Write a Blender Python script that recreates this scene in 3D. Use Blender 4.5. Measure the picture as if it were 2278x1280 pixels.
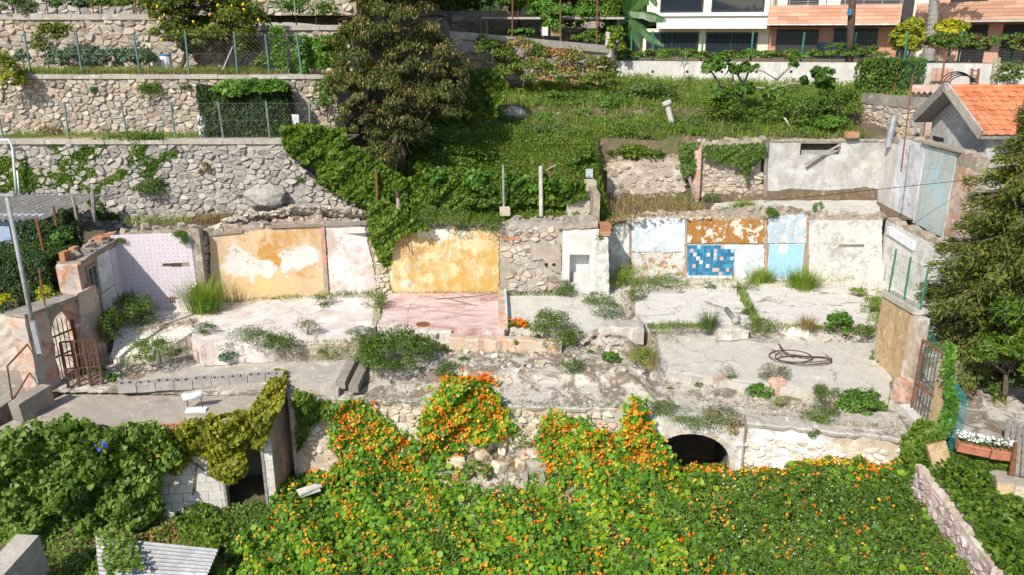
import bpy, math, random
import numpy as np
from mathutils import Vector
R = math.radians
scene = bpy.context.scene
for o in list(bpy.data.objects): bpy.data.objects.remove(o)
COL = scene.collection
# ------------------------------------------------------------------ camera
F = 1772.0; CX, CY = 1139.0, 640.0; PITCH = R(17.9); CAMZ = 6.5
cam = bpy.data.cameras.new('camera'); camo = bpy.data.objects.new('camera', cam); COL.objects.link(camo)
camo.location = (0, 0, CAMZ); camo.rotation_euler = (math.pi/2 - PITCH, 0, 0)
cam.sensor_width = 36.0; cam.lens = 36.0*F/2278.0; cam.clip_start = 0.1; cam.clip_end = 4000
scene.camera = camo
# ------------------------------------------------------------------ sky, sun, exposure
SUN = Vector((0.60, 1.0, -1.04)).normalized()
w = bpy.data.worlds.new('World'); scene.world = w; w.use_nodes = True
nt = w.node_tree; bg = nt.nodes['Background']; sky = nt.nodes.new('ShaderNodeTexSky')
sky.sky_type = 'NISHITA'; sky.sun_disc = False
sky.sun_elevation = math.asin(-SUN.z); sky.sun_rotation = math.atan2(-SUN.x, -SUN.y)
nt.links.new(sky.outputs[0], bg.inputs[0]); bg.inputs[1].default_value = 0.12
sl = bpy.data.lights.new('sun', 'SUN'); sl.energy = 4.2; sl.angle = R(0.5); sl.color = (1.0, 0.95, 0.87)
so = bpy.data.objects.new('sun', sl); COL.objects.link(so); so.rotation_euler = SUN.to_track_quat('-Z', 'Y').to_euler()
so.location = (-20, -30, 40)
vs = scene.view_settings; vs.view_transform = 'Standard'; vs.look = 'None'; vs.gamma = 1.0; vs.use_curve_mapping = False
vs.exposure = 0.44
scene.render.engine = 'CYCLES'
scene.cycles.max_bounces = 6; scene.cycles.transparent_max_bounces = 8
# ------------------------------------------------------------------ photograph pixel -> point in the place
cp, sp = math.cos(PITCH), math.sin(PITCH)
def ray(u, v):
    a, b = (u-CX)/F, (CY-v)/F
    return np.array([a, cp + b*sp, -sp + b*cp])
C0 = np.array([0, 0, CAMZ])
def PZ(u, v, z=0.0):
    d = ray(u, v); return C0 + d*((z-CAMZ)/d[2])
def PY(u, v, y):
    d = ray(u, v); return C0 + d*(y/d[1])
class Plane:
    """a vertical wall plane through two ground points; n points to the viewer's side"""
    def __init__(s, A, B):
        s.A = np.array(A, float); B = np.array(B, float); e = (B-s.A); e[2] = 0
        s.L = np.linalg.norm(e); s.e = e/s.L; s.n = np.array([s.e[1], -s.e[0], 0.0]); s.up = np.array([0, 0, 1.0])
    def px(s, u, v):
        d = ray(u, v); t = ((s.A-C0) @ s.n)/(d @ s.n); p = C0 + d*t
        return ((p-s.A) @ s.e, p[2])
    def w(s, sz, off=0.0):
        return np.array([s.A[0], s.A[1], 0]) + s.e*sz[0] + s.up*sz[1] + s.n*off
    def poly(s, pts): return [s.px(*p) for p in pts]
# ------------------------------------------------------------------ object helpers
def setp(o, label=None, cat=None, group=None, kind=None):
    if label: o['label'] = label
    if cat: o['category'] = cat
    if group: o['group'] = group
    if kind: o['kind'] = kind
    return o
def thing(name, label, cat, loc, group=None):
    o = bpy.data.objects.new(name, None); COL.objects.link(o); o.location = tuple(loc); o.empty_display_size = .2
    return setp(o, label, cat, group)
def wloc(o):
    l = np.array(o.location, float)
    while o.parent: o = o.parent; l = l + np.array(o.location, float)
    return l
def link(name, me, parent=None, loc=(0, 0, 0)):
    o = bpy.data.objects.new(name, me); COL.objects.link(o); o.location = tuple(loc)
    if parent: o.parent = parent
    return o
class MB:
    def __init__(s): s.v = []; s.f = []; s.m = []
    def add(s, vs, fs, m=0):
        b = len(s.v); s.v += [tuple(map(float, p)) for p in vs]; s.f += [tuple(b+i for i in f) for f in fs]; s.m += [m]*len(fs); return s
    def hexa(s, p, m=0):   # p: 8 corners, bottom loop 0-3 then top loop 4-7
        return s.add(p, [(3, 2, 1, 0), (4, 5, 6, 7), (0, 1, 5, 4), (1, 2, 6, 5), (2, 3, 7, 6), (3, 0, 4, 7)], m)
    def box(s, c, d, rz=0.0, m=0, rx=0.0, ry=0.0):
        c = np.array(c, float); h = np.array(d, float)/2
        a = [(-1,-1,-1),(1,-1,-1),(1,1,-1),(-1,1,-1),(-1,-1,1),(1,-1,1),(1,1,1),(-1,1,1)]
        q = np.array(a)*h
        if rx: q = q @ np.array([[1,0,0],[0,math.cos(rx),math.sin(rx)],[0,-math.sin(rx),math.cos(rx)]])
        if ry: q = q @ np.array([[math.cos(ry),0,-math.sin(ry)],[0,1,0],[math.sin(ry),0,math.cos(ry)]])
        if rz: q = q @ np.array([[math.cos(rz),math.sin(rz),0],[-math.sin(rz),math.cos(rz),0],[0,0,1]])
        return s.hexa(q+c, m)
    def bar(s, a, b, wd, ht=None, m=0):   # rectangular bar between two points
        a = np.array(a, float); b = np.array(b, float); ht = ht or wd
        d = b-a; d /= np.linalg.norm(d); u = np.array([0, 0, 1.0]) if abs(d[2]) < .9 else np.array([0, 1.0, 0])
        x = np.cross(d, u); x /= np.linalg.norm(x); y = np.cross(x, d); x *= wd/2; y *= ht/2
        return s.hexa([a-x-y, a+x-y, a+x+y, a-x+y, b-x-y, b+x-y, b+x+y, b-x+y], m)
    def tube(s, pts, r, n=6, m=0, cap=True):
        pts = [np.array(p, float) for p in pts]; k = len(pts)
        rr = list(r) if hasattr(r, '__len__') else [r]*k
        vs = []; ref = np.array([.31, .17, .93])
        for i, p in enumerate(pts):
            d = pts[min(i+1, k-1)]-pts[max(i-1, 0)]; d = d/(np.linalg.norm(d)+1e-9)
            if abs(d @ ref) > .95: ref = np.array([.9, .3, .1]) if abs(d[0]) < .8 else np.array([.1, .9, -.2])
            x = np.cross(d, ref); x /= np.linalg.norm(x); y = np.cross(d, x)
            for j in range(n):
                t = 2*math.pi*j/n; vs.append(p + rr[i]*(math.cos(t)*x + math.sin(t)*y))
        fs = []
        for i in range(k-1):
            for j in range(n):
                a = i*n+j; b = i*n+(j+1) % n; fs.append((a, b, b+n, a+n))
        if cap: fs.append(tuple(range(n-1, -1, -1))); fs.append(tuple((k-1)*n+j for j in range(n)))
        return s.add(vs, fs, m)
    def prism(s, front, back, m=0):
        k = len(front)
        fs = [tuple(range(k)), tuple(range(2*k-1, k-1, -1))]
        for i in range(k):
            j = (i+1) % k; fs.append((i, i+k, j+k, j))
        return s.add(list(front)+list(back), fs, m)
    def mesh(s, name, mats, off=(0, 0, 0), smooth=False):
        me = bpy.data.meshes.new(name); off = np.array(off)
        me.from_pydata([tuple(np.array(p)-off) for p in s.v], [], s.f)
        for m in (mats if isinstance(mats, (list, tuple)) else [mats]): me.materials.append(m)
        if max(s.m or [0]): me.polygons.foreach_set('material_index', s.m)
        if smooth: me.polygons.foreach_set('use_smooth', [True]*len(me.polygons))
        return me
def fixn(me):
    import bmesh
    b = bmesh.new(); b.from_mesh(me); bmesh.ops.recalc_face_normals(b, faces=b.faces); b.to_mesh(me); b.free()
def part(name, mb, mats, parent, smooth=False, kind=None, label=None, fix=True):
    me = mb.mesh(name, mats, wloc(parent), smooth)
    if fix: fixn(me)
    return setp(link(name, me, parent), label, kind=kind)
def solo(name, mb, mats, label=None, cat=None, group=None, kind=None, smooth=False, fix=True, loc=None):
    if loc is None:
        a = np.array(mb.v); loc = np.array([(a[:, 0].min()+a[:, 0].max())/2, (a[:, 1].min()+a[:, 1].max())/2, a[:, 2].min()])
        if kind == 'structure': loc = np.zeros(3)
    me = mb.mesh(name, mats, loc, smooth)
    if fix: fixn(me)
    return setp(link(name, me, None, loc), label, cat, group, kind)
def copy_tree(o, parent=None):
    c = o.copy(); COL.objects.link(c); c.parent = parent
    for ch in list(o.children): copy_tree(ch, c)
    return c
# ------------------------------------------------------------------ leaf meshes (numpy)
rng = np.random.default_rng(7); random.seed(7)
SH = {'rhomb': np.array([(-.5,0,0),(0,-.32,.10),(.5,0,0),(0,.32,.10)]),
      'lance': np.array([(-.5,0,-.06),(-.1,-.14,.03),(.5,0,-.10),(-.1,.14,.03)]),
      'needle': np.array([(-.5,-.04,0),(-.5,.04,0),(.5,.02,-.1),(.5,-.02,-.1)]),
      'round': np.array([(.5*math.cos(t),.5*math.sin(t),.06*math.cos(2*t)) for t in np.arange(6)*math.pi/3]),
      'ivy': np.array([(-.4,0,0),(-.3,-.42,.05),(.15,-.3,.08),(.55,0,-.08),(.15,.3,.08),(-.3,.42,.05)]),
      'petal': np.array([(.5*math.cos(t),.5*math.sin(t),.14*math.cos(2.5*t)) for t in np.arange(5)*math.pi*.4])}
def unit(a): return a/(np.linalg.norm(a, axis=-1, keepdims=True)+1e-9)
def leaves(P, N, size, shape='rhomb', rnd=.5, droop=None):
    P = np.asarray(P, float); n = len(P); T = SH[shape]
    N = unit(np.asarray(N, float) + rnd*rng.normal(size=(n, 3)))
    a = rng.normal(size=(n, 3)) if droop is None else (np.asarray(droop, float) + .45*rng.normal(size=(n, 3)))
    a = unit(a - (a*N).sum(1, keepdims=True)*N); b = np.cross(N, a)
    sz = (size*rng.uniform(.65, 1.25, n))[:, None, None] if np.isscalar(size) else np.asarray(size)[:, None, None]
    return P[:, None, :] + sz*(T[None, :, 0:1]*a[:, None, :] + T[None, :, 1:2]*b[:, None, :] + T[None, :, 2:3]*N[:, None, :])
def blades(P, L, wd, lean=.5, dirs=None):
    """curved grass blades: two quads each"""
    P = np.asarray(P, float); n = len(P); t = rng.uniform(0, 2*math.pi, n)
    h = np.stack([np.cos(t), np.sin(t), np.zeros(n)], 1)
    if dirs is not None: h = unit(np.asarray(dirs) + .5*h)
    L = np.broadcast_to(L, (n,))*rng.uniform(.6, 1.2, n); s = np.stack([-h[:, 1], h[:, 0], np.zeros(n)], 1)*wd/2
    le = np.abs(rng.normal(lean, .25, n))[:, None]
    up = np.array([0, 0, 1.0]); L = L[:, None]
    m = P + L*.55*unit(up + .45*le*h); e = m + L*.5*unit(up*(1-.6*le) + 1.3*le*h)
    return np.stack([P-s, P+s, m+.8*s, m-.8*s], 1), np.stack([m-.8*s, m+.8*s, e+.1*s, e-.1*s], 1)
def fmesh(name, groups, mats, off=(0, 0, 0), extra=None):
    """groups: list of (n,k,3) arrays with a material index; extra: an MB of woody bits"""
    vs, lt, mi = [], [], []
    for arr, m in groups:
        if len(arr) == 0: continue
        n, k, _ = arr.shape; vs.append(arr.reshape(-1, 3)); lt.append(np.full(n, k)); mi.append(np.full(n, m))
    vs = np.concatenate(vs); lt = np.concatenate(lt); mi = np.concatenate(mi)
    li = np.arange(len(vs))
    if extra is not None and extra.f:
        b = len(vs); vs = np.concatenate([vs, np.array(extra.v)])
        li = np.concatenate([li] + [np.array(f)+b for f in extra.f]); lt = np.concatenate([lt, [len(f) for f in extra.f]]); mi = np.concatenate([mi, extra.m])
    vs = vs - np.asarray(off); ls = np.concatenate([[0], np.cumsum(lt)[:-1]])
    me = bpy.data.meshes.new(name); me.vertices.add(len(vs)); me.vertices.foreach_set('co', vs.astype(np.float32).ravel())
    me.loops.add(len(li)); me.loops.foreach_set('vertex_index', li.astype(np.int32))
    me.polygons.add(len(lt)); me.polygons.foreach_set('loop_start', ls.astype(np.int32))
    for m in (mats if isinstance(mats, (list, tuple)) else [mats]): me.materials.append(m)
    me.polygons.foreach_set('material_index', mi.astype(np.int32)); me.update(calc_edges=True); me.validate()
    return me
def fpart(name, groups, mats, parent, extra=None, kind=None, label=None):
    return setp(link(name, fmesh(name, groups, mats, wloc(parent), extra), parent), label, kind=kind)
def fsolo(name, groups, mats, label, cat=None, group=None, kind=None, extra=None, loc=None):
    if loc is None:
        a = np.concatenate([g[0].reshape(-1, 3) for g in groups if len(g[0])]); loc = np.array([a[:, 0].mean(), a[:, 1].mean(), np.percentile(a[:, 2], 1)])
    return setp(link(name, fmesh(name, groups, mats, loc, extra), None, loc), label, cat, group, kind)
# ------------------------------------------------------------------ point clouds for foliage
def clumps(c, rad, n, k=14, cr=.38, shell=.55, flat=0.0):
    """leaf points on k lumps spread through an ellipsoid -> points, outward normals"""
    c = np.asarray(c, float); rad = np.asarray(rad, float)
    d = unit(rng.normal(size=(k, 3))); d[:, 2] = np.where(d[:, 2] < -.62, -d[:, 2]*.6, d[:, 2])
    ctr = d*rng.uniform(shell, .82, (k, 1)); cs = cr*rng.uniform(.65, 1.25, k)
    i = rng.integers(0, k, n); q = unit(rng.normal(size=(n, 3))); q[:, 2] = np.where(q[:, 2] < -.2, np.abs(q[:, 2])*rng.uniform(-.6, 1, n), q[:, 2])
    r = rng.uniform(.35, 1.0, (n, 1))**.45
    p = ctr[i] + q*r*cs[i][:, None]
    N = unit(.55*q + .35*unit(p) + np.array([0, -.08, .42]))
    return c + p*rad, N
def inpoly(x, y, poly):
    poly = np.asarray(poly, float); c = np.zeros(len(x), bool); j = len(poly)-1
    for i in range(len(poly)):
        xi, yi = poly[i]; xj, yj = poly[j]
        m = ((yi > y) != (yj > y)); c ^= m & (x < (xj-xi)*(y-yi)/((yj-yi) if yj != yi else 1e-9)+xi); j = i
    return c
def psample(poly, n):
    poly = np.asarray(poly, float); lo, hi = poly.min(0), poly.max(0); out = np.zeros((0, 2))
    while len(out) < n:
        q = rng.uniform(lo, hi, (n*2, 2)); out = np.concatenate([out, q[inpoly(q[:, 0], q[:, 1], poly)]])
    return out[:n]
_ph = rng.uniform(0, 6.28, 40)
def vnoise(x, y, s=1.0, k=0):
    """cheap smooth pseudo noise in about -1..1"""
    x = np.asarray(x, float)*s; y = np.asarray(y, float)*s; p = _ph
    return (np.sin(1.7*x+p[k]) * np.cos(1.3*y+p[k+1]) + .6*np.sin(2.9*x+1.9*y+p[k+2]) + .45*np.cos(4.1*y-2.7*x+p[k+3]) + .3*np.sin(6.3*x+p[k+4])*np.sin(5.7*y+p[k+5]))/1.9
def onplane(pl, poly_px, n, bump=.15, k=0, s=2.2, soft=.018):
    """leaf points over a wall region given by its outline, swelling out of the wall"""
    q = psample(poly_px, n); sz = np.array([pl.px(u, v) for u, v in np.asarray(poly_px)])
    q = psample(sz, n)+rng.normal(size=(n, 2))*soft; b = bump*(.55 + .55*vnoise(q[:, 0], q[:, 1], s, k) + .25*vnoise(q[:, 0], q[:, 1], s*3.1, k+6))
    b = np.maximum(b, .015)*rng.uniform(.55, 1.05, n)
    base = np.array([pl.A[0], pl.A[1], 0]) + q[:, 0:1]*pl.e + q[:, 1:2]*pl.up + b[:, None]*pl.n
    e = .06; db = (vnoise(q[:, 0]+e, q[:, 1], s, k)-vnoise(q[:, 0]-e, q[:, 1], s, k))/(2*e)*bump*.6
    dz = (vnoise(q[:, 0], q[:, 1]+e, s, k)-vnoise(q[:, 0], q[:, 1]-e, s, k))/(2*e)*bump*.6
    N = unit(pl.n - db[:, None]*pl.e - dz[:, None]*pl.up + np.array([0, 0, .55]))
    return base, N
# ------------------------------------------------------------------ materials
class NT:
    def __init__(s, name, rough=.9, spec=.3):
        s.m = bpy.data.materials.new(name); s.m.use_nodes = True; s.t = s.m.node_tree; s.b = s.t.nodes['Principled BSDF']
        s.b.inputs['Roughness'].default_value = rough; s.b.inputs['Specular IOR Level'].default_value = spec; s._p = None
    def n(s, ty, **kw):
        o = s.t.nodes.new(ty)
        for k, v in kw.items(): setattr(o, k, v)
        return o
    def put(s, sock, v):
        if isinstance(v, bpy.types.NodeSocket): s.t.links.new(v, sock)
        elif isinstance(v, (tuple, list)) and len(v) == 3 and sock.type == 'RGBA': sock.default_value = (*v, 1)
        else: sock.default_value = v
    @property
    def pos(s):
        if s._p is None: s._p = s.n('ShaderNodeNewGeometry')
        return s._p.outputs['Position']
    def island(s): s.pos; return s._p.outputs['Random Per Island']
    def objrnd(s): return s.n('ShaderNodeObjectInfo').outputs['Random']
    def noise(s, scale, detail=4, rough=.6, off=(0, 0, 0), sc=None, dist=0.0, out='Fac'):
        mp = s.n('ShaderNodeMapping'); s.put(mp.inputs[0], s.pos); mp.inputs['Location'].default_value = off
        if sc: mp.inputs['Scale'].default_value = sc
        o = s.n('ShaderNodeTexNoise'); s.put(o.inputs['Vector'], mp.outputs[0]); o.inputs['Scale'].default_value = scale
        o.inputs['Detail'].default_value = detail; o.inputs['Roughness'].default_value = rough; o.inputs['Distortion'].default_value = dist
        return o.outputs[out]
    def vor(s, scale, feat='F1', out='Distance', sc=None, rnd=1.0):
        mp = s.n('ShaderNodeMapping'); s.put(mp.inputs[0], s.pos)
        if sc: mp.inputs['Scale'].default_value = sc
        o = s.n('ShaderNodeTexVoronoi', feature=feat); s.put(o.inputs['Vector'], mp.outputs[0]); o.inputs['Scale'].default_value = scale; o.inputs['Randomness'].default_value = rnd
        return o.outputs[out]
    def step(s, v, a, b):
        o = s.n('ShaderNodeMapRange'); s.put(o.inputs[0], v); o.inputs[1].default_value = a; o.inputs[2].default_value = b; o.interpolation_type = 'SMOOTHSTEP'
        return o.outputs[0]
    def math(s, op, a, b=0.0, c=0.0):
        o = s.n('ShaderNodeMath', operation=op); s.put(o.inputs[0], a); s.put(o.inputs[1], b); s.put(o.inputs[2], c); return o.outputs[0]
    def mix(s, f, a, b, mode='MIX'):
        o = s.n('ShaderNodeMix', data_type='RGBA', blend_type=mode); s.put(o.inputs[0], f); s.put(o.inputs[6], a); s.put(o.inputs[7], b); return o.outputs[2]
    def ramp(s, f, stops, interp='LINEAR'):
        o = s.n('ShaderNodeValToRGB'); s.put(o.inputs[0], f); cr = o.color_ramp; cr.interpolation = interp
        while len(cr.elements) < len(stops): cr.elements.new(.5)
        for e, (p, c) in zip(cr.elements, stops): e.position = p; e.color = (*c, 1)
        return o.outputs[0]
    def xyz(s):
        o = s.n('ShaderNodeSeparateXYZ'); s.put(o.inputs[0], s.pos); return o.outputs
    def col(s, c): s.put(s.b.inputs['Base Color'], c)
    def bump(s, h, strength=.4, dist=.02):
        o = s.n('ShaderNodeBump'); s.put(o.inputs['Height'], h); o.inputs['Strength'].default_value = strength; o.inputs['Distance'].default_value = dist
        s.put(s.b.inputs['Normal'], o.outputs[0])
    def ell(s, c, r):
        """1 at a world point, falling to 0 at the radii (x,y,z) and below beyond"""
        v = s.n('ShaderNodeVectorMath', operation='SUBTRACT'); s.put(v.inputs[0], s.pos); v.inputs[1].default_value = tuple(c)
        q = s.n('ShaderNodeVectorMath', operation='DIVIDE'); s.put(q.inputs[0], v.outputs[0]); q.inputs[1].default_value = tuple(r)
        l = s.n('ShaderNodeVectorMath', operation='LENGTH'); s.put(l.inputs[0], q.outputs[0])
        return s.math('SUBTRACT', 1.0, l.outputs['Value'])
def paint(name, base, layers=(), bump=.35, rough=.9, grain=.25, gs=35):
    """old paint and plaster: layers are (colour, noise scale, threshold, softness, extra dict)"""
    t = NT(name, rough); c = base if isinstance(base, bpy.types.NodeSocket) else t.mix(0, base, base)
    big = t.noise(2.3, 5, .65); c = t.mix(.35, c, t.mix(t.step(big, .3, .7), (.62, .6, .57), (1, 1, 1)), 'MULTIPLY')
    st = t.noise(4.5, 5, .7, (2, 7, 1), (1, 1, .16)); c = t.mix(.5, c, t.mix(t.step(st, .30, .62), (.66, .62, .56), (1.03, 1.02, 1)), 'MULTIPLY'); mo = t.noise(13, 6, .75, (5, 2, 8)); c = t.mix(.45, c, t.mix(t.step(mo, .34, .62), (.68, .65, .60), (1.04, 1.03, 1.02)), 'MULTIPLY')
    hs = t.noise(gs, 6, .7)
    if 'paint' in name or 'peeling' in name or 'plaster' in name: layers = list(layers)+[((.47,.40,.31), 1.6, .615, .012, {'seed': 41, 'rough': .76, 'h': -.9}), ((.52,.46,.38), 10, .645, .02, {'seed': 47, 'h': -.8})]
    for i, (lc, sc, th, sf, ex) in enumerate(layers):
        m = t.noise(sc, ex.get('detail', 8), ex.get('rough', .70), (i*7.3+ex.get('seed', 0), i*3.1, 1.7*i), ex.get('sc'), ex.get('dist', .4))
        for e in ex.get('ells', ()): m = t.math('ADD', m, t.math('MULTIPLY', t.math('MAXIMUM', t.ell(*e[:2]), ex.get('floor', -1.0)), e[2]))
        m = t.step(m, th-sf, th+sf)
        if 'amt' in ex: m = t.math('MULTIPLY', m, ex['amt'])
        c = t.mix(m, c, lc); hs = t.math('ADD', hs, t.math('MULTIPLY', m, ex.get('h', -.35)))
    g = t.noise(60, 5, .75, (3, 1, 4)); c = t.mix(grain, c, t.mix(t.step(g, .3, .65), (.55, .52, .48), (1, 1, 1)), 'MULTIPLY')
    t.col(c); t.bump(hs, bump, .02); return t.m
def plain(name, c, rough=.8, var=.3, scale=6, bump=.2, metal=0.0, c2=None, spec=.3):
    t = NT(name, rough, spec); n = t.noise(scale, 6, .65)
    d = c2 or tuple(x*(1-var) for x in c)
    t.col(t.mix(t.step(n, .32, .68), d, c)); t.b.inputs['Metallic'].default_value = metal
    t.bump(t.noise(scale*7, 4, .7), bump, .015); return t.m
def stone(name, cols, grain=28, bump=.6):
    t = NT(name, .92); r = t.math('FRACT', t.math('ADD', t.objrnd(), t.island()))
    c = t.ramp(r, [(i/(len(cols)-1), k) for i, k in enumerate(cols)])
    n = t.noise(grain, 7, .7); c = t.mix(.6, c, t.mix(t.step(n, .28, .68), (.5, .47, .43), (1.05, 1.03, 1)), 'MULTIPLY')
    li = t.noise(9, 5, .7, (4, 4, 4)); c = t.mix(t.math('MULTIPLY', t.step(li, .56, .7), .5), c, (.16, .14, .10))
    t.col(c); t.bump(n, bump, .03); return t.m
def leafm(name, cols, trans=.35, rough=.5, big=.9, tint=None, spec=.35):
    """leaf material: hue varies from leaf to leaf and drifts over the plant"""
    t = NT(name, rough, spec); r = t.island(); n = t.noise(big, 3, .6)
    f = t.math('ADD', t.math('MULTIPLY', r, .65), t.math('MULTIPLY', t.step(n, .3, .7), .35))
    c = t.ramp(f, [(i/(len(cols)-1), k) for i, k in enumerate(cols)])
    t.col(c); tr = t.n('ShaderNodeBsdfTranslucent'); t.put(tr.inputs[0], t.mix(.5, c, t.mix(1.0, c, (1.5, 1.4, .4), 'MULTIPLY')))
    mx = t.n('ShaderNodeMixShader'); mx.inputs[0].default_value = trans
    t.put(mx.inputs[1], t.b.outputs[0]); t.put(mx.inputs[2], tr.outputs[0]); t.put(t.t.nodes['Material Output'].inputs[0], mx.outputs[0])
    return t.m
M = {}
# plants
M['ivy'] = leafm('ivy leaf', [(.03,.075,.008),(.07,.145,.012),(.14,.23,.018),(.25,.33,.03)], .40)
M['ivy_yel'] = leafm('creeper leaf', [(.09,.10,.008),(.18,.20,.012),(.30,.30,.015),(.38,.30,.02)], .35)
M['ivy_mid'] = leafm('virginia creeper leaf', [(.04,.06,.008),(.09,.13,.012),(.14,.18,.02),(.20,.22,.03)], .3)
M['glory'] = leafm('morning glory leaf', [(.06,.11,.018),(.12,.21,.03),(.20,.31,.055),(.30,.38,.10)], .45)
M['nast'] = leafm('nasturtium leaf', [(.035,.12,.014),(.08,.23,.02),(.15,.34,.026),(.27,.44,.028),(.50,.57,.03)], .45, big=1.6)
M['fl_orange'] = leafm('orange petal', [(.75,.10,.006),(.85,.17,.008),(.88,.25,.01),(.80,.05,.006)], .35)
M['fl_yellow'] = leafm('amber petal', [(.85,.30,.01),(.85,.42,.015),(.80,.50,.03),(.88,.34,.01)], .35)
M['grass'] = leafm('grass blade', [(.12,.22,.02),(.19,.30,.03),(.28,.38,.05),(.42,.43,.13)], .48)
M['grass_dry'] = leafm('dry grass', [(.16,.12,.05),(.26,.19,.08),(.34,.25,.11),(.18,.19,.06)], .2)
M['weed'] = leafm('weed leaf', [(.05,.10,.016),(.09,.17,.022),(.14,.24,.032),(.21,.29,.055)], .42)
M['weed_gr'] = leafm('grey green weed leaf', [(.06,.11,.025),(.10,.165,.035),(.15,.22,.05),(.22,.25,.09)], .36)
M['weed_bl'] = leafm('bluish weed leaf', [(.05,.10,.045),(.085,.155,.07),(.13,.21,.10),(.19,.26,.14)], .25)
M['bright'] = leafm('bright shrub leaf', [(.03,.09,.01),(.07,.19,.02),(.13,.28,.03),(.20,.34,.05)], .35)
M['loquat'] = leafm('loquat leaf', [(.03,.05,.012),(.065,.095,.02),(.11,.14,.03),(.18,.19,.055)], .3)
M['loquat_br'] = leafm('withered tip', [(.26,.14,.05),(.36,.20,.07),(.42,.27,.11),(.22,.15,.08)], .2)
M['lemon'] = leafm('lemon leaf', [(.035,.07,.009),(.09,.13,.014),(.18,.21,.018),(.28,.28,.025)], .35)
M['citrus'] = leafm('citrus leaf', [(.02,.06,.01),(.06,.13,.015),(.15,.24,.02),(.30,.33,.03)], .35)
M['hedge'] = leafm('cypress spray', [(.012,.032,.007),(.028,.065,.01),(.05,.10,.014),(.085,.14,.024)], .25)
M['euonymus'] = leafm('golden shrub leaf', [(.10,.16,.01),(.24,.28,.015),(.42,.42,.02),(.55,.50,.03)], .3)
M['photinia'] = leafm('red tipped leaf', [(.05,.07,.02),(.12,.05,.03),(.18,.06,.05),(.08,.12,.02)], .3)
M['spruce'] = leafm('spruce needle', [(.055,.085,.018),(.11,.145,.026),(.18,.21,.038),(.27,.27,.06)], .3, .65)
M['spruce_dead'] = leafm('dead twig', [(.10,.08,.06),(.18,.15,.12),(.26,.22,.18),(.14,.11,.08)], .05)
M['banana'] = leafm('banana leaf', [(.025,.08,.02),(.05,.13,.03),(.09,.19,.05)], .3, .35)
M['fig'] = leafm('fig leaf', [(.03,.09,.012),(.06,.14,.02),(.10,.20,.03),(.16,.26,.04)], .35)
M['white_fl'] = leafm('white blossom', [(.7,.7,.68),(.8,.8,.78)], .2)
M['blue_fl'] = leafm('blue blossom', [(.03,.05,.55),(.06,.08,.7)], .2)
M['lemon_fr'] = plain('lemon rind', (.78,.48,.02), .45, .15, 30, .15)
M['bark'] = plain('bark', (.16,.125,.095), .95, .5, 14, .6)
M['bark_lt'] = plain('pale bark', (.36,.31,.26), .95, .4, 12, .5)
M['twig'] = plain('dry twig', (.20,.155,.11), .95, .4, 20, .3)
# masonry
M['stone_lo'] = stone('grey tan rubble', [(.31,.29,.265),(.44,.41,.37),(.51,.47,.42),(.40,.385,.365),(.57,.53,.48),(.47,.42,.36),(.36,.34,.32)], bump=.9)
M['stone_up'] = stone('warm tan rubble', [(.30,.255,.21),(.49,.42,.33),(.58,.50,.40),(.40,.375,.34),(.64,.57,.47),(.53,.42,.31),(.36,.325,.285)])
M['stone_fr'] = stone('cream rubble', [(.46,.37,.26),(.60,.50,.37),(.66,.60,.50),(.52,.42,.29),(.62,.60,.56),(.57,.47,.34)])
M['stone_wh'] = stone('limewashed rubble', [(.60,.52,.41),(.70,.64,.56),(.72,.69,.64),(.62,.53,.40)], bump=.4)
M['rock'] = stone('grey rock', [(.40,.37,.33),(.48,.45,.41),(.36,.34,.32)], 9, .9)
M['mortar'] = paint('old lime mortar', (.47,.405,.33), [((.30,.255,.20), 3, .58, .1, {}), ((.50,.45,.38), 6, .6, .1, {'seed': 5})], .8)
M['mortar_dk'] = paint('dusty grey mortar', (.46,.42,.37), [((.32,.29,.25), 3, .56, .1, {}), ((.42,.38,.32), 5, .6, .1, {'seed': 5})], .8)
M['mortar_pk'] = paint('pinkish lime mortar', (.52,.42,.33), [((.66,.60,.53), 2.2, .55, .1, {}), ((.40,.31,.23), 6, .62, .1, {'seed': 5})], .8)
M['rubble'] = paint('broken masonry', (.46,.39,.31), [((.28,.23,.18), 6, .55, .08, {}), ((.60,.54,.46), 4, .6, .08, {'seed': 3}), ((.42,.20,.13), 3, .66, .06, {'seed': 9})], 1.0)
M['brick'] = stone('red brick', [(.40,.15,.08),(.48,.21,.11),(.55,.29,.17),(.44,.20,.13)], 40, .4)
M['conc'] = paint('weathered concrete', (.50,.46,.40), [((.34,.31,.265), 1.8, .56, .14, {}), ((.60,.565,.50), 3.5, .6, .08, {'seed': 4}), ((.22,.19,.16), 7, .68, .06, {'seed': 8})], .4)
M['conc_dk'] = paint('dirty concrete', (.36,.32,.27), [((.22,.195,.165), 1.6, .52, .12, {}), ((.46,.42,.36), 4, .62, .08, {'seed': 4}), ((.14,.12,.10), 9, .68, .06, {'seed': 8})], .5)
M['conc_wh'] = paint('pale concrete wall', (.66,.645,.61), [((.50,.48,.44), 1.2, .55, .14, {'sc': (1,1,.25)}), ((.76,.74,.70), 3, .6, .1, {'seed': 4}), ((.34,.32,.29), 2.5, .70, .06, {'seed': 8, 'sc': (1,1,.2)})], .3)
M['block'] = paint('white painted block', (.70,.68,.64), [((.52,.49,.44), 3, .58, .1, {}), ((.40,.36,.31), 9, .68, .06, {'seed': 2})], .4)
M['block_gr'] = paint('grey cement block', (.44,.42,.39), [((.30,.28,.26), 6, .56, .1, {})], .6)
M['soil'] = paint('dry soil', (.20,.145,.095), [((.11,.08,.055), 2, .52, .15, {}), ((.30,.235,.165), 7, .6, .08, {'seed': 3}), ((.07,.095,.025), 1.4, .58, .1, {'seed': 6})], 1.0)
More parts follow.
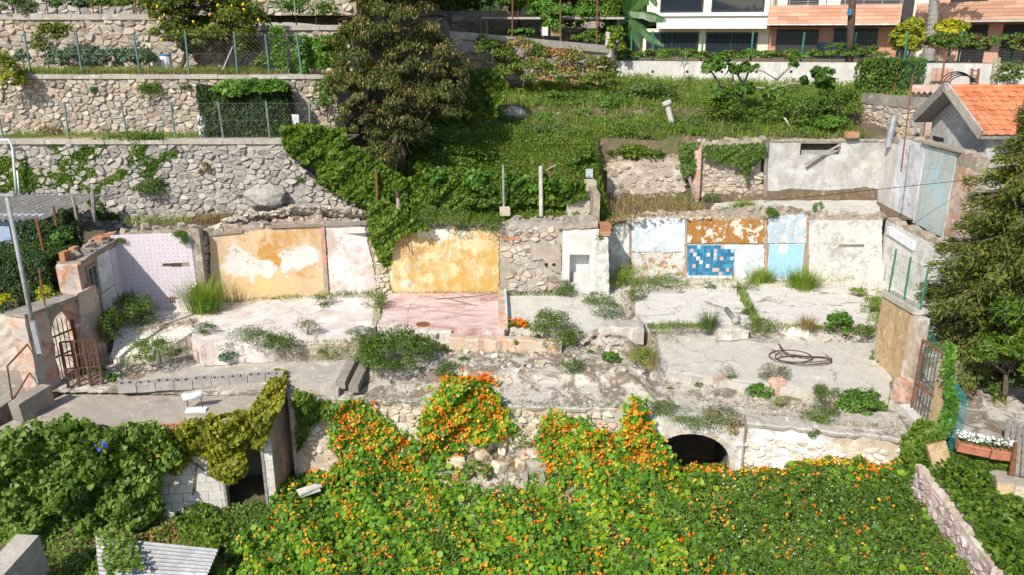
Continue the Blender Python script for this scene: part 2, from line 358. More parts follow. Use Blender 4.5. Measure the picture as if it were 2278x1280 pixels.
M['straw'] = paint('straw mulch', (.46,.33,.17), [((.28,.19,.09), 9, .55, .1, {}), ((.56,.44,.25), 14, .6, .08, {'seed': 4})], 1.0)
M['dirt'] = paint('terrace dirt', (.27,.215,.16), [((.50,.45,.375), 1.5, .50, .05, {'dist': .9}), ((.60,.55,.47), 2.4, .58, .05, {'seed': 3, 'dist': .8}), ((.19,.15,.11), 5, .60, .06, {'seed': 11}), ((.14,.12,.055), 3.0, .66, .06, {'seed': 17}), ((.66,.62,.55), 14, .70, .03, {'seed': 21})], 1.0)
M['plaster_gr'] = paint('grey plaster', (.46,.45,.43), [((.58,.575,.56), 1.2, .52, .12, {}), ((.34,.32,.295), 2.6, .60, .08, {'seed': 5}), ((.47,.40,.31), 1.0, .64, .08, {'seed': 9})], .4)
M['salmon'] = paint('salmon render', (.58,.35,.25), [((.64,.47,.38), 2.0, .50, .08, {}), ((.46,.41,.36), 1.9, .55, .05, {'seed': 4, 'h': -.6}), ((.54,.22,.12), 2.4, .60, .06, {'seed': 8}), ((.34,.28,.23), 4, .60, .05, {'seed': 12}), ((.66,.60,.52), 3, .62, .03, {'seed': 19, 'h': -.6})], .6)
M['salmon_gr'] = paint('weathered salmon render', (.40,.34,.29), [((.60,.33,.23), 1.4, .50, .08, {'sc': (1,1,.5)}), ((.24,.20,.17), 3, .60, .08, {'seed': 7}), ((.58,.50,.42), 5, .66, .05, {'seed': 3})], .6)
# metal, wood, plastic, glass
def rusty(name, a=(.20,.085,.04), b=(.33,.15,.07), c=(.10,.055,.035)):
    t = NT(name, .85); n = t.noise(14, 6, .7); t.col(t.ramp(n, [(.3, c), (.5, a), (.7, b)])); t.bump(t.noise(60, 4), .4, .006); return t.m
M['rust'] = rusty('rusty iron'); M['rust_dk'] = rusty('dark rusty iron', (.09,.05,.035), (.16,.08,.045), (.05,.035,.03))
M['galv'] = plain('galvanised steel', (.50,.52,.54), .45, .3, 8, .15, .5)
M['sheet'] = paint('grey white metal sheet', (.38,.39,.40), [((.25,.255,.26), 1.5, .53, .10, {}), ((.46,.47,.48), 3, .6, .1, {'seed': 3}), ((.33,.24,.17), 5, .70, .05, {'seed': 8})], .15, .5)
M['fibro'] = paint('fibre cement roof', (.33,.315,.29), [((.22,.205,.185), 2, .52, .12, {}), ((.42,.40,.37), 5, .6, .08, {'seed': 3}), ((.15,.14,.12), 9, .66, .06, {'seed': 6})], .4)
M['green_pl'] = plain('green coated post', (.05,.20,.13), .5, .3, 6, .1)
M['green_wire'] = plain('green coated wire', (.06,.17,.12), .5, .2, 6, .05)
M['teal'] = plain('teal plastic net', (.03,.27,.26), .5, .35, 5, .1)
M['greyg_pl'] = plain('grey green post', (.20,.26,.22), .6, .35, 10, .15)
M['wire'] = plain('dull wire', (.30,.29,.27), .6, .3, 10, .05)
M['wood_gr'] = plain('grey weathered wood', (.33,.30,.265), .9, .45, 16, .4)
M['wood_pole'] = plain('creosoted wood pole', (.105,.07,.05), .9, .45, 8, .5)
M['wood_post'] = plain('pale wooden post', (.42,.37,.28), .9, .4, 14, .4)
M['white_pl'] = plain('white plastic', (.76,.77,.78), .4, .12, 5, .05, c2=(.66,.67,.68))
M['blue_pl'] = plain('blue plastic', (.04,.22,.46), .45, .2, 5, .05)
M['black_pl'] = plain('black rubber', (.02,.02,.02), .6, .3, 10, .1)
M['terracotta'] = plain('terracotta plastic', (.50,.20,.12), .7, .25, 8, .15)
M['pipe_gr'] = plain('grey cement pipe', (.40,.38,.35), .85, .3, 9, .3)
M['blue_wall'] = paint('pale blue wall', (.36,.48,.66), [((.48,.58,.72), 1.5, .55, .12, {}), ((.26,.36,.50), 3, .64, .08, {'seed': 4})], .2)
def glassm():
    t = NT('dark window glass', .06, .6); t.col((.018,.024,.032)); t.b.inputs['Coat Weight'].default_value = .3; return t.m
M['glass'] = glassm()
M['shutter'] = plain('dark roller shutter', (.045,.045,.045), .6, .2, 4, .1)
M['frame_dk'] = plain('dark window frame', (.03,.033,.038), .5, .2, 4, .05)
M['cream'] = plain('cream render', (.74,.68,.52), .85, .06, 2, .1)
M['cream_lt'] = plain('pale cream render', (.80,.76,.66), .85, .05, 2, .1)
M['white_metal'] = plain('white metal', (.72,.74,.77), .4, .08, 3, .05)
M['steel'] = plain('brushed steel rail', (.46,.46,.47), .35, .15, 6, .05, .7)
t = NT('salmon travertine cladding', .8); r = t.math('FRACT', t.math('ADD', t.objrnd(), t.island()))
c = t.ramp(r, [(0, (.50,.25,.17)), (.4, (.60,.34,.235)), (.75, (.66,.42,.30)), (1, (.55,.29,.20))])
c = t.mix(.45, c, t.mix(t.step(t.noise(5, 6, .7, sc=(.6, .6, 4)), .3, .7), (.78,.74,.7), (1.08,1.05,1)), 'MULTIPLY'); t.col(c); t.bump(t.noise(30, 4), .15, .01); M['travertine'] = t.m
t = NT('orange roof tile', .85); r = t.objrnd()
c = t.ramp(r, [(0, (.44,.13,.055)), (.35, (.55,.19,.08)), (.7, (.60,.25,.12)), (1, (.50,.16,.07))])
c = t.mix(.5, c, t.mix(t.step(t.noise(16, 6, .7), .3, .65), (.72,.66,.6), (1.05,1,1)), 'MULTIPLY'); t.col(c); t.bump(t.noise(60, 3), .2, .01); M['rooftile'] = t.m
# ------------------------------------------------------------------ the ground in its levels
def ip(x, xs, ys): return np.interp(x, xs, ys)
FP = [PZ(-300, 945, -.76), PZ(640, 884, -.76), PZ(1430, 912, -.76), PZ(1445, 932, -.76), PZ(2015, 972, -.76), PZ(2400, 985, -.76)]
FX = [p[0] for p in FP]; FY = [p[1] for p in FP]
def yfront(x): return ip(x, FX, FY)
def garden_z(x, y):
    x = np.asarray(x, float); y = np.asarray(y, float)
    z = ip(x, [-12, -4.5, 0, 4, 6.5, 8], [-2.95, -2.8, -2.5, -2.1, -1.85, -1.8]) - .11*(yfront(x)-y)
    return z + .10*vnoise(x, y, 1.1, 3) + .05*vnoise(x, y, 3.2, 9)
def terr_z(x, y):
    x = np.asarray(x, float); y = np.asarray(y, float); t = y-yfront(x)
    z = ip(t, [0, .8, .95, 2.0, 2.2, 2.6, 3.2, 9], [-.76, -.62, -.46, -.34, -.29, -.10, -.06, -.06])
    zr = ip(t, [0, .8, 1.2, 3.3, 3.9, 9], [-.76, -.74, -.70, -.40, -.07, -.07])
    f = np.clip((x-2.5)/.5, 0, 1); zl = ip(t, [0, .8, 1.2, 2.0, 2.4, 2.8, 3.4, 9], [-.76, -.64, -.58, -.54, -.42, -.34, -.10, -.06])
    g = np.clip((-2.9-x)/.5, 0, 1)
    z = z*(1-f)*(1-g) + zr*f + zl*g*(1-f)
    return z + .012*vnoise(x, y, 6, 2) + .008*vnoise(x, y, 15, 8)
PROF_Y = [19.9, 20.9, 21.5, 22.3, 23.5, 23.9, 26, 26.45, 29, 32, 34, 60]
PROF_Z = [1.58, 1.66, 1.80, 2.55, 3.25, 3.45, 3.74, 4.12, 4.30, 4.60, 5.0, 5.05]
def bank_z(x, y):
    x = np.asarray(x, float); y = np.asarray(y, float); z = ip(y, PROF_Y, PROF_Z)
    zr = ip(y, [0, 23.62, 23.8, 26, 26.45, 29, 32, 34, 60], [1.62, 1.62, 3.40, 3.74, 4.12, 4.30, 4.60, 5.0, 5.05])
    f = np.clip((x-2.45)/.25, 0, 1); z = z*(1-f)+zr*f
    rough = np.clip((z-1.7)/.5, 0, 1)
    return z + rough*(.09*vnoise(x, y, 1.3, 5) + .05*vnoise(x, y, 3.7, 12))
def field(name, x0, x1, y0, y1, step, fz, mat, keep=None, ylo=None):
    nx = int((x1-x0)/step)+1; ny = int((y1-y0)/step)+1; xs = np.linspace(x0, x1, nx); s = np.linspace(0, 1, ny)
    X, S = np.meshgrid(xs, s); Y0 = ylo(X) if ylo else y0; Y = Y0+(y1-Y0)*S; Z = fz(X, Y)
    m = MB(); m.v = [tuple(p) for p in np.stack([X.ravel(), Y.ravel(), Z.ravel()], 1)]
    for j in range(ny-1):
        for i in range(nx-1):
            a = j*nx+i
            if keep is None or keep(xs[i], Y[j, i]): m.f.append((a, a+1, a+nx+1, a+nx))
    m.m = [0]*len(m.f)
    return solo(name, m, mat, kind='structure', smooth=True, fix=False)
m = MB(); m.add([(-1800,-1800,-4.2),(1800,-1800,-4.2),(1800,1800,-4.2),(-1800,1800,-4.2)], [(0,1,2,3)]); solo('ground', m, M['soil'], kind='structure', fix=False)
field('garden_ground', -14, 8.05, 4, 15.2, .16, lambda x, y: garden_z(x, y), M['soil'], ylo=None, keep=lambda x, y: y < yfront(x)+.35)
OBX0, OBX1 = -10.2, -4.25     # the outbuilding's span along x
field('terrace_ground', -9.6, 10.3, 0, 20.6, .11, terr_z, M['dirt'], ylo=lambda x: yfront(x)+.02, keep=lambda x, y: not (x < -4.0 and y < 15.05))
field('hillside_bank', -5.2, 24, 19.85, 34, .2, bank_z, M['soil'], keep=lambda x, y: not (x > 10.8 and y < 23.4) and not (x > 2.4 and y < 20.9))
# terraces of the hillside on the left
TZ1, TZ2, TZ3 = PY(300, 311, 21.3)[2], PY(300, 168, 22.6)[2], PY(200, 32, 24.7)[2]
def terrace(name, x0, x1, y0, y1, z, mat, zb=-4.0):
    m = MB(); nx, ny = max(2, int((x1-x0)/.3)), max(2, int((y1-y0)/.2)); X, Y = np.meshgrid(np.linspace(x0, x1, nx), np.linspace(y0, y1, ny))
    Z = z + .025*vnoise(X, Y, 2.5, 4)
    m.v = [tuple(p) for p in np.stack([X.ravel(), Y.ravel(), Z.ravel()], 1)]
    for j in range(ny-1):
        for i in range(nx-1): a = j*nx+i; m.f.append((a, a+1, a+nx+1, a+nx)); m.m.append(0)
    return solo(name, m, mat, kind='structure', smooth=True, fix=False)
terrace('ledge_ground', -9.9, -3.5, 19.6, 21.4, 1.6, M['soil'])
terrace('lower_terrace_ground', -40, -4.3, 21.4, 22.75, TZ1-.03, M['soil'])
terrace('middle_terrace_ground', -40, -3.6, 22.75, 24.9, TZ2-.03, M['soil'])
terrace('upper_terrace_ground', -42, -2.0, 24.8, 27.4, TZ3-.03, M['soil'])
# hillside far behind everything
def hill(x, y): 
    return ip(y, [32, 40, 55, 70, 140, 300], [4.85, 4.95, 5.0, 9, 40, 95]) + ip(x, [-60, -16, -4, 2, 60], [2.6, 2.6, 1.5, 0, 0]) + .5*vnoise(x, y, .12, 3)*np.clip((np.asarray(y)-52)/10, 0, 1)
field('far_hillside', -120, 140, 33.5, 300, 3.0, hill, M['soil'])
field('upper_garden_ground', -30, -1.5, 26.8, 36, .8, lambda x, y: TZ3+1.3+.18*(y-27)+.05*vnoise(x, y, 1, 2), M['soil'])
# left neighbour's levels, right neighbour's levels
terrace('left_path', -16, -9.62, 13.3, 16.9, -.93, M['conc_dk'])
terrace('left_yard_ground', -40, -9.75, 16.95, 21.4, .6, M['soil'])
terrace('right_patio', 8.7, 18, 12.6, 16.0, -1.15, M['conc'])
terrace('right_yard_ground', 8.15, 22, 15.95, 23.3, -.45, M['soil'])
terrace('neighbour_ground', 10.95, 26, 19.0, 24.0, 2.6, M['soil'])
# ------------------------------------------------------------------ walls: helpers
def clip_half(poly, p, n):
    out = []; k = len(poly)
    for i in range(k):
        a, b = poly[i], poly[(i+1) % k]; da = (a-p) @ n; db = (b-p) @ n
        if da <= 0: out.append(a)
        if da*db < 0: out.append(a + (b-a)*(da/(da-db)))
    return out
def stones(parent, pl, poly, cw, ch, mat, depth=.06, gap=.16, off=0.0, limit=300, name='stone', jit=1.0, keep=1.0, skip=None, top_first=True):
    """rubble: Voronoi cells over the outline (in wall metres), each a dressed lump of its own"""
    P = np.asarray(poly, float); lo, hi = P.min(0), P.max(0); pts = []
    rows = int((hi[1]-lo[1])/ch)+3
    for j in range(-1, rows):
        cols = int((hi[0]-lo[0])/cw)+3
        for i in range(-1, cols):
            pts.append((lo[0]+(i+.5*(j % 2)+.5+rng.uniform(-.5, .5)*jit)*cw, lo[1]+(j+.5+rng.uniform(-.5, .5)*jit)*ch))
    pts = np.array(pts); S = np.array([1/cw, 1/ch]); Q = pts*S; infill = MB(); nmade = 0; out = []
    ins = inpoly(pts[:, 0], pts[:, 1], P); order = np.where(ins)[0]
    rng.shuffle(order); thin = rng.random(len(pts)) < .74; pts = pts[thin]; Q = pts*S; order = np.array([i for i in np.where(inpoly(pts[:, 0], pts[:, 1], P))[0]]); rng.shuffle(order)
    for i in order:
        if rng.random() > keep: continue
        d = ((Q-Q[i])**2).sum(1); nb = np.argsort(d)[1:15]
        cell = [Q[i]+np.array(c) for c in ((-1.3,-1.3),(1.3,-1.3),(1.3,1.3),(-1.3,1.3))]
        for k in nb:
            cell = clip_half(cell, (Q[i]+Q[k])/2, Q[k]-Q[i])
            if len(cell) < 3: break
        if len(cell) < 3: continue
        cell = np.array(cell)/S; 
        if skip is not None and skip(cell.mean(0)): continue
        c = cell.mean(0); g = 1-gap*.46*rng.uniform(.5, 1.4)
        a, b = cell, np.roll(cell, -1, 0)
        kk = .19+.08*rng.random(); ring = np.stack([a*(1-kk)+b*kk, a*kk+b*(1-kk)], 1).reshape(-1, 2)
        if len(ring) > 9:
            keepi = np.linalg.norm(np.roll(ring, -1, 0)-ring, axis=1) > .10*(cw+ch)/2; ring = ring[keepi] if keepi.sum() >= 5 else ring
        ring = ring[:12] if len(ring) > 12 else ring
        n = len(ring); dd = depth*.62*rng.uniform(.3, 1.6); tl = rng.normal(size=2)*.34
        r0 = c+(ring-c)*g; r1 = c+(ring-c)*g*(.93+.05*rng.normal(size=(n, 1))*.5); r2 = c+(ring-c)*g*.74*(1+.10*rng.normal(size=(n, 1)))
        h1 = dd*.62*(1+.15*rng.normal(size=n)); h2 = dd*(1+.10*rng.normal(size=n)) + ((r2-c) @ tl)*.6
        V = [pl.w(q, off-.02) for q in r0]+[pl.w(q, off+max(.004, h)) for q, h in zip(r1, h1)]+[pl.w(q, off+max(.006, h)) for q, h in zip(r2, h2)]
        Fc = []
        for k in range(n):
            k2 = (k+1) % n; Fc += [(k, k2, n+k2, n+k), (n+k, n+k2, 2*n+k2, 2*n+k)]
        Fc.append(tuple(range(2*n, 3*n)))
        if nmade < limit:
            m = MB().add(V, Fc); ctr = pl.w(c, off); me = m.mesh(name, mat, ctr)
            link(name, me, parent, ctr-wloc(parent)); nmade += 1
        else: infill.add(V, Fc)
    if infill.f: part(name+'_infill', infill, mat, parent, kind='stuff', fix=False)
def rag(poly, seg=.12, amp=.02, skip=()):
    out = []
    k = len(poly)
    for i in range(k):
        a, b = np.array(poly[i], float), np.array(poly[(i+1) % k], float); L = np.linalg.norm(b-a)
        n = max(1, int(L/seg)) if i not in skip else 1; out.append(a)
        d = (b-a)/(L+1e-9); nn = np.array([-d[1], d[0]])
        for j in range(1, n): out.append(a+(b-a)*(j+rng.uniform(-.3, .3))/n + nn*rng.normal()*amp)
    return out
def slab_on(mb, pl, poly, f, b, m=0):
    return mb.prism([pl.w(q, f) for q in poly], [pl.w(q, b) for q in poly], m)
def panel(parent, pl, px, mat, off=.0, th=.025, amp=.015, seg=.06, name='plaster_panel', label=None):
    q = pl.poly(px); m = MB(); slab_on(m, pl, rag(q, seg, amp) if amp else q, off+th, off-.01)
    return part(name, m, mat, parent, label=label)
def wall(name, label, pl, top_px, mat, zb=-.5, th=.3, amp=.03, cat='wall', group=None, body='masonry', ends=None, capm=None):
    """masonry body: outline = ragged top (pixels) dropped to zb"""
    q = pl.poly(top_px); top = rag(q, .13, amp)
    k = [i for i in range(len(top)) if top[i][0] >= q[0][0]-.02 and top[i][0] <= q[-1][0]+.02]
    line = []
    for i in range(len(q)-1):
        a, b = np.array(q[i]), np.array(q[i+1]); n = max(1, int(np.linalg.norm(b-a)/.12)); 
        for j in range(n): line.append(a+(b-a)*j/n + (np.array([0, rng.normal()*amp]) if (i or j) else 0))
    line.append(np.array(q[-1]))
    poly = [(line[0][0], zb)]+[tuple(p) for p in line]+[(line[-1][0], zb)]
    c = pl.w(((line[0][0]+line[-1][0])/2, zb)); root = thing(name, label, cat, c, group)
    m = MB(); slab_on(m, pl, poly, 0, -th); part(body, m, mat, root)
    if capm:   # loose rubble along the broken top
        r = MB()
        for p in line:
            if rng.random() < .8:
                s = rng.uniform(.05, .13); r.box(pl.w(p, -th*rng.uniform(.15, .85))+np.array([0, 0, s*.15]), (s*1.5, s*1.2, s), rng.uniform(0, 3), 0, rng.normal()*.3, rng.normal()*.3)
        part('broken_top', r, capm, root, kind='stuff')
    return root
def sq(px, v0, v1): return [(px[0], v0), (px[1], v0), (px[1], v1), (px[0], v1)]
# ------------------------------------------------------------------ terrace walls on the hillside (left)
def retaining(name, label, Y, u0, u1, vt, zb, cw, ch, mat, mort, coping=.07, right_px=None, cz=None, stone_poly=None, group=None, th=.5, gap=.15, depth=.07):
    A = PY(u0, vt, Y); B = PY(u1, vt, Y); zt = A[2]; pl = Plane((A[0], Y, 0), (B[0], Y, 0)); L = pl.L
    root = thing(name, label, 'wall', pl.w((L/2, zb)), group)
    if right_px: rp = pl.poly(right_px)
    else: rp = [(L, zt), (L, zb)]
    poly = [(0, zb), (0, zt)]+rp
    m = MB(); slab_on(m, pl, poly, 0, -th); part('masonry', m, mort, root)
    stones(root, pl, [(0, zb), (0, zt-coping)]+[(a, min(b, zt-coping)) for a, b in rp], cw, ch, mat, depth, gap)
    if coping:
        n = max(2, int(rp[0][0]/.7)); m = MB(); xs = np.linspace(0, rp[0][0], n)
        for i in range(n-1):
            d = rng.uniform(-.012, .012); f = .07+rng.uniform(-.015, .015)
            m.hexa([pl.w((xs[i], zt-coping), f), pl.w((xs[i+1]-.01, zt-coping), f), pl.w((xs[i+1]-.01, zt-coping), -.3), pl.w((xs[i], zt-coping), -.3),
                    pl.w((xs[i], zt+.02+d), f), pl.w((xs[i+1]-.01, zt+.02+d), f), pl.w((xs[i+1]-.01, zt+.02+d), -.3), pl.w((xs[i], zt+.02+d), -.3)])
        part('coping', m, M['conc'], root)
    return root, pl, zt
W1, P1, Z1 = retaining('stone_wall', 'lowest rubble terrace wall at left, draped in a branching green creeper', 21.3, -160, 628, 312, 1.2, .205, .135, M['stone_lo'], M['mortar_dk'], .10,
                       right_px=[(628, 312), (648, 345), (690, 395), (740, 430), (838, 468), (842, 500)])
W2, P2, Z2 = retaining('stone_wall', 'middle rubble terrace wall behind the dark clipped hedge and tufted cushion plants', 22.6, -160, 745, 168, 3.3, .175, .12, M['stone_up'], M['mortar'], .09)
W3, P3, Z3 = retaining('stone_wall', 'upper rubble terrace wall left of the lemon tree with concrete coping', 24.7, -160, 420, 33, 4.9, .22, .145, M['stone_up'], M['mortar'], .14)
W3b, P3b, Z3b = retaining('stone_wall', 'short rubble terrace wall between the lemon tree and the big withered tree', 25.0, 400, 775, 58, 4.9, .20, .135, M['stone_up'], M['mortar'], .12)
W4, P4, Z4 = retaining('stone_wall', 'topmost rubble wall right of the lemon tree at the photo edge', 27.2, 560, 790, -40, TZ3-.2, .25, .17, M['stone_up'], M['mortar'], 0)
W5, P5, Z5 = retaining('stone_wall', 'shaded stone wall in the top left corner above the coping', 27.2, -60, 560, -40, TZ3-.2, .25, .17, M['stone_lo'], M['mortar_dk'], 0)
# big boulders and rubble slope at the right end of the lowest wall
def boulder(name, label, c, r, mat, seed=0, group=None, cat='boulder'):
    import bmesh
    b = bmesh.new(); bmesh.ops.create_icosphere(b, subdivisions=3, radius=1.0); g = np.random.default_rng(seed)
    ax = unit(g.normal(size=(9, 3))); lim = g.uniform(.62, .95, 9); ph = g.uniform(0, 6, 6)
    for v in b.verts:
        p = np.array(v.co)
        for a, l in zip(ax, lim):
            d = p @ a
            if d > l: p = p - a*(d-l)*.85
        p = p*(1+.06*math.sin(4*p[0]+ph[0])*math.sin(5*p[1]+ph[1])+.04*math.sin(9*p[2]+7*p[0]+ph[2]))
        v.co = p*np.array(r)
    me = bpy.data.meshes.new(name); b.to_mesh(me); b.free(); me.materials.append(mat)
    return setp(link(name, me, None, np.array(c)), label, cat, group)
p = PY(592, 443, 21.1); boulder('boulder', 'big pale grey boulder bedded in the lowest terrace wall', p, (.62, .45, .36), M['rock'], 3)
boulder('boulder', 'grey rock outcrop in the grass right of the ivy hump', PY(1143, 278, 26.2), (.50, .4, .62), M['rock'], 5)
boulder('boulder', 'ochre rock left of the tall grey outcrop in the grass', PY(1098, 270, 26.3), (.42, .3, .28), M['stone_fr'], 8)
boulder('boulder', 'small rock showing through the grass above the rubble wall', PY(1240, 262, 26.4), (.42, .3, .25), M['rock'], 11)
boulder('boulder', 'low pale rock in the grass band left of the leaning post', PY(1425, 262, 26.4), (.5, .3, .25), M['rock'], 13)
# ------------------------------------------------------------------ paints of the ruined rooms
def wz(pl, u, v): q = pl.px(u, v); return pl.w(q)
PL_lav = Plane(PZ(262, 692), PZ(447, 684)); PL_or = Plane(PZ(462, 673), PZ(840, 649)); PL_ye = Plane(PZ(862, 650), PZ(1114, 650))
PL_st = Plane(PZ(1112, 650), PZ(1252, 650)); PL_r = Plane(PZ(1340, 617), PZ(1966, 619))
E = lambda pl, u, v, du, dv, k: (wz(pl, u, v), (du/85., .6, dv/81.), k)
M['p_orange'] = paint('orange cream paint', (.72,.53,.33), [
    ((.70,.50,.24), 1.2, .50, .10, {'seed': 2, 'ells': [E(PL_or, 600, 640, 190, 50, .10)]}),
    ((.56,.31,.10), 2.0, .57, .07, {'seed': 9, 'rough': .7, 'ells': [E(PL_or, 590, 552, 85, 42, .10), E(PL_or, 690, 515, 60, 26, .12), E(PL_or, 680, 600, 50, 24, .10), E(PL_or, 480, 560, 30, 80, -.10)], 'floor': -.7}),
    ((.70,.66,.60), 2.4, .60, .06, {'seed': 4, 'dist': 1.0, 'rough': .68, 'ells': [E(PL_or, 580, 596, 78, 34, .34), E(PL_or, 680, 568, 72, 34, .27), E(PL_or, 528, 556, 34, 60, .20), E(PL_or, 590, 545, 30, 26, -.45)], 'floor': -.35, 'h': -.7}),
    ((.55,.29,.085), 3.6, .60, .04, {'seed': 29, 'rough': .7, 'ells': [E(PL_or, 600, 560, 40, 40, .20)], 'floor': -.6}),
    ((.66,.50,.42), 2.2, .60, .1, {'seed': 13, 'amt': .6, 'ells': [E(PL_or, 490, 560, 30, 80, .2), E(PL_or, 640, 625, 110, 22, .14)], 'floor': -.5})], .45)
M['p_pinkwhite'] = paint('pinkish white plaster', (.66,.55,.49), [((.74,.70,.67), 1.8, .48, .1, {}), ((.60,.42,.38), 3, .60, .08, {'seed': 3}), ((.50,.44,.38), 4, .66, .06, {'seed': 8})], .35)
M['p_yellow'] = paint('ochre yellow paint', (.65,.46,.18), [
    ((.70,.57,.33), 1.8, .48, .1, {'seed': 1, 'sc': (1, 1, .5)}), ((.52,.33,.10), 2.4, .53, .07, {'seed': 33, 'rough': .72}),
    ((.76,.71,.60), 2.2, .515, .06, {'seed': 6, 'sc': (1, 1, .45), 'rough': .72, 'dist': .8, 'ells': [E(PL_ye, 990, 545, 75, 60, .17), E(PL_ye, 905, 632, 45, 18, .20), E(PL_ye, 960, 515, 130, 14, .12)], 'floor': -.5, 'h': -.5}),
    ((.40,.25,.10), 2.4, .55, .07, {'seed': 14, 'rough': .7, 'ells': [E(PL_ye, 900, 540, 50, 50, .12), E(PL_ye, 880, 640, 20, 20, .1)], 'floor': -.6}), ((.50,.36,.16), 9, .62, .06, {'seed': 22, 'sc': (1, 1, .3)})], .4)
M['p_white'] = paint('flaking white paint', (.70,.69,.67), [((.58,.55,.50), 4, .62, .06, {}), ((.64,.74,.76), 2.5, .62, .08, {'seed': 5, 'amt': .5})], .3)
M['p_green'] = paint('peeling grey green paint', (.60,.63,.58), [((.76,.76,.73), 3, .50, .06, {}), ((.50,.47,.40), 5, .60, .05, {'seed': 3}), ((.58,.70,.70), 2, .58, .06, {'seed': 7})], .45)
M['p_blue'] = paint('pale blue paint', (.58,.68,.76), [((.70,.76,.80), 2.2, .5, .1, {}), ((.70,.69,.66), 3.5, .56, .04, {'seed': 4, 'rough': .72}), ((.50,.42,.30), 6, .64, .03, {'seed': 9, 'rough': .7})], .35)
M['p_brownpeel'] = paint('brown and white peeling plaster', (.72,.70,.66), [((.40,.21,.085), 5.2, .545, .022, {'dist': .35, 'detail': 10, 'rough': .72}), ((.55,.50,.43), 7, .60, .04, {'seed': 6})], .5)
M['p_brown'] = paint('ginger brown paint', (.43,.20,.05), [((.70,.65,.56), 3.8, .53, .02, {'dist': .4, 'detail': 10, 'rough': .7, 'h': -.6}), ((.60,.46,.28), 6, .62, .03, {'seed': 5})], .55)
M['p_bluepeel'] = paint('sky blue peeling paint', (.52,.66,.78), [((.66,.64,.60), 4.6, .52, .03, {'dist': .4, 'rough': .72}), ((.50,.48,.44), 7, .60, .05, {'seed': 4})], .5)
M['p_whitepeel'] = paint('white paint flaked to grey', (.72,.71,.68), [((.40,.39,.36), 2.4, .51, .06, {'dist': .5, 'rough': .74}), ((.62,.61,.57), 5, .52, .06, {'seed': 31, 'rough': .7}), ((.66,.60,.50), 6, .60, .05, {'seed': 3}), ((.58,.72,.62), 1.6, .62, .08, {'seed': 8, 'amt': .6})], .5)
M['p_lilac'] = paint('lilac white peeling paint', (.68,.69,.73), [((.76,.77,.79), 2, .5, .1, {}), ((.42,.40,.38), 7, .64, .03, {'seed': 5, 'dist': 1})], .5)
M['p_turq'] = paint('turquoise stained paint', (.54,.65,.65), [((.60,.57,.45), 2.4, .55, .1, {'sc': (1, 1, .15)}), ((.44,.62,.68), 1.4, .56, .08, {'seed': 4}), ((.60,.58,.52), 6, .64, .05, {'seed': 9})], .4)
M['tile_blue_lt'] = plain('light blue glazed tile', (.38,.62,.80), .25, .08, 8, .05)
def tilefloor(name, a, dot, size, pl_dir, dirt=True, diam=.16, jd=.5):
    """printed tiles: a dark motif where corners meet, joints darker"""
    t = NT(name, .45); mp = t.n('ShaderNodeMapping'); t.put(mp.inputs[0], t.pos); mp.inputs['Rotation'].default_value = pl_dir; mp.inputs['Scale'].default_value = (1/size,)*3
    s = t.n('ShaderNodeSeparateXYZ'); t.put(s.inputs[0], mp.outputs[0]); X, Y = s.outputs[0], s.outputs[1]
    fx = t.math('ABSOLUTE', t.math('SUBTRACT', t.math('FRACT', X), .5)); fy = t.math('ABSOLUTE', t.math('SUBTRACT', t.math('FRACT', Y), .5))
    d = t.math('ADD', fx, fy); c = t.mix(t.step(d, diam+.02, diam-.02), a, dot)
    j = t.step(t.math('MAXIMUM', fx, fy), .475, .49); c = t.mix(t.math('MULTIPLY', j, jd), c, tuple(x*.6 for x in a))
    n = t.noise(2.0, 6, .65, dist=.6)
    if dirt: c = t.mix(t.step(n, .56, .63), c, (.36,.30,.23))
    c = t.mix(.3, c, t.mix(t.step(t.noise(9, 6, .7), .3, .65), (.7,.66,.62), (1, 1, 1)), 'MULTIPLY'); t.col(c); t.bump(t.math('MULTIPLY', j, -1.0), .3, .01)
    return t.m
_e = PL_lav.e; ang = math.atan2(_e[1], _e[0])
M['tile_lav'] = tilefloor('lavender wall tile', (.66,.585,.62), (.36,.29,.37), .105, (R(-90), 0, 0), False, .17, .06)
M['tile_cream'] = tilefloor('cream floor tile with dark motif', (.74,.68,.58), (.16,.12,.09), .125, (0, 0, R(8)), True, .15)
M['tile_star'] = tilefloor('white wall tile with brown motif', (.70,.68,.64), (.25,.16,.12), .105, (0, R(90), 0), False, .2)
def floor(name, base, layers, bump=.4):
    m = paint(name, base, layers, bump, .85, .45); t = NT('tmp'); bpy.data.materials.remove(t.m); t.m = m; t.t = m.node_tree; t.b = t.t.nodes['Principled BSDF']; t._p = None
    src = t.b.inputs['Base Color'].links[0].from_socket; mp = t.n('ShaderNodeVectorMath', operation='ADD'); t.put(mp.inputs[0], t.pos); sc_ = t.n('ShaderNodeVectorMath', operation='SCALE'); t.put(sc_.inputs[0], t.noise(2.2, 5, .7, out='Color')); sc_.inputs['Scale'].default_value = .55; t.put(mp.inputs[1], sc_.outputs[0])
    v = t.n('ShaderNodeTexVoronoi', feature='DISTANCE_TO_EDGE'); t.put(v.inputs['Vector'], mp.outputs[0]); v.inputs['Scale'].default_value = .8
    k = t.math('MULTIPLY', t.step(v.outputs['Distance'], .010, .003), t.step(t.noise(1.1, 3, .6, (9, 2, 0)), .46, .54)); t.col(t.mix(t.math('MULTIPLY', k, .75), src, (.17,.14,.11))); 
    g = t.step(t.noise(38, 3, .8, (1, 5, 2)), .66, .70); t.col(t.mix(t.math('MULTIPLY', g, .55), t.b.inputs['Base Color'].links[0].from_socket, (.22,.18,.14))); return m
DIRT = (.30,.235,.17)
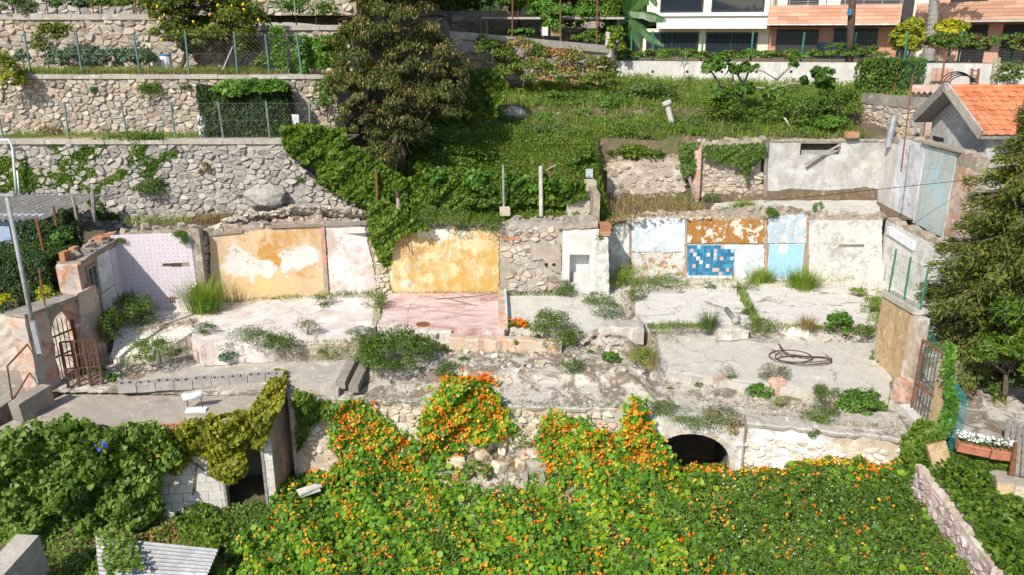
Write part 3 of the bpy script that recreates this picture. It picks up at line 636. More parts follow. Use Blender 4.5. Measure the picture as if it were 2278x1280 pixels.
M['f_pink'] = floor('pale pink worn floor', (.71,.62,.58), [((.76,.70,.65), 1.2, .5, .12, {}), (DIRT, 1.4, .64, .04, {'seed': 4, 'sc': (.6, 1.3, 1), 'dist': 1}), ((.58,.49,.44), 5, .63, .06, {'seed': 9})])
M['f_red'] = floor('worn red painted floor', (.50,.27,.23), [((.66,.52,.47), 1.5, .46, .12, {'sc': (.6, 1.5, 1)}), ((.70,.62,.57), 3.2, .60, .07, {'seed': 4}), (DIRT, 1.5, .68, .04, {'seed': 9, 'dist': 1})])
M['f_white'] = floor('bleached cement floor', (.74,.71,.66), [((.66,.62,.55), 1.3, .54, .1, {}), (DIRT, 1.15, .60, .03, {'seed': 4, 'dist': 1.2, 'sc': (.7, 1.3, 1)}), ((.22,.18,.13), 4.5, .66, .04, {'seed': 12})])
M['f_white2'] = floor('pale cream cement floor', (.68,.65,.58), [((.60,.57,.50), 1.5, .54, .1, {}), (DIRT, 1.3, .64, .03, {'seed': 14, 'dist': 1.2}), ((.40,.34,.27), 6, .66, .04, {'seed': 12})])
M['f_grey'] = floor('warm grey cement slab', (.58,.545,.485), [((.50,.465,.405), 1.1, .52, .14, {'sc': (.6, 1.4, 1)}), ((.28,.22,.165), 1.2, .645, .03, {'seed': 4, 'dist': 1.3}), ((.64,.61,.55), 3.6, .62, .06, {'seed': 9}), ((.42,.38,.32), 8, .66, .05, {'seed': 12})])
M['f_path'] = floor('cracked cement path', (.55,.51,.45), [((.42,.38,.325), 1.6, .53, .08, {}), (DIRT, 1.9, .60, .04, {'seed': 4, 'dist': 1.2}), ((.63,.59,.53), 4, .62, .05, {'seed': 9}), ((.16,.14,.06), 3, .70, .05, {'seed': 15})])
# ------------------------------------------------------------------ the ruin's back walls
lav = wall('tiled_wall', 'lavender tiled back wall of the roofless corner room', PL_lav, [(250, 528), (300, 516), (345, 512), (400, 510), (442, 512)], M['rubble'], -.2, .35, .03, capm=M['rubble'])
q = PL_lav.poly([(264, 690), (264, 522), (436, 517), (445, 686)]); ts = .105
m = MB(); x0, x1 = q[0][0], q[3][0]
for j in range(18):
    for i in range(40):
        s = x0+i*ts; z = j*ts+.005
        top = np.interp(s, [q[1][0], q[2][0]], [q[1][1], q[2][1]])
        if s+ts > x1 or z+ts > top+rng.uniform(0, .09): continue
        if 12 < i < 17 and j == 10 and True: continue
        m.hexa([PL_lav.w((s+.0006, z+.0006), 0), PL_lav.w((s+ts-.0006, z+.0006), 0), PL_lav.w((s+ts-.0006, z+.0006), .016), PL_lav.w((s+.0006, z+.0006), .016),
                PL_lav.w((s+.0006, z+ts-.0006), 0), PL_lav.w((s+ts-.0006, z+ts-.0006), 0), PL_lav.w((s+ts-.0006, z+ts-.0006), .016), PL_lav.w((s+.0006, z+ts-.0006), .016)])
part('wall_tiles', m, M['tile_lav'], lav, kind='stuff')
m = MB(); slab_on(m, PL_lav, PL_lav.poly(sq((362, 402), 586, 592)), .022, 0); part('socket_slot', m, M['rust_dk'], lav)
m = MB()
for k in range(3): m.tube([PL_lav.w(PL_lav.px(380+k*4, 655), .0), PL_lav.w(PL_lav.px(380+k*4, 672), .04)], .012)
m.bar(PL_lav.w(PL_lav.px(372, 662), .03), PL_lav.w(PL_lav.px(394, 662), .03), .02); part('pipe_stub', m, M['rust'], lav)
# stone pier between lavender and orange
PLp = Plane(PL_lav.w((PL_lav.L-.02, 0), -.05), PL_or.w((.05, 0), .0))
pier = wall('stone_pier', 'broken stone pier between the lavender tiles and the orange wall', PLp, [(438, 520), (450, 512), (478, 515)], M['rubble'], -.2, .35, .03, capm=M['rubble'])
stones(pier, PLp, PLp.poly([(440, 640), (440, 525), (474, 522), (478, 640)]), .2, .15, M['stone_fr'], .09, .14)
m = MB(); c = PLp.px(443, 562); bx = [PLp.w((c[0]-.07+i*.075, c[1]+j*.07), .06) for i in range(2) for j in range(2)]
for b in bx: m.box(b, (.06, .1, .055), math.atan2(PLp.e[1], PLp.e[0]))
part('hollow_brick', m, M['brick'], pier)
orw = wall('painted_wall', 'back wall with blotched orange and white paint, left of the yellow wall', PL_or, [(466, 520), (520, 508), (600, 500), (660, 494), (712, 489), (770, 490), (816, 494), (830, 505)], M['rubble'], -.2, .35, .035, capm=M['rubble'])
panel(orw, PL_or, [(472, 690), (466, 524), (540, 517), (640, 508), (712, 500), (718, 500), (727, 665)], M['p_orange'], .0, .03, .014)
panel(orw, PL_or, [(735, 662), (724, 501), (780, 500), (812, 504), (822, 560), (832, 600), (836, 656)], M['p_pinkwhite'], .0, .03, .012, label='pinkish white plaster panel at the right end')
m = MB(); slab_on(m, PL_or, PL_or.poly([(722, 660), (712, 494), (721, 494), (732, 660)]), .06, 0); part('timber_batten', m, M['salmon_gr'], orw)
m = MB(); slab_on(m, PL_or, PL_or.poly([(466, 524), (466, 519), (540, 512), (540, 517)]), .07, -.1); slab_on(m, PL_or, PL_or.poly([(603, 507), (603, 501), (815, 493), (815, 499)]), .08, -.2); part('ledge_board', m, M['conc_dk'], orw)
# vine covered pier and the yellow wall
PLp2 = Plane(PL_or.w((PL_or.L-.06, 0), -.02), PL_ye.w((.08, 0), .02))
pier2 = wall('stone_pier', 'rough stone pier left of the yellow wall, draped with bright ivy', PLp2, [(822, 520), (840, 505), (866, 512)], M['mortar_dk'], -.2, .35, .03, capm=M['rubble'])
stones(pier2, PLp2, PLp2.poly([(838, 655), (826, 515), (864, 515), (866, 655)]), .17, .12, M['stone_fr'], .08, .13)
yel = wall('painted_wall', 'ochre yellow painted back wall under overhanging weeds', PL_ye, [(864, 514), (920, 508), (1000, 505), (1060, 508), (1112, 506)], M['rubble'], -.2, .35, .03, capm=M['rubble'])
panel(yel, PL_ye, [(870, 660), (863, 516), (940, 509), (1000, 511), (1060, 514), (1109, 514), (1111, 660)], M['p_yellow'], .0, .03, .016)
# bare stone wall
stw = wall('stone_wall', 'bare stone and mortar wall between the yellow wall and the white hearth', PL_st, [(1112, 505), (1140, 498), (1200, 494), (1252, 492)], M['mortar_dk'], -.2, .35, .03, capm=M['rubble'])
stones(stw, PL_st, PL_st.poly([(1124, 540), (1124, 508), (1242, 502), (1242, 538)]), .15, .095, M['stone_up'], .07, .12)
stones(stw, PL_st, PL_st.poly([(1126, 652), (1126, 548), (1176, 548), (1190, 592), (1240, 612), (1242, 652)]), .17, .12, M['stone_up'], .05, .26, keep=.9)
panel(stw, PL_st, [(1180, 545), (1246, 542), (1250, 610), (1225, 600), (1205, 575), (1185, 580)], M['mortar'], .02, .03, .02)
for k in range(3):
    m = MB(); slab_on(m, PL_st, PL_st.poly(sq((1118+k*14, 1130+k*14), 526, 534)), .06, 0); part('brick', m, M['brick'], stw)
for u_, v_ in ((1215, 588), (1232, 588)):
    m = MB(); c = PL_st.px(u_, v_); slab_on(m, PL_st, [(c[0]+.05*math.cos(a), c[1]+.045*math.sin(a)) for a in np.arange(7)*.9], .056, .03); part('flue_hole', m, M['black_pl'], stw)
# white hearth
HY = .62
PL_h = Plane(PZ(1250, 652), PZ(1328, 652)); PL_hp = Plane(PZ(1324, 656), PZ(1354, 656))
hea = thing('hearth', 'white plastered hearth with a square niche, mid ruin', 'fireplace', PL_h.w((.4, 0)))
Q = PL_h.poly
m = MB()
n0, n1 = Q([(1266, 632)])[0], Q([(1312, 567)])[0]; tl = Q([(1252, 507)])[0]; br = Q([(1328, 652)])[0]
for (a, b) in (((tl[0], -.2), (n0[0], tl[1])), ((n1[0], -.2), (br[0], tl[1]-.02)), ((n0[0], n1[1]), (n1[0], tl[1]-.01)), ((n0[0], -.2), (n1[0], n0[1]))):
    slab_on(m, PL_h, [(a[0], a[1]), (b[0], a[1]), (b[0], b[1]), (a[0], b[1])], 0, -.5)
part('chimney_breast', m, M['p_white'], hea)
m = MB(); slab_on(m, PL_h, [(n0[0], n0[1]), (n1[0], n0[1]), (n1[0], n1[1]), (n0[0], n1[1])], -.34, -.49); part('niche_back', m, M['p_lilac'], hea)
m = MB(); slab_on(m, PL_h, [(n0[0]+.12, n0[1]), (n1[0], n0[1]), (n1[0], n0[1]+.26), (n0[0]+.12, n0[1]+.24)], -.22, -.335); part('niche_step', m, M['p_white'], hea)
m = MB(); slab_on(m, PL_hp, rag(PL_hp.poly([(1326, 660), (1324, 550), (1332, 535), (1353, 532), (1355, 660)]), .1, .008), .06, -.9); part('side_pier', m, M['p_whitepeel'], hea)
m = MB()
for k in range(5): m.box(PL_hp.w((.2+.02*(k % 2), PL_hp.px(1340, 530)[1]+.035+.062*k), -.35), (.3, .3, .055), .05*k)
part('brick_stub', m, M['brick'], hea)
m = MB(); slab_on(m, PL_h, rag(Q([(1240, 508), (1238, 500), (1255, 494), (1290, 497), (1330, 492), (1330, 506)]), .1, .015), .05, -.75); part('stone_lintel', m, M['rubble'], hea)
# right hand back wall: each room's paint is its own panel
rw = wall('painted_wall', 'long right back wall with blue mosaic, brown and white peeling panels', PL_r, [(1340, 505), (1380, 497), (1420, 486), (1500, 478), (1530, 480), (1600, 470), (1700, 468), (1760, 474), (1800, 480), (1900, 484), (1966, 484)], M['rubble'], -.2, .3, .03, capm=M['rubble'])
for px, mt, lb in (([(1342, 640), (1342, 508), (1400, 492), (1403, 640)], 'p_green', 'grey green peeling panel at the left end'),
               ([(1405, 560), (1405, 492), (1470, 485), (1526, 487), (1523, 560)], 'p_blue', 'pale blue upper panel'),
               ([(1401, 640), (1401, 562), (1523, 560), (1521, 640)], 'p_brownpeel', 'brown and white peeling lower panel'),
               ([(1527, 541), (1529, 486), (1600, 488), (1660, 488), (1704, 490), (1703, 541)], 'p_brown', 'ginger brown peeling panel above the mosaic'),
               ([(1634, 640), (1634, 545), (1699, 545), (1697, 640)], 'p_blue', 'pale blue flaking panel right of the mosaic'),
               ([(1706, 541), (1707, 490), (1725, 480), (1794, 476), (1793, 541)], 'p_bluepeel', 'sky blue peeling panel above the small tiles'),
               ([(1799, 640), (1798, 490), (1880, 490), (1960, 489), (1963, 640)], 'p_whitepeel', 'white panel flaked to grey at the right end')):
    panel(rw, PL_r, px, M[mt], .0, .03, .011, label=lb)
for u_ in (1402, 1526, 1703, 1796):
    m = MB(); slab_on(m, PL_r, PL_r.poly([(u_-3, 630), (u_-3, 484), (u_+2, 484), (u_+2, 630)]), .045, 0); part('partition_scar', m, M['salmon_gr'], rw)
a = PL_r.px(1523, 612); b = PL_r.px(1634, 545); nx, ny = 14, 8; tw = (b[0]-a[0])/nx; th_ = (b[1]-a[1])/ny
m = MB(); slab_on(m, PL_r, [(a[0], -.1), (b[0], -.1), (b[0], b[1]), (a[0], b[1])], .03, 0); part('tile_bed', m, M['p_blue'], rw)
TB = [plain('teal blue glazed tile', (.035,.20,.36), .2, .35, 4, .05), plain('white glazed tile', (.72,.72,.70), .25, .06, 8, .05), plain('peach glazed tile', (.62,.40,.34), .25, .1, 8, .05), plain('pale blue glazed tile', (.36,.58,.70), .25, .1, 8, .05), plain('mid blue glazed tile', (.055,.29,.47), .2, .25, 4, .05)]
tmes = []
for mt in TB:
    tm = MB().box((0, 0, 0), (tw*.92, .016, th_*.92), math.atan2(PL_r.e[1], PL_r.e[0])); me = tm.mesh('mosaic_tile', mt); tmes.append(me)
spec = {(2, 5): 1, (3, 4): 1, (6, 5): 1, (8, 6): 2, (8, 4): 2, (8, 5): 3, (10, 4): 2, (11, 7): 1, (10, 7): 2, (2, 2): 2, (4, 3): 1, (6, 2): 1, (8, 1): 2, (9, 1): 2, (13, 6): 3, (13, 4): 3, (10, 0): 2, (1, 6): 2, (12, 1): 2, (3, 7): 3}
for i in range(nx):
    for j in range(ny):
        if (i, j) in ((13, 7), (12, 7), (0, 0)): continue
        me = tmes[spec.get((i, j), 4 if rng.random() < .3 else 0)]
        link('mosaic_tile', me, rw, PL_r.w((a[0]+(i+.5)*tw, a[1]+(j+.5)*th_), .033)-wloc(rw))
# small light blue tiles: joined, 5 pixels each
a = PL_r.px(1702, 640); b = PL_r.px(1790, 543); m = MB(); s = .062
for i in range(int((b[0]-a[0])/s)):
    for j in range(int((b[1]+.1)/s)+1):
        if 1725 < 1702+88*(i+.5)*s/(b[0]-a[0]) < 1748 and b[1]-.32 < j*s-.1 < b[1]-.02: continue
        if j*s-.1+s > b[1]: continue
        c = PL_r.w((a[0]+(i+.5)*s, j*s-.1+s/2), .033); m.box(c, (s-.004, .014, s-.004), math.atan2(PL_r.e[1], PL_r.e[0]))
part('small_tiles', m, M['tile_blue_lt'], rw, kind='stuff'); m = MB(); slab_on(m, PL_r, [(a[0], -.1), (b[0], -.1), (b[0], b[1]), (a[0], b[1])], .03, 0); part('tile_bed', m, M['p_blue'], rw)
# counter at right end of that wall
m = MB(); q0 = PL_r.px(1922, 585); slab_on(m, PL_r, [(q0[0], -.1), (q0[0]+.46, -.1), (q0[0]+.46, q0[1]), (q0[0], q0[1])], .28, 0.031); part('wash_counter', m, M['p_white'], rw)
m = MB()
for k in range(2): slab_on(m, PL_r, PL_r.poly(sq((1865, 1921), 543+k*2, 546+k*2)), .05, 0)
part('shelf_scar', m, M['conc_dk'], rw)
# lower right side wall, running to the viewer
PL_rs = Plane((10.15, PL_r.w((PL_r.L, 0))[1]+.1, 0), (10.35, 16.9, 0))
rsw = thing('painted_wall', 'white peeling side wall at the right end, partly behind the spruce', 'wall', PL_rs.w((1.5, 0)))
m = MB(); slab_on(m, PL_rs, [(0, -.5), (0, 1.68)]+[(s, 1.66+.05*rng.normal()) for s in np.arange(.2, 3.9, .2)]+[(4.0, 1.6), (4.0, -.5)], 0, -.3); part('masonry', m, M['rubble'], rsw)
m = MB(); slab_on(m, PL_rs, rag([(0, -.3), (0, 1.6), (3.95, 1.5), (3.95, -.3)], .15, .015), .03, -.01); part('plaster_panel', m, M['p_whitepeel'], rsw)
m = MB(); slab_on(m, PL_rs, [(.25, 1.50), (1.6, 1.42), (1.6, 1.2), (.25, 1.3)], .10, .02); part('ledge_band', m, M['p_lilac'], rsw)
# ------------------------------------------------------------------ upper rooms at right
UZ = PY(1700, 470, 21.6)[2]
PL_u = Plane((2.55, 23.55, 0), (10.98, 23.6, 0))
ug = thing('plaster_wall', 'grey plastered upper wall with a narrow window slot', 'wall', PL_u.w((6.2, UZ)))
g = PL_u.poly; m = MB()
L0 = g([(1700, 450)])[0]; wn = g([(1779, 345), (1872, 319)]); R0 = g([(1956, 470)])[0]; tp = g([(1700, 314), (1956, 312)])
zt = tp[0][1]
for (x0, z0, x1, z1) in ((L0[0], UZ-.2, wn[0][0], zt), (wn[1][0], UZ-.2, R0[0], zt+.02), (wn[0][0], UZ-.2, wn[1][0], wn[0][1]), (wn[0][0], wn[1][1], wn[1][0], zt+.01)):
    slab_on(m, PL_u, [(x0, z0), (x1, z0), (x1, z1), (x0, z1)], 0, -.25)
part('masonry', m, M['plaster_gr'], ug)
m = MB(); xs = np.linspace(L0[0], R0[0], 40)
top = [(x, zt+.03+.02*rng.normal()) for x in xs]; slab_on(m, PL_u, [(xs[0], zt-.015)]+top+[(xs[-1], zt-.015)], .03, -.27); part('broken_top', m, M['rubble'], ug)
m = MB(); a, b = g([(1787, 364), (1868, 321)]); m.bar(PL_u.w(a, .16), PL_u.w(b, .05), .06, .045); part('loose_batten', m, M['wood_post'], ug)
m = MB(); c0, c1 = g([(1786, 346), (1868, 336)]); slab_on(m, PL_u, [(c0[0], c0[1]), (c1[0], c0[1]), (c1[0], c1[1]), (c0[0], c1[1])], -.16, -.2); part('window_board', m, M['sheet'], ug)
m = MB(); slab_on(m, PL_u, g([(1697, 445), (1700, 318), (1707, 318), (1705, 445)]), .05, 0); part('edge_pilaster', m, M['conc_dk'], ug)
# stone filled bays left of it
ub = wall('stone_wall', 'crumbling stone bay between the leaning beam and the grey upper wall', PL_u, [(1560, 318), (1640, 314), (1698, 312)], M['mortar'], UZ-.2, .25, .03, capm=M['rubble'])
stones(ub, PL_u, PL_u.poly([(1562, 450), (1562, 372), (1695, 372), (1694, 450)]), .17, .11, M['stone_up'], .05, .2)
ub2 = wall('stone_wall', 'pinkish rubble bay at the left of the upper rooms', PL_u, [(1352, 366), (1400, 358), (1470, 354), (1528, 350)], M['mortar_pk'], UZ-.2, .25, .03, capm=M['rubble'])
stones(ub2, PL_u, PL_u.poly([(1356, 455), (1356, 372), (1522, 360), (1526, 455)]), .17, .11, M['stone_up'], .04, .26, keep=.7)
m = MB(); e0, e1 = PL_u.px(1545, 440), PL_u.px(1550, 325); m.bar(PL_u.w(e0, .12), PL_u.w(e1, .12), .2, .18); solo('salmon_jamb', m, M['salmon'], 'salmon plastered door jamb standing left of the upper stone bay', 'jamb')
m = MB(); m.bar(PL_u.w(PL_u.px(1545, 445), .35), PL_u.w(PL_u.px(1516, 350), .15), .09, .09); solo('wooden_beam', m, M['wood_gr'], 'grey wooden beam leaning against the salmon door jamb', 'beam')
# right side wall of the upper rooms
PL_us = Plane((10.98, 23.62, 0), (10.8, 18.4, 0))
us = thing('painted_wall', 'upper right side wall in white, lilac and turquoise paint', 'wall', PL_us.w((2.4, UZ)))
ztop = lambda s: 3.62+.05*s*.4
m = MB(); slab_on(m, PL_us, [(0, UZ-.3)]+[(s, ztop(s)+.05*rng.normal()) for s in np.arange(0, 5.2, .17)]+[(5.2, UZ-.3)], 0, -.3); part('masonry', m, M['rubble'], us)
for (s0, s1, mt, zz) in ((.02, .98, 'p_white', -.25), (1.0, 2.55, 'p_lilac', -.04), (2.6, 4.2, 'p_turq', -.05), (4.25, 5.15, 'salmon', -.35)):
    m = MB(); slab_on(m, PL_us, rag([(s0, UZ-.2), (s0, ztop(s0)+zz), (s1, ztop(s1)+zz), (s1, UZ-.2)], .12, .012), .03, -.01); part('plaster_panel', m, M[mt], us)
m = MB(); m.tube([PL_us.w((.5, 3.3), .12), PL_us.w((.5, 4.15), .05)], .1, 10); solo('vent_pipe', m, M['galv'], 'short galvanised vent pipe on top of the white upper side wall', 'pipe', smooth=False)
m = MB(); slab_on(m, PL_us, [(2.4, 3.66), (4.4, 3.70), (4.4, 3.75), (2.4, 3.72)], .10, -.25); solo('plank', m, M['wood_post'], 'long pale plank lying along the top of the turquoise wall', 'plank')
# ------------------------------------------------------------------ floors of the ruin
def floorslab(name, px, mat, z=0.0, zs=None, th=.5, amp=.03, seg=.18):
    pts = [PZ(u, v, (zs[i] if zs else z)) for i, (u, v) in enumerate(px)]
    out = []; k = len(pts)
    for i in range(k):
        a, b = pts[i], pts[(i+1) % k]; L = np.linalg.norm(b-a); n = max(1, int(L/seg)); out.append(a); d = (b-a)/(L+1e-9)
        for j in range(1, n):
            p = a+(b-a)*(j+rng.uniform(-.25, .25))/n; q = rng.normal()*amp; out.append(p+np.array([-d[1]*q, d[0]*q, 0]))
    m = MB(); m.prism(out, [p-np.array([0, 0, th]) for p in out])
    return solo(name, m, mat, kind='structure')
floorslab('lavender_room_floor', [(262, 690), (455, 684), (448, 712), (410, 716), (262, 734)], M['f_pink'], .004)
floorslab('tiled_floor', [(255, 735), (330, 722), (432, 714), (430, 738), (395, 760), (372, 772), (330, 792), (245, 795)], M['tile_cream'], zs=[-.0, -.0, -.0, -.06, -.18, -.24, -.36, -.40])
floorslab('pink_floor', [(455, 675), (640, 662), (850, 650), (846, 705), (822, 735), (800, 748), (700, 752), (610, 757), (540, 760), (450, 768), (425, 752), (436, 715)], M['f_pink'], 0)
floorslab('red_floor', [(862, 652), (1118, 652), (1122, 735), (1000, 730), (838, 722), (850, 690)], M['f_red'], .012)
floorslab('cement_floor', [(1126, 652), (1262, 652), (1330, 655), (1400, 650), (1408, 700), (1380, 722), (1300, 738), (1250, 735), (1128, 728)], M['f_white2'], 0)
floorslab('bleached_floor', [(1355, 622), (1640, 616), (1640, 650), (1672, 722), (1560, 716), (1440, 720), (1412, 690), (1414, 648), (1355, 648)], M['f_white'], 0)
floorslab('bleached_floor', [(1641, 616), (1975, 620), (1950, 700), (1945, 724), (1800, 716), (1680, 712), (1655, 660)], M['f_white'], .006)
floorslab('side_passage_floor', [(1962, 620), (2200, 640), (2300, 800), (2060, 800), (1990, 690)], M['f_white'], -.03)
floorslab('grey_slab', [(1432, 736), (1700, 733), (1946, 742), (1952, 800), (1985, 845), (1977, 885), (1800, 869), (1620, 848), (1446, 831), (1462, 790)], M['f_grey'], zs=[-.22, -.22, -.22, -.36, -.46, -.5, -.5, -.5, -.5, -.38], th=.45)
floorslab('front_path', [(1120, 868), (1460, 842), (1980, 896), (2020, 962), (1660, 934), (1440, 917), (1150, 888)], M['f_path'], zs=[-.70, -.70, -.72, -.735, -.745, -.745, -.745], th=.3, amp=.015)
floorslab('front_landing', [(262, 862), (405, 806), (600, 800), (772, 796), (788, 800), (752, 868), (640, 852), (420, 862)], M['conc'], zs=[-.60, -.5, -.5, -.5, -.5, -.58, -.58, -.6], th=.3, amp=.012)
def kerb(name, label, a, b, za, zb, wd, ht, mat, group=None):
    A, B = PZ(*a, za), PZ(*b, zb); d = unit(B-A); n = np.array([d[1], -d[0], 0]); k = max(3, int(np.linalg.norm(B-A)/.13)); m = MB(); f, bk, zz = [rng.normal(size=k+1)*.03 for _ in range(3)]; V = []
    for i in range(k+1):
        p = A+(B-A)*i/k; V += [p+n*(wd/2+f[i]+.02)-[0,0,ht], p+n*(wd/2+f[i])+[0,0,-.03+zz[i]*.5], p+n*(wd/2+f[i]-.035)+[0,0,zz[i]*.5], p-n*(wd/2+bk[i])+[0,0,zz[i]*.3], p-n*(wd/2)-[0,0,ht]]
    m.add(V, [(5*i+j, 5*i+j+1, 5*i+j+6, 5*i+j+5) for i in range(k) for j in range(4)]+[(4, 3, 2, 1, 0), tuple(5*k+j for j in range(5))])
    return solo(name, m, mat, label, 'kerb', group)
kerb('low_kerb', 'low cracked kerb crossing the rubble strip in the middle', (838, 800), (1245, 812), -.40, -.44, .30, .25, M['conc'])
kerb('footing', 'low concrete footing in front of the cement floor, right of the kerb', (1330, 818), (1408, 826), -.46, -.48, .34, .3, M['f_white2'])
kerb('footing', 'peach plastered footing along the front of the red floor', (1000, 747), (1250, 758), -.06, -.10, .28, .4, paint('faded peach plaster', (.62,.48,.37), [((.60,.36,.22), 3, .56, .06, {'rough': .7}), ((.50,.45,.39), 5, .56, .06, {'seed': 3}), ((.68,.63,.56), 4, .6, .05, {'seed': 8})], .6))
kerb('footing', 'whitish footing along the front edge of the red floor at its left', (842, 729), (1005, 735), -.02, -.03, .25, .4, M['f_white2'])
kerb('footing', 'long broken footing under the edge of the pale pink floor', (440, 772), (800, 760), -.16, -.14, .3, .45, M['rubble'])
kerb('footing', 'white footing between the bleached floor and the grey slab', (1592, 728), (1660, 726), -.02, -.02, .38, .25, M['f_white2'])
kerb('footing', 'cracked white footing near the round green bush', (1730, 722), (1800, 728), -.02, -.02, .28, .25, M['f_white'])
kerb('footing', 'blocky concrete step at the back corner of the rubble strip', (1342, 718), (1432, 722), .06, .05, .5, .4, M['conc'])
m = MB(); a, b = PZ(1116, 652), PZ(1120, 732); m.bar(a+[0,0,.02], b+[0,0,.02], .20, .14); m2 = MB(); m2.bar(PZ(1124, 656)+[0,0,.06], PZ(1128, 728)+[0,0,.06], .05, .2)
st = thing('wall_stub', 'low partition stub in peach and pale blue between the red and cement floors', 'wall', PZ(1120, 700)); part('masonry', m, M['salmon'], st); part('blue_face', m2, M['p_bluepeel'], st)
# salmon pier stumps along the grey slab's front
for i, (u, v, wdt, h, lb) in enumerate(((1605, 868, .34, .22, 'short salmon pier stump at the front of the grey slab, the left one'), (1728, 882, .33, .26, 'rough pinkish pier stump at the front of the grey slab, the middle one'), (1432, 838, .30, .24, 'pinkish broken pier stump at the left front corner of the grey slab'))):
    p = PZ(u, v, -.72); m = MB(); m.box(p+[0, .12, h/2-.02], (wdt, .28, h+.1), .1*i); m.box(p+[.02, .12, h+.05], (wdt*.8, .2, .06), .3); solo('pier_stump', m, M['salmon'], lb, 'pier', 'pier stumps in front of the grey slab')
# two narrow slabs beside the front landing
for (a, b, lb) in (((812, 812), (786, 866), 'narrow dark concrete slab on edge right of the landing'), ((786, 800), (757, 858), 'dark trench edge beam along the right of the landing')):
    m = MB(); m.bar(PZ(*a, -.5), PZ(*b, -.55), .20, .16); solo('edge_beam', m, M['conc_dk'], lb, 'beam')
# ------------------------------------------------------------------ the front wall of the terrace
PF1 = Plane(FP[1], FP[2]); PF2 = Plane(FP[3], FP[4])
fw = thing('stone_wall', 'cream rubble front wall under the terrace, half covered by orange flowers', 'wall', PF1.w((3.3, -2.6)))
L1 = PF1.L; m = MB(); slab_on(m, PF1, [(0, -3.1)]+[(s, -.80+.015*rng.normal()) for s in np.linspace(0, L1, 30)]+[(L1, -3.1)], 0, -.4); part('masonry', m, M['mortar_pk'], fw)
stones(fw, PF1, [(.4, -2.1), (.4, -.86), (L1-.05, -.86), (L1-.05, -2.0), (L1*.5, -2.1), (.4, -2.1)], .175, .12, M['stone_fr'], .06, .2, keep=.95)
def coping(pl, s0, s1, zf, mat, parent, d=.05):
    s = s0
    while s < s1-.05:
        e = min(s1, s+rng.uniform(.5, 1.5)); q = [(x, zf(x)) for x in np.linspace(s, e-.006, max(3, int((e-s)/.12)))]; f = [d+rng.normal()*.022 for _ in q]; V = []
        for (x, z), ff in zip(q, f): h = rng.normal()*.008; V += [pl.w((x, z-.08+h), ff-.02), pl.w((x, z-.01+h), ff), pl.w((x, z+.012+h*.5), ff-.03), pl.w((x, z+.012), -.34), pl.w((x, z-.08), -.34)]
        k = len(q)-1; m = MB(); m.add(V, [(5*i+j, 5*i+j+1, 5*i+j+6, 5*i+j+5) for i in range(k) for j in range(4)]+[(4, 3, 2, 1, 0), tuple(5*k+j for j in range(5))]); part('coping_slab', m, mat, parent); s = e
coping(PF1, 0, L1, lambda x: -.757, M['f_path'], fw)

# arch segment
ar = thing('arch_wall', 'whitewashed wall with a dark low arch opening beside the flowers', 'wall', PF2.w((1, -2.3)))
g = PF2.poly; S = lambda u, v: PF2.px(u, v)
aL, aR = S(1452, 1060)[0], S(1621, 1060)[0]; ac = (aL+aR)/2; zs_, za = S(1540, 1040)[1], S(1540, 962)[1]
wl, wr = -.12, S(1654, 1000)[0]
arc = [(ac+(aR-aL)/2*math.cos(t), zs_+(za-zs_)*abs(math.sin(t))**.72) for t in np.linspace(0, math.pi, 19)]
ztp = lambda s: np.interp(s, [wl, 0, S(1500, 930)[0], wr], [S(1424, 932)[1], S(1440, 926)[1], S(1520, 936)[1], S(1654, 950)[1]])
topl = [(s, ztp(s)+.012*rng.normal()) for s in np.linspace(wl, wr, 18)]
outl = [(wl, -3.0)]+topl+[(wr, -3.0), (aR, -3.0)]+arc+[(aL, -3.0)]
m = MB(); slab_on(m, PF2, outl, .07, -.35); part('masonry', m, M['p_greywash'] if 'p_greywash' in M else M['stone_wash'] if 'stone_wash' in M else paint('limewashed rough masonry', (.60,.565,.50), [((.70,.68,.65), 2, .5, .1, {}), ((.44,.39,.32), 5, .6, .06, {'seed': 4}), ((.30,.26,.21), 9, .66, .05, {'seed': 8})], .9), ar)
for k in range(17):    # ring of thin voussoirs
    t0 = math.pi*(k+.06)/17; t1 = math.pi*(k+.94)/17; ra, rb = (aR-aL)/2, (za-zs_); p = lambda t, e: (ac+(ra+e)*math.cos(t), zs_+(rb+e)*abs(math.sin(t))**.72)
    m = MB(); slab_on(m, PF2, [p(t0, .005), p(t1, .005), p(t1, .10), p(t0, .10)], .078+.006*rng.normal(), .05); me = m.mesh('voussoir', M['stone_up'], PF2.w(p((t0+t1)/2, .1))); fixn(me); link('voussoir', me, ar, PF2.w(p((t0+t1)/2, .1))-wloc(ar))
m = MB(); k = len(arc)  # vault behind
for d0, d1 in ((-.34, -2.6),):
    V = [PF2.w(q, d0) for q in [(aR+.02, -3)]+[(x*1.0, z+.02) for x, z in arc]+[(aL-.02, -3)]]; V2 = [PF2.w(q, d1) for q in [(aR+.02, -3)]+[(x, z+.02) for x, z in arc]+[(aL-.02, -3)]]; n = len(V)
    m.add(V+V2, [(i, i+1, n+i+1, n+i) for i in range(n-1)]+[tuple(range(n, 2*n))])
part('vault', m, M['conc_dk'], ar, fix=False)
stones(ar, PF2, [(aR+.05, -2.6), (aR+.05, ztp(aR)-.2), (wr-.04, ztp(wr)-.15), (wr-.04, -2.6)], .2, .14, M['stone_wh'], .035, .3, .07)
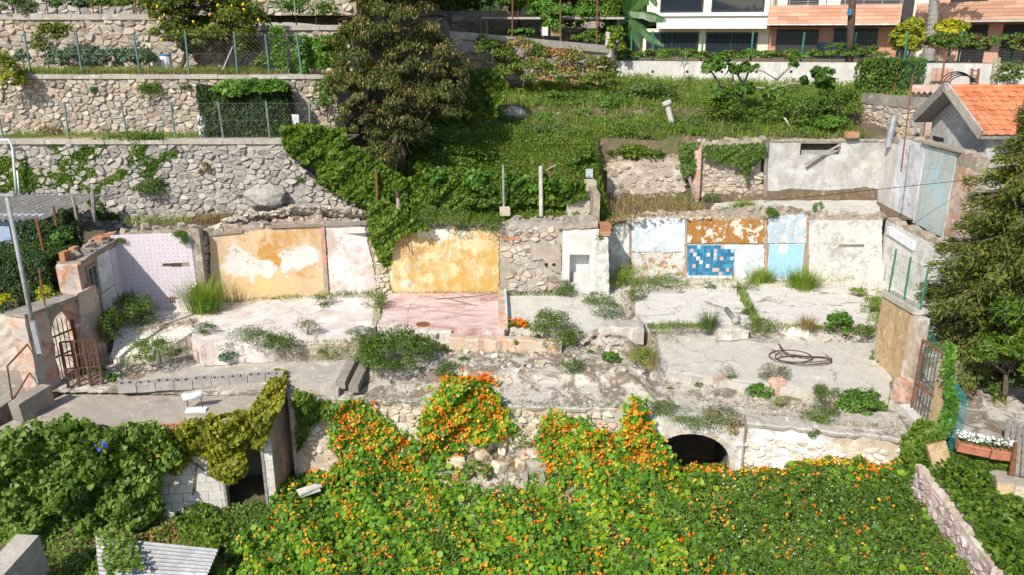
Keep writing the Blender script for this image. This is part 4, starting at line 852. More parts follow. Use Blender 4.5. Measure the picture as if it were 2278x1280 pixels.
# right part
fr = thing('stone_wall', 'limewashed rubble front wall right of the arch, peeling white at the top', 'wall', PF2.w((4, -2.2)))
rl, rr = wr+.005, S(2013, 990)[0]
zt2 = lambda s: np.interp(s, [rl, rr], [S(1660, 940)[1], S(2012, 976)[1]])
m = MB(); slab_on(m, PF2, [(rl, -3)]+[(s, zt2(s)+.012*rng.normal()) for s in np.linspace(rl, rr, 26)]+[(rr, -3)], 0, -.4)
part('masonry', m, paint('limewash over masonry', (.60,.50,.40), [((.72,.70,.67), 1.5, .56, .05, {'dist': .4, 'ells': [(PF2.w((rl+.9, -1.2)), (1.3, .6, .8), .35)], 'floor': -.7}), ((.46,.36,.27), 5, .62, .05, {'seed': 4})], .8), fr)
stones(fr, PF2, [(rl+.1, -2.3), (rl+.1, zt2(rl)-.28), (rr-.05, zt2(rr)-.24), (rr-.05, -2.3)], .165, .115, M['stone_wh'], .05, .26, keep=.92)
coping(PF2, rl, rr, lambda x: float(zt2(x))-.0, M['f_path'], fr)

m = MB(); slab_on(m, PF2, [(wr-.035, -2.6), (wr-.035, zt2(wr)-.05), (wr+.0, zt2(wr)-.05), (wr+.0, -2.6)], .085, 0.002); part('expansion_joint', m, M['conc_dk'], fr)
# fallen stones and slab on the stony hump in the flowers
def clear_z(x, y): return garden_z(x, y)+.85*np.exp(-((np.asarray(x)+.3)/1.15)**2-((np.asarray(y)-14.9)/.75)**2)
field('stony_hump', -2.6, 1.9, 13.2, 15.0, .08, lambda x, y: clear_z(x, y)+.012+.03*vnoise(x, y, 7, 3)*np.exp(-((x+.35)/1.1)**2), M['dirt'])
def GP(u, v):
    d = ray(u, v); k = np.linspace(11.5, 15.0, 140)/d[1]; q = C0+d*k[:, None]; z = clear_z(q[:, 0], q[:, 1]); i = np.where(q[:, 2] <= z)[0]
    return q[i[0]] if len(i) else q[-1]
def block_stone(name, label, c, r, mat, seed, rz, ry=0.0):
    import bmesh
    b = bmesh.new(); bmesh.ops.create_cube(b, size=2.0); bmesh.ops.subdivide_edges(b, edges=b.edges, cuts=3, use_grid_fill=True); g = np.random.default_rng(seed); o = g.uniform(0, 6, 9)
    for v in b.verts:
        p = np.array(v.co); l = np.linalg.norm(p); p = p*(1-.16*max(0, l-1.15)); p = p*(1+.09*math.sin(2.3*p[0]+o[0]+1.7*p[1])+.07*math.sin(3.1*p[2]+o[1]+2*p[0])+.05*math.sin(5*p[1]+o[2])); v.co = p*np.array(r)
    me = bpy.data.meshes.new(name); b.to_mesh(me); b.free(); me.materials.append(mat); o = link(name, me, None, np.array(c)); o.rotation_euler = (g.normal()*.15, ry, rz); return setp(o, label, 'stone', 'pale stones lying in the flower bed')
pale = plain('pale limestone', (.68,.60,.48), .9, .25, 8, .8, c2=(.52,.43,.32))
for i, (u, v, r, rz_, ry_, lb) in enumerate(((1014, 1040, (.19, .11, .11), .05, 0, 'squared cream stone on the small slab at the left of the flower bed stones'), (1083, 1003, (.10, .08, .15), .4, .25, 'upright cream stone at the top of the flower bed stones'), (1118, 1002, (.085, .08, .18), -.2, .12, 'tall narrow pinkish stone right of the upright cream one'),
        (1073, 1016, (.14, .10, .08), .3, .1, 'flat whitish stone below the upright pair'), (1112, 1046, (.15, .11, .12), .8, .3, 'wedge shaped cream stone in the middle of the flower bed stones'), (1155, 1038, (.09, .08, .09), .5, .2, 'small round cream stone right of the wedge shaped one'), (1195, 1044, (.18, .13, .13), .2, -.1, 'large greyish stone at the right end of the flower bed stones'))):
    p = GP(u, v); block_stone('stone', lb, p+[0, 0, r[2]*.55+(.06 if i == 0 else 0)], r, pale if i < 6 else M['rock'], 20+i, rz_, ry_)
p = GP(1012, 1046); m = MB(); m.box(p+[0, 0, .02], (.66, .30, .07), .05, 0, .05); solo('concrete_slab', m, M['block_gr'], 'small broken grey slab carrying the squared cream stone', 'slab')
for k in range(2): p = GP(1168+k*36, 1068); m = MB(); m.box(p+[0, 0, .05], (.10, .22, .2), .2*k); solo('concrete_stub', m, M['block_gr'], ['left grey concrete stub poking out under the pale stones', 'right grey concrete stub poking out under the pale stones'][k], 'concrete')
# ------------------------------------------------------------------ left: gateway with arch, tiled side wall
g2, g1 = np.array([-9.18, 16.45, -.5]), np.array([-9.66, 15.02, -.8])
PL_g = Plane(g2, g1); PL_g.n = -PL_g.n if PL_g.n[0] < 0 else PL_g.n
gate = thing('gateway', 'salmon plastered gateway with an arched opening at the left of the ruin', 'gateway', g1)
zl = 1.06; Lg = PL_g.L; a0, a1 = .36, 1.10
m = MB(); slab_on(m, PL_g, rag([(a1, -1.1), (a1, zl), (Lg+.12, zl), (Lg+.12, -1.1)], .15, .012), .0, -.42); part('pillar', m, M['salmon'], gate)
m = MB(); slab_on(m, PL_g, rag([(-.16, -.9), (-.16, zl+.14), (a0, zl+.10), (a0, -.9)], .15, .015), .03, -.40); part('pillar', m, M['salmon'], gate)
ac_, rr_ = (a0+a1)/2, (a1-a0)/2
m = MB(); slab_on(m, PL_g, [(a0, zl-.01), (a1, zl-.01), (a1, .42)]+[(ac_+rr_*math.cos(t)*.999, .42+.48*math.sin(t)) for t in np.linspace(0, math.pi, 13)]+[(a0, .42)], -.02, -.38); part('arch_head', m, M['salmon_gr'], gate)
m = MB(); slab_on(m, PL_g, rag([(a0-.02, zl+.002), (a0-.02, zl+.07), (Lg+.16, zl+.07), (Lg+.16, zl+.002)], .2, .01), .05, -.46); part('lintel', m, M['conc_dk'], gate)
# rusty gate leaf, standing ajar in the opening
gl = thing('iron_gate', 'rusty barred iron gate leaf standing ajar in the salmon gateway', 'gate', PZ(150, 862, -.75))
ga, gb = PZ(143, 880, -.75)+[.05, .1, 0], PZ(232, 868, -.75); PG = Plane(ga, gb); H = 1.15; Lk = PG.L
m = MB()
for s in (0, Lk*.33, Lk*.66, Lk): m.bar(PG.w((s, -.72)), PG.w((s, -.75+H)), .035)
for z in (-.68, -.2, .1, -.75+H): m.bar(PG.w((0, z)), PG.w((Lk, z)), .03)
m.bar(PG.w((0, -.68)), PG.w((Lk, -.2)), .02); m.bar(PG.w((Lk, -.68)), PG.w((0, -.2)), .02); part('frame', m, M['rust_dk'], gl)
for i in range(9):
    s = Lk*(i+.5)/9; m = MB(); m.tube([PG.w((s, -.7), .0), PG.w((s, .38), 0)], .009, 5); part('bar', m, M['rust'], gl)
m = MB()
for s in (.1, .45):
    t = np.linspace(0, 5.5, 16); m.tube([PG.w((s+.12+.11*math.cos(k)*(1-k/9), -.0+.12*math.sin(k)*(1-k/9)), .01) for k in t], .008, 5)
part('scroll_work', m, M['rust_dk'], gl, kind='stuff')
gl2 = thing('iron_gate', 'tall rusty gate leaf standing inside the arched opening', 'gate', PL_g.w((.5, -.7)))
for i in range(6):
    m = MB(); m.tube([PL_g.w((a0+.07+.11*i, -.7), -.2), PL_g.w((a0+.07+.11*i, .62+.05*(2-abs(i-2.5))), -.2)], .010, 5); part('bar', m, M['rust'], gl2)
m = MB()
for z in (-.65, -.1, .35): m.bar(PL_g.w((a0+.03, z), -.2), PL_g.w((a1-.03, z), -.2), .03)
for s_ in (a0+.03, a1-.03): m.bar(PL_g.w((s_, -.72), -.2), PL_g.w((s_, .55), -.2), .045)
part('frame', m, M['rust'], gl2)
# low wall in front of the gateway, lower left
m = MB(); m.bar(PZ(108, 882, -.55), PZ(38, 926, -.62), .26, .55); solo('low_wall', m, M['conc_dk'], 'low sloping wall running from the salmon gateway towards the viewer', 'wall')
m = MB(); m.bar(PZ(20, 905, -.75), PZ(-60, 960, -.8), .3, .4); solo('low_wall', m, M['conc_dk'], 'low kerb wall at the left photo edge beside the path', 'wall')
# tiled side wall with window
PL_l = Plane((-9.42, 18.55, 0), (-9.30, 16.42, 0)); PL_l.n = -PL_l.n if PL_l.n[0] < 0 else PL_l.n
lw = thing('side_wall', 'left side wall of the corner room with a broken window and patterned tiles', 'wall', PL_l.w((1.3, 0)))
Ll = PL_l.L; w0, w1 = 1.42, 1.86
for (x0, z0, x1, z1) in ((0, -.4, w0, 1.72), (w1, -.4, Ll, 1.70), (w0, -.4, w1, .98), (w0, 1.55, w1, 1.71)):
    m = MB() if x0 == 0 else m; slab_on(m, PL_l, [(x0, z0), (x1, z0), (x1, z1), (x0, z1)], 0, -.34)
part('masonry', m, M['salmon_gr'], lw)
m = MB(); slab_on(m, PL_l, rag([(-.3, 1.725), (-.3, 1.80), (Ll+.05, 1.80), (Ll+.05, 1.725)], .2, .012), .07, -.42); part('top_slab', m, M['conc_dk'], lw)
m = MB(); slab_on(m, PL_l, [(.02, -.2), (.62, -.2), (.62, 1.62), (.02, 1.66)], .02, -.01); part('plaster_panel', m, M['tile_lav'], lw, label='lavender tiled strip in the corner')
m = MB(); slab_on(m, PL_l, [(.66, .82), (1.34, .82), (1.34, 1.66), (.66, 1.66)], .025, -.01); part('plaster_panel', m, M['p_lilac'], lw, label='plain pale upper panel')
m = MB(); slab_on(m, PL_l, [(.66, -.2), (1.40, -.2), (1.40, .80), (.66, .80)], .025, -.01); part('plaster_panel', m, M['tile_star'], lw, label='white tiles with brown motif')
m = MB()
for (a, b) in (((w0-.03, .96), (w0+.04, 1.57)), ((w1-.04, .96), (w1+.03, 1.57)), ((w0+.045, .96), (w1-.045, 1.02)), ((w0+.045, 1.5), (w1-.045, 1.57)), (((w0+w1)/2-.02, 1.025), ((w0+w1)/2+.02, 1.495))): slab_on(m, PL_l, [a, (b[0], a[1]), b, (a[0], b[1])], .03, -.12)
part('window_frame', m, M['wood_gr'], lw); m = MB(); slab_on(m, PL_l, [(w0, 1.02), (w1, 1.02), (w1, 1.5), (w0, 1.5)], -.06, -.07); part('window_pane', m, M['glass'], lw)
m = MB()
for k in (0, 1, 2, 5, 8):
    s = Ll-.04-.21*k+rng.normal()*.03; h = [.20, .15, .18, .1, .12, .07, .1, .06, .1][k]; 
    m.box(PL_l.w((s, 1.80+h/2), -.31+.03*rng.normal()), (.19, .12, h), rng.normal()*.12+math.atan2(PL_l.e[1], PL_l.e[0]))
for k in range(6): m.box(PL_l.w((.15+.1*k, 1.88), -.1-.05*(k % 3)), (.16, .1, .1), k*.7, 0, .2)
part('brick_course', m, M['brick'], lw); m = MB()
for k in range(34): s = rng.uniform(.05, .13); m.box(PL_l.w((rng.uniform(0, Ll), 1.80+s*.3), -rng.uniform(.05, .4)), (s*1.5, s, s), rng.uniform(0, 3), 0, rng.normal()*.3, rng.normal()*.3)
part('broken_top', m, M['rubble'], lw, kind='stuff')
m = MB(); slab_on(m, PL_l, rag([(Ll-.04, -.9), (Ll-.04, 1.78), (Ll+.14, 1.72), (Ll+.12, .9), (Ll+.1, -.9)], .2, .012), .03, -.42); part('salmon_jamb', m, M['salmon'], lw)
# ------------------------------------------------------------------ outbuilding at lower left
RZ = -.74
rA, rB = PZ(255, 868, RZ), PZ(645, 838, RZ-.0); rC, rD = PZ(566, 922, RZ), PZ(96, 952, RZ)
PO = Plane((rD[0]-.6, rD[1]-.02, 0), (rC[0]+.28, rC[1]-.02, 0)); Lo = PO.L
ob = thing('outbuilding', 'flat roofed block outbuilding overgrown with creepers, lower left', 'outbuilding', PO.w((Lo/2, -2.9)))
m = MB(); rE = rD-[.9, 0, 0]; top = [rA-[.9, 0, 0], rA, rB, rC+[.1, -.12, 0], rD-[.9, .12, 0]]
m.prism([p+[0, 0, .0] for p in top], [p-[0, 0, .14] for p in top]); part('roof_slab', m, paint('gritty roof cement', (.45,.39,.32), [((.36,.31,.255), 1.2, .52, .14, {}), ((.54,.49,.42), 5, .6, .08, {'seed': 3}), ((.27,.23,.185), 2.2, .64, .06, {'seed': 6})], .5), ob)
# front wall of white blocks: door opening
gq = PO.px; d0, d1 = gq(502, 1080)[0], gq(588, 1080)[0]; bl = gq(368, 1080)[0]
bh, bw = .205, .50; zb0 = -3.0; m = MB(); slab_on(m, PO, [(0, -3.1), (d0-.02, -3.1), (d0-.02, RZ-.15), (0, RZ-.15)], -.06, -.26); slab_on(m, PO, [(d1+.02, -3.1), (Lo-.02, -3.1), (Lo-.02, RZ-.15), (d1+.02, RZ-.15)], -.06, -.26); slab_on(m, PO, [(d0-.02, RZ-.42), (d1+.02, RZ-.42), (d1+.02, RZ-.15), (d0-.02, RZ-.15)], -.06, -.26)
part('core', m, M['block_gr'], ob)
for j in range(11):
    z0 = zb0+j*bh; s = bl-1.2-(.25 if j % 2 else 0)
    while s < Lo-.03:
        e = min(s+bw, d0 if s < d0-.01 else 1e9, Lo)
        if s >= d0-.01 and s < d1: s = d1; continue
        if e-s > .08 and z0+bh < RZ-.16 and not (e > d0-.02 and s < d0 and e-s < .06):
            mm = MB(); slab_on(mm, PO, [(s+.006, z0+.006), (e-.006, z0+.006), (e-.006, z0+bh-.006), (s+.006, z0+bh-.006)], .0+rng.uniform(-.004, .006), -.055); c = PO.w(((s+e)/2, z0+bh/2)); me = mm.mesh('block', M['block'], c); fixn(me); link('block', me, ob, c-wloc(ob))
        s = e
m = MB(); slab_on(m, PO, [(d0-.55, RZ-.46), (Lo+.03, RZ-.46), (Lo+.03, RZ-.17), (d0-.55, RZ-.17)], .05, -.02); part('door_lintel', m, M['conc'], ob)
m = MB(); slab_on(m, PO, [(d0-.05, -3), (d0+.0, -3), (d0+.0, RZ-.47), (d0-.05, RZ-.47)], .02, -.2); slab_on(m, PO, [(d1, -3), (d1+.05, -3), (d1+.05, RZ-.47), (d1, RZ-.47)], .02, -.2); part('door_frame', m, M['wood_gr'], ob)
# right flank
PR = Plane(PO.w((Lo, 0), -.0)*[1, 1, 0], np.array([rB[0]+.12, rB[1]+.25, 0])); PR.n = -PR.n if PR.n[0] < 0 else PR.n
m = MB(); slab_on(m, PR, [(.02, -3.0), (PR.L, -2.9), (PR.L, RZ+.16), (PR.L*.5, RZ+.12), (.02, RZ+.06)], 0, -.22); part('flank_wall', m, M['salmon_gr'], ob)
m = MB(); slab_on(m, PR, [(-.02, RZ+.062), (PR.L, RZ+.165), (PR.L, RZ+.22), (-.02, RZ+.12)], .03, -.26); part('parapet', m, M['conc'], ob)
m = MB(); m.add([PO.w((-.5, -3.1), -1.4), PO.w((Lo-.25, -3.1), -1.4), PO.w((Lo-.25, RZ-.15), -1.4), PO.w((-.5, RZ-.15), -1.4)], [(0, 1, 2, 3)]); part('back_wall', m, M['conc_dk'], ob, fix=False)
m = MB()   # perforated terracotta balustrade blocks at the roof's front
for k in range(26):
    s = gq(330, 940)[0]+k*.17
    if s > Lo-.3: break
    for (a, b, c_, d) in ((0, 0, .15, .03), (0, .13, .15, .16), (0, .03, .03, .13), (.12, .03, .15, .13)): slab_on(m, PO, [(s+a, RZ-.20+b), (s+c_, RZ-.20+b), (s+c_, RZ-.20+d), (s+a, RZ-.20+d)], .10, .0)
    m.bar(PO.w((s+.03, RZ-.17), .05), PO.w((s+.12, RZ-.07), .05), .025); m.bar(PO.w((s+.12, RZ-.17), .05), PO.w((s+.03, RZ-.07), .05), .025)
part('openwork_tiles', m, M['terracotta'], ob, kind='stuff')
# row of hollow cement blocks at the back of that roof
br = thing('block_row', 'row of hollow grey cement blocks along the back of the outbuilding roof', 'blocks', PZ(450, 852, -.6))
a, b = PZ(265, 862, -.52), PZ(632, 838, -.52); n = 9; d = (b-a)/n; ang_ = math.atan2(d[1], d[0]); ln = np.linalg.norm(d)*.97
hb = MB(); W_ = .2; H_ = .2
for y in (-W_/2+.016, W_/2-.016): hb.box((0, y, 0), (ln, .032, H_))
for x in (-ln/2+.016, 0, ln/2-.016): hb.box((x, 0, -.001), (.032, W_-.064, H_-.002))
hb.box((0, 0, -H_/2+.012), (ln-.07, W_-.07, .02)); bm_ = hb.mesh('hollow_block', M['block_gr'])
for i in range(n):
    o = link('hollow_block', bm_, br, a+d*(i+.5)-wloc(br)+[0, 0, rng.uniform(-.01, .01)]); o.rotation_euler = (0, 0, ang_+rng.normal()*.02)
# concrete block wall, bottom left corner
m = MB(); a, b = PZ(66, 1192, -2.05), PZ(-60, 1330, -2.2); m.bar(a-[0,0,.35], b-[0,0,.35], .42, .8); solo('concrete_wall', m, M['conc'], 'thick concrete wall end in the bottom left corner', 'wall')
# lamp head standing on the roof
p = PZ(432, 912, RZ); lp = thing('roof_lamp', 'white floodlight housing on two legs on the outbuilding roof', 'lamp', p)
m = MB(); m.tube([p+[-.2, .03, .33], p+[-.17, .0, .27], p+[.17, .06, .31], p+[.2, .09, .37]], [.03, .075, .075, .03], 10); part('housing', m, M['white_pl'], lp, smooth=True)
for s in (-.14, .15): m = MB(); m.tube([p+[s, .04, .27], p+[s+.01, .04, 0]], .012, 6); part('leg', m, M['rust_dk'], lp)
m = MB(); m.box(p+[.06, -.04, .02], (.4, .16, .04), .1); part('base', m, M['white_pl'], lp)
# corrugated sheets
def corrugated(name, label, P00, P10, P11, P01, mat, pitch=.09, amp=.022, cat='roof', parent=None, group=None, th=.006):
    P00, P10, P11, P01 = [np.array(p, float) for p in (P00, P10, P11, P01)]; Lx = np.linalg.norm(P10-P00); n = max(8, int(Lx/pitch*8)); nn = unit(np.cross(P10-P00, P01-P00)); V = []
    nn = nn if nn[2] > 0 else -nn
    for i in range(n+1):
        s = i/n; h = amp*math.sin(2*math.pi*s*Lx/pitch)
        for t in (0, 1):
            b = (P00*(1-s)+P10*s)*(1-t)+(P01*(1-s)+P11*s)*t; V += [b+nn*(h+th), b+nn*(h-th)]
    m = MB(); Fc = []
    for i in range(n):
        k = i*4; Fc += [(k, k+4, k+6, k+2), (k+1, k+3, k+7, k+5), (k, k+1, k+5, k+4), (k+2, k+6, k+7, k+3)]
    Fc += [(0, 2, 3, 1), (n*4, n*4+1, n*4+3, n*4+2)]; m.add(V, Fc)
    return part(name, m, mat, parent, fix=False) if parent else solo(name, m, mat, label, cat, group, fix=False)
corrugated('corrugated_sheet', 'pale corrugated metal sheet lying in the weeds at bottom left', PZ(486, 1222, -2.5), PZ(440, 1330, -2.75), PZ(225, 1330, -2.75), PZ(212, 1193, -2.5), M['sheet'], .075, .014, 'sheet')
m = MB(); p = PZ(690, 1085, -2.4); m.box(p-[0,0,.06], (.5, .08, .04), .75); m.box(p+[-.05, .05, -.10], (.42, .26, .03), .6, 0, .12); solo('broken_board', m, M['block'], 'broken white board leaning in the weeds right of the outbuilding', 'board')
# broken pipe, hose coil and other debris on the floors
m = MB(); a, b = PZ(1616, 688, .07), PZ(1638, 716, .07); m.tube([a, a+(b-a)*.82, a+(b-a)*.86, b], [.06, .06, .085, .085], 12); m.tube([a+(b-a)*.7+[0,0,.03], a+(b-a)*.78+[.12, 0, .06]], .05, 10); solo('drain_pipe', m, M['pipe_gr'], 'broken grey drain pipe with a branch on the bleached floor', 'pipe', smooth=True)
hs = []; c = PZ(1778, 800, -.36); rr0 = np.random.default_rng(4)
for t in np.linspace(0, 3.3*2*math.pi, 90):
    k = t/(2*math.pi); ex, ey = .58-.03*k+.10*math.sin(t*.37+1), .36-.05*k+.09*math.cos(t*.43); hs.append(c+[ex*math.cos(t)+.16*math.sin(k*2.3), ey*math.sin(t)+.10*math.cos(k*2.9), .02+.010*k])
tail = [PZ(1715, 782, -.27)+[0, 0, .05], PZ(1740, 790, -.29)+[0, 0, .03], PZ(1772, 793, -.3)+[0, 0, .03], PZ(1810, 800, -.32)+[0,0,.03]]
m = MB(); m.tube(tail, .013, 6); m.tube(hs, .012, 6); m.tube([PZ(1732, 770, -.25)+[0,0,.05], PZ(1745, 785, -.27)+[0,0,.02], PZ(1765, 795, -.3)+[0,0,.03]], .016, 6); solo('hose_coil', m, M['rust_dk'], 'dark hose lying in a loose coil on the grey slab', 'hose', smooth=True)
m = MB(); m.tube([PZ(968, 668)+[0,0,.03], PZ(1060, 664)+[0,0,.06], PZ(1150, 652)+[0,0,.08]], .012, 5); m.tube([PZ(1000, 668)+[0,0,.03], PZ(1060, 682)+[0,0,.02]], .01, 5); m.tube([PZ(1040, 667)+[0,0,.05], PZ(1020, 660)+[0,0,.08]], .008, 5); solo('fallen_branch', m, M['twig'], 'thin dry branches lying on the red floor at the wall foot', 'branch')
m = MB(); m.tube([PZ(1426, 668)+[0,0,.02], PZ(1440, 655)+[0,0,.15], PZ(1455, 640)+[0,0,.3]], .014, 5); m.tube([PZ(1438, 657)+[0,0,.12], PZ(1432, 642)+[0,0,.3]], .01, 5); solo('dead_branch', m, M['twig'], 'bent dead branch beside the bushy weeds on the bleached floor', 'branch')
m = MB(); c = PZ(941, 722, .016); m.prism([c+[.16*math.cos(t), .16*math.sin(t), .012] for t in np.linspace(0, 6.28, 14)[:-1]], [c+[.16*math.cos(t), .16*math.sin(t), 0] for t in np.linspace(0, 6.28, 14)[:-1]]); solo('drain_cover', m, M['rust'], 'round rusty drain cover set in the red floor', 'drain cover')
m = MB(); p = PZ(1548, 632); m.prism([p+[-.2,-.05,.05], p+[.18,-.1,.1], p+[.12,.12,.14], p+[-.12,.15,.08]], [p+[-.2,-.05,0], p+[.18,-.1,0.02], p+[.12,.12,.04], p+[-.12,.15,0]]); solo('slab_fragment', m, M['conc'], 'pale slab fragment at the wall foot under the mosaic', 'slab')
# scattered chips and stones
def scatter(name, n, px, zf, s0, s1, mat, z0=-.3):
    q = psample(px, n); m = MB()
    for u, v in q:
        p = PZ(u, v, z0)
        for _ in range(5): p = PZ(u, v, float(zf(p[0], p[1])))
        s = s0+(s1-s0)*rng.random()**3
        m.box(p+[0, 0, s*.2], (s*rng.uniform(.8, 1.6), s, s*rng.uniform(.35, .8)), rng.uniform(0, 3), 0, rng.normal()*.3, rng.normal()*.3)
    return solo(name, m, mat, kind='stuff', fix=False)
scatter('rubble_chips', 700, [(420, 760), (840, 735), (1400, 730), (1440, 840), (1350, 860), (900, 870), (800, 800), (430, 800)], terr_z, .02, .12, M['stone_fr'])
scatter('rubble_chips', 260, [(240, 790), (430, 770), (420, 800), (262, 850)], terr_z, .02, .09, M['stone_up'])
scatter('rubble_chips', 300, [(1360, 622), (1960, 622), (1960, 640), (1360, 650)], lambda x, y: .01, .015, .06, M['stone_wh'])
scatter('rubble_chips', 500, [(840, 850), (1440, 850), (2000, 930), (2000, 960), (1440, 910), (840, 875)], terr_z, .015, .06, M['stone_fr'])
# ------------------------------------------------------------------ fences
def wire_mesh(mb, P, Q, h, cell=.06, r=.0022, diamond=True, z0=.03):
    r *= .55; cell *= 1.25
    """wires between two ground points: diagonals (chain link) or upright rods with rails"""
    P = np.array(P, float); Q = np.array(Q, float); L = np.linalg.norm((Q-P)[:2]); d = (Q-P)/L; up = np.array([0, 0, 1.0])
    def seg(s0, z0_, s1, z1): mb.tube([P+d*s0+up*z0_, P+d*s1+up*z1], r, 3, 0, False)
    if diamond:
        k = int((L+h)/cell)
        for i in range(k):
            a = i*cell; s0, zz0 = (a, 0) if a < L else (L, a-L); s1, zz1 = (a-h, h) if a > h else (0, a); seg(s0, zz0+z0, s1, zz1+z0)
            seg(L-s0, zz0+z0, L-s1, zz1+z0)
    else:
        for i in range(int(L/cell)+1): seg(i*cell, z0, i*cell, z0+h)
        for j in range(5): seg(0, z0+h*j/4, L, z0+h*j/4)
def fence(label, posts, h, pr, pmat, wmat, cell=.09, diamond=True, group=None, wires=True, lean=None, name='wire_fence', pn=6, r=.0022, hs=None):
    posts = [np.array(p) for p in posts]; root = thing(name, label, 'fence', posts[len(posts)//2], group)
    for i, p in enumerate(posts):
        l = lean[i] if lean else rng.normal()*.03; m = MB(); hh = (hs[i] if hs else h)*rng.uniform(.97, 1.05); m.tube([p-[0,0,.1], p+[l, 0, hh]], pr, pn); part('post', m, pmat, root)
    if wires:
        m = MB()
        for a, b in zip(posts[:-1], posts[1:]):
            wire_mesh(m, a, b, h*.93, cell, r, diamond)
            for z in (.04, h*.5, h*.95): m.tube([a+[0,0,z], b+[0,0,z]], .003, 3, 0, False)
        part('wire_mesh', m, wmat, root, fix=False, kind='stuff')
    return root
def ter(us, v, Y): return [PY(u, v, Y) for u in us]
fence('wire fence on greenish posts along the lowest terrace wall edge', [np.array([PY(u, 310, 21.45)[0], 21.45, TZ1]) for u in (-25, 8, 153, 284, 390, 498, 601, 690)], .98, .028, M['greyg_pl'], M['wire'], .08)
fence('wire fence on green posts in front of the bean row and lemon tree', [np.array([PY(u, 165, 22.75)[0], 22.75, TZ2]) for u in (-20, 69, 183, 312, 420, 528, 600, 672)], 1.12, .028, plain('blue green post', (.13,.24,.22), .6, .3, 10), M['wire'], .10)
fence('row of rusty iron fence posts on the upper coping at left', [np.array([PY(u, 30, 24.9)[0], 24.9, TZ3]) for u in (30, 107, 208, 303)], 1.3, .022, M['rust'], M['wire'], .2, wires=False)
fence('pair of thin posts above the short terrace wall right of the lemon tree', [np.array([PY(u, 55, 25.2)[0], 25.2, TZ3-.2]) for u in (574, 660, 704)], 1.2, .022, M['wood_post'], M['wire'], .2, wires=False)
m = MB(); a = np.array([PY(490, 165, 22.8)[0], 22.8, TZ2]); m.bar(a, a+[.42, 0, .75], .03); solo('fence_brace', m, M['galv'], 'slanting grey brace strut under the lemon tree fence', 'brace')
# things on the terraces
def barrel(label, p, r, h, mat, lid=None):
    t = thing('barrel', label, 'barrel', p); m = MB(); p = np.array(p); m.tube([p, p+[0,0,h*.05], p+[0,0,h*.5], p+[0,0,h*.95], p+[0,0,h]], [r*.92, r, r*1.03, r, r*.93], 14); part('drum', m, mat, t, smooth=False)
    if lid: m = MB(); m.tube([p+[0,0,h+.003], p+[0,0,h+.05]], [r*1.02, r*.98], 14); part('rim', m, lid, t)
zz = lambda u, Y, z: np.array([PY(u, 150, Y)[0], Y, z])
barrel('pale plastic water barrel with a blue rim under the lemon tree', zz(371, 23.6, TZ2), .16, .48, M['white_pl'], M['blue_pl']); barrel('white plastic drum left of the blue rimmed barrel', zz(353, 23.8, TZ2), .15, .46, M['white_pl'])
barrel('tall white drum beside the dark clipped hedge', zz(436, 21.9, TZ1), .12, .58, M['white_pl'])
m = MB(); p = zz(648, 21.9, TZ1); m.box(p+[0, 0, .3], (.19, .03, .6), 0, 0, .1, .03); solo('white_board', m, M['white_pl'], 'white board leaning right of the dark clipped hedge', 'board')
for k in range(4): pass
ca = thing('wooden_crate', 'open slatted wooden crate on the terrace right of the vines', 'crate', zz(700, 23.4, TZ2))
for k in range(5): m = MB(); m.box(zz(692+k*5, 23.4, TZ2+.22), (.045, .02, .42), 0, 0, 0, .05*(k-2)); part('slat', m, M['wood_post'], ca)
m = MB(); m.box(zz(702, 23.42, TZ2+.16), (.34, .02, .04)); part('rail', m, M['wood_post'], ca)
m = MB(); pts = [PY(-8, 312, 21.0), PY(18, 311, 21.0), PY(24, 318, 21.0), PY(28, 332, 21.0), PY(32, 380, 21.0), PY(37, 440, 21.0)]; m.tube(pts, .03, 8); m.tube([PY(38, 380, 20.95), PY(44, 440, 20.95)], .022, 8); solo('handrail', m, M['white_metal'], 'bent white tube handrail at the left edge over the creeper', 'handrail', smooth=True)
# ------------------------------------------------------------------ left neighbour: shed, walls, mast
sh = thing('shed', 'blue walled shed with a corrugated fibre cement roof at the left edge', 'shed', (-12, 19.6, .6))
zf, zb_ = PY(60, 490, 19.0)[2], PY(100, 436, 20.6)[2]
xr = PY(180, 460, 19.8)[0]
corrugated('roof', None, (xr-.55, 19.0, zf), (-17, 19.0, zf), (-17, 20.7, zb_), (xr+.1, 20.7, zb_), M['fibro'], .17, .035, parent=sh)
m = MB(); m.box((xr-3.3, 19.35, (zf+.5)/2+.2), (5.2, .15, zf-.75)); part('wall', m, M['blue_wall'], sh); m = MB(); m.box((xr-.6, 20.0, 1.2), (.15, 1.2, 1.9)); part('side_wall', m, M['conc_dk'], sh)
m = MB(); m.box((PY(100, 530, 19.25)[0], 19.25, zf-.28), (.22, .16, .3)); part('meter_box', m, M['white_pl'], sh)
m = MB(); m.box((PY(10, 520, 19.2)[0], 19.2, PY(10, 525, 19.2)[2]), (.35, .1, .5)); solo('laundry', m, M['blue_wall'], 'pale blue cloth hanging on the shed wall at the left edge', 'cloth')
lb = ['thin rusty post standing in the hedge in front of the blue shed', 'second rusty post, between the hedge and the shed roof corner', 'pale thin post by the shed roof corner', 'short rusty post with a knob beside the gateway lintel']
for (u0, v0, u1, v1, Y), l in zip(((100, 566, 80, 484, 17.6), (131, 535, 118, 458, 18.6), (183, 545, 161, 437, 19.3), (101, 688, 86, 596, 15.4)), lb):
    m = MB(); m.tube([PY(u0, v0, Y)-[0,0,.25], PY(u1, v1, Y)], .03 if Y > 16 else .018, 7); solo('rusty_post', m, M['wood_post'] if 'pale' in l else M['rust'], l, 'post', None)
m = MB(); m.tube([PY(206, 470, 20.3)-[0,0,.3], PY(206, 420, 20.3)], .05, 7); solo('wooden_stump', m, M['wood_gr'], 'stub of a grey post at the foot of the creeper wall', 'post')
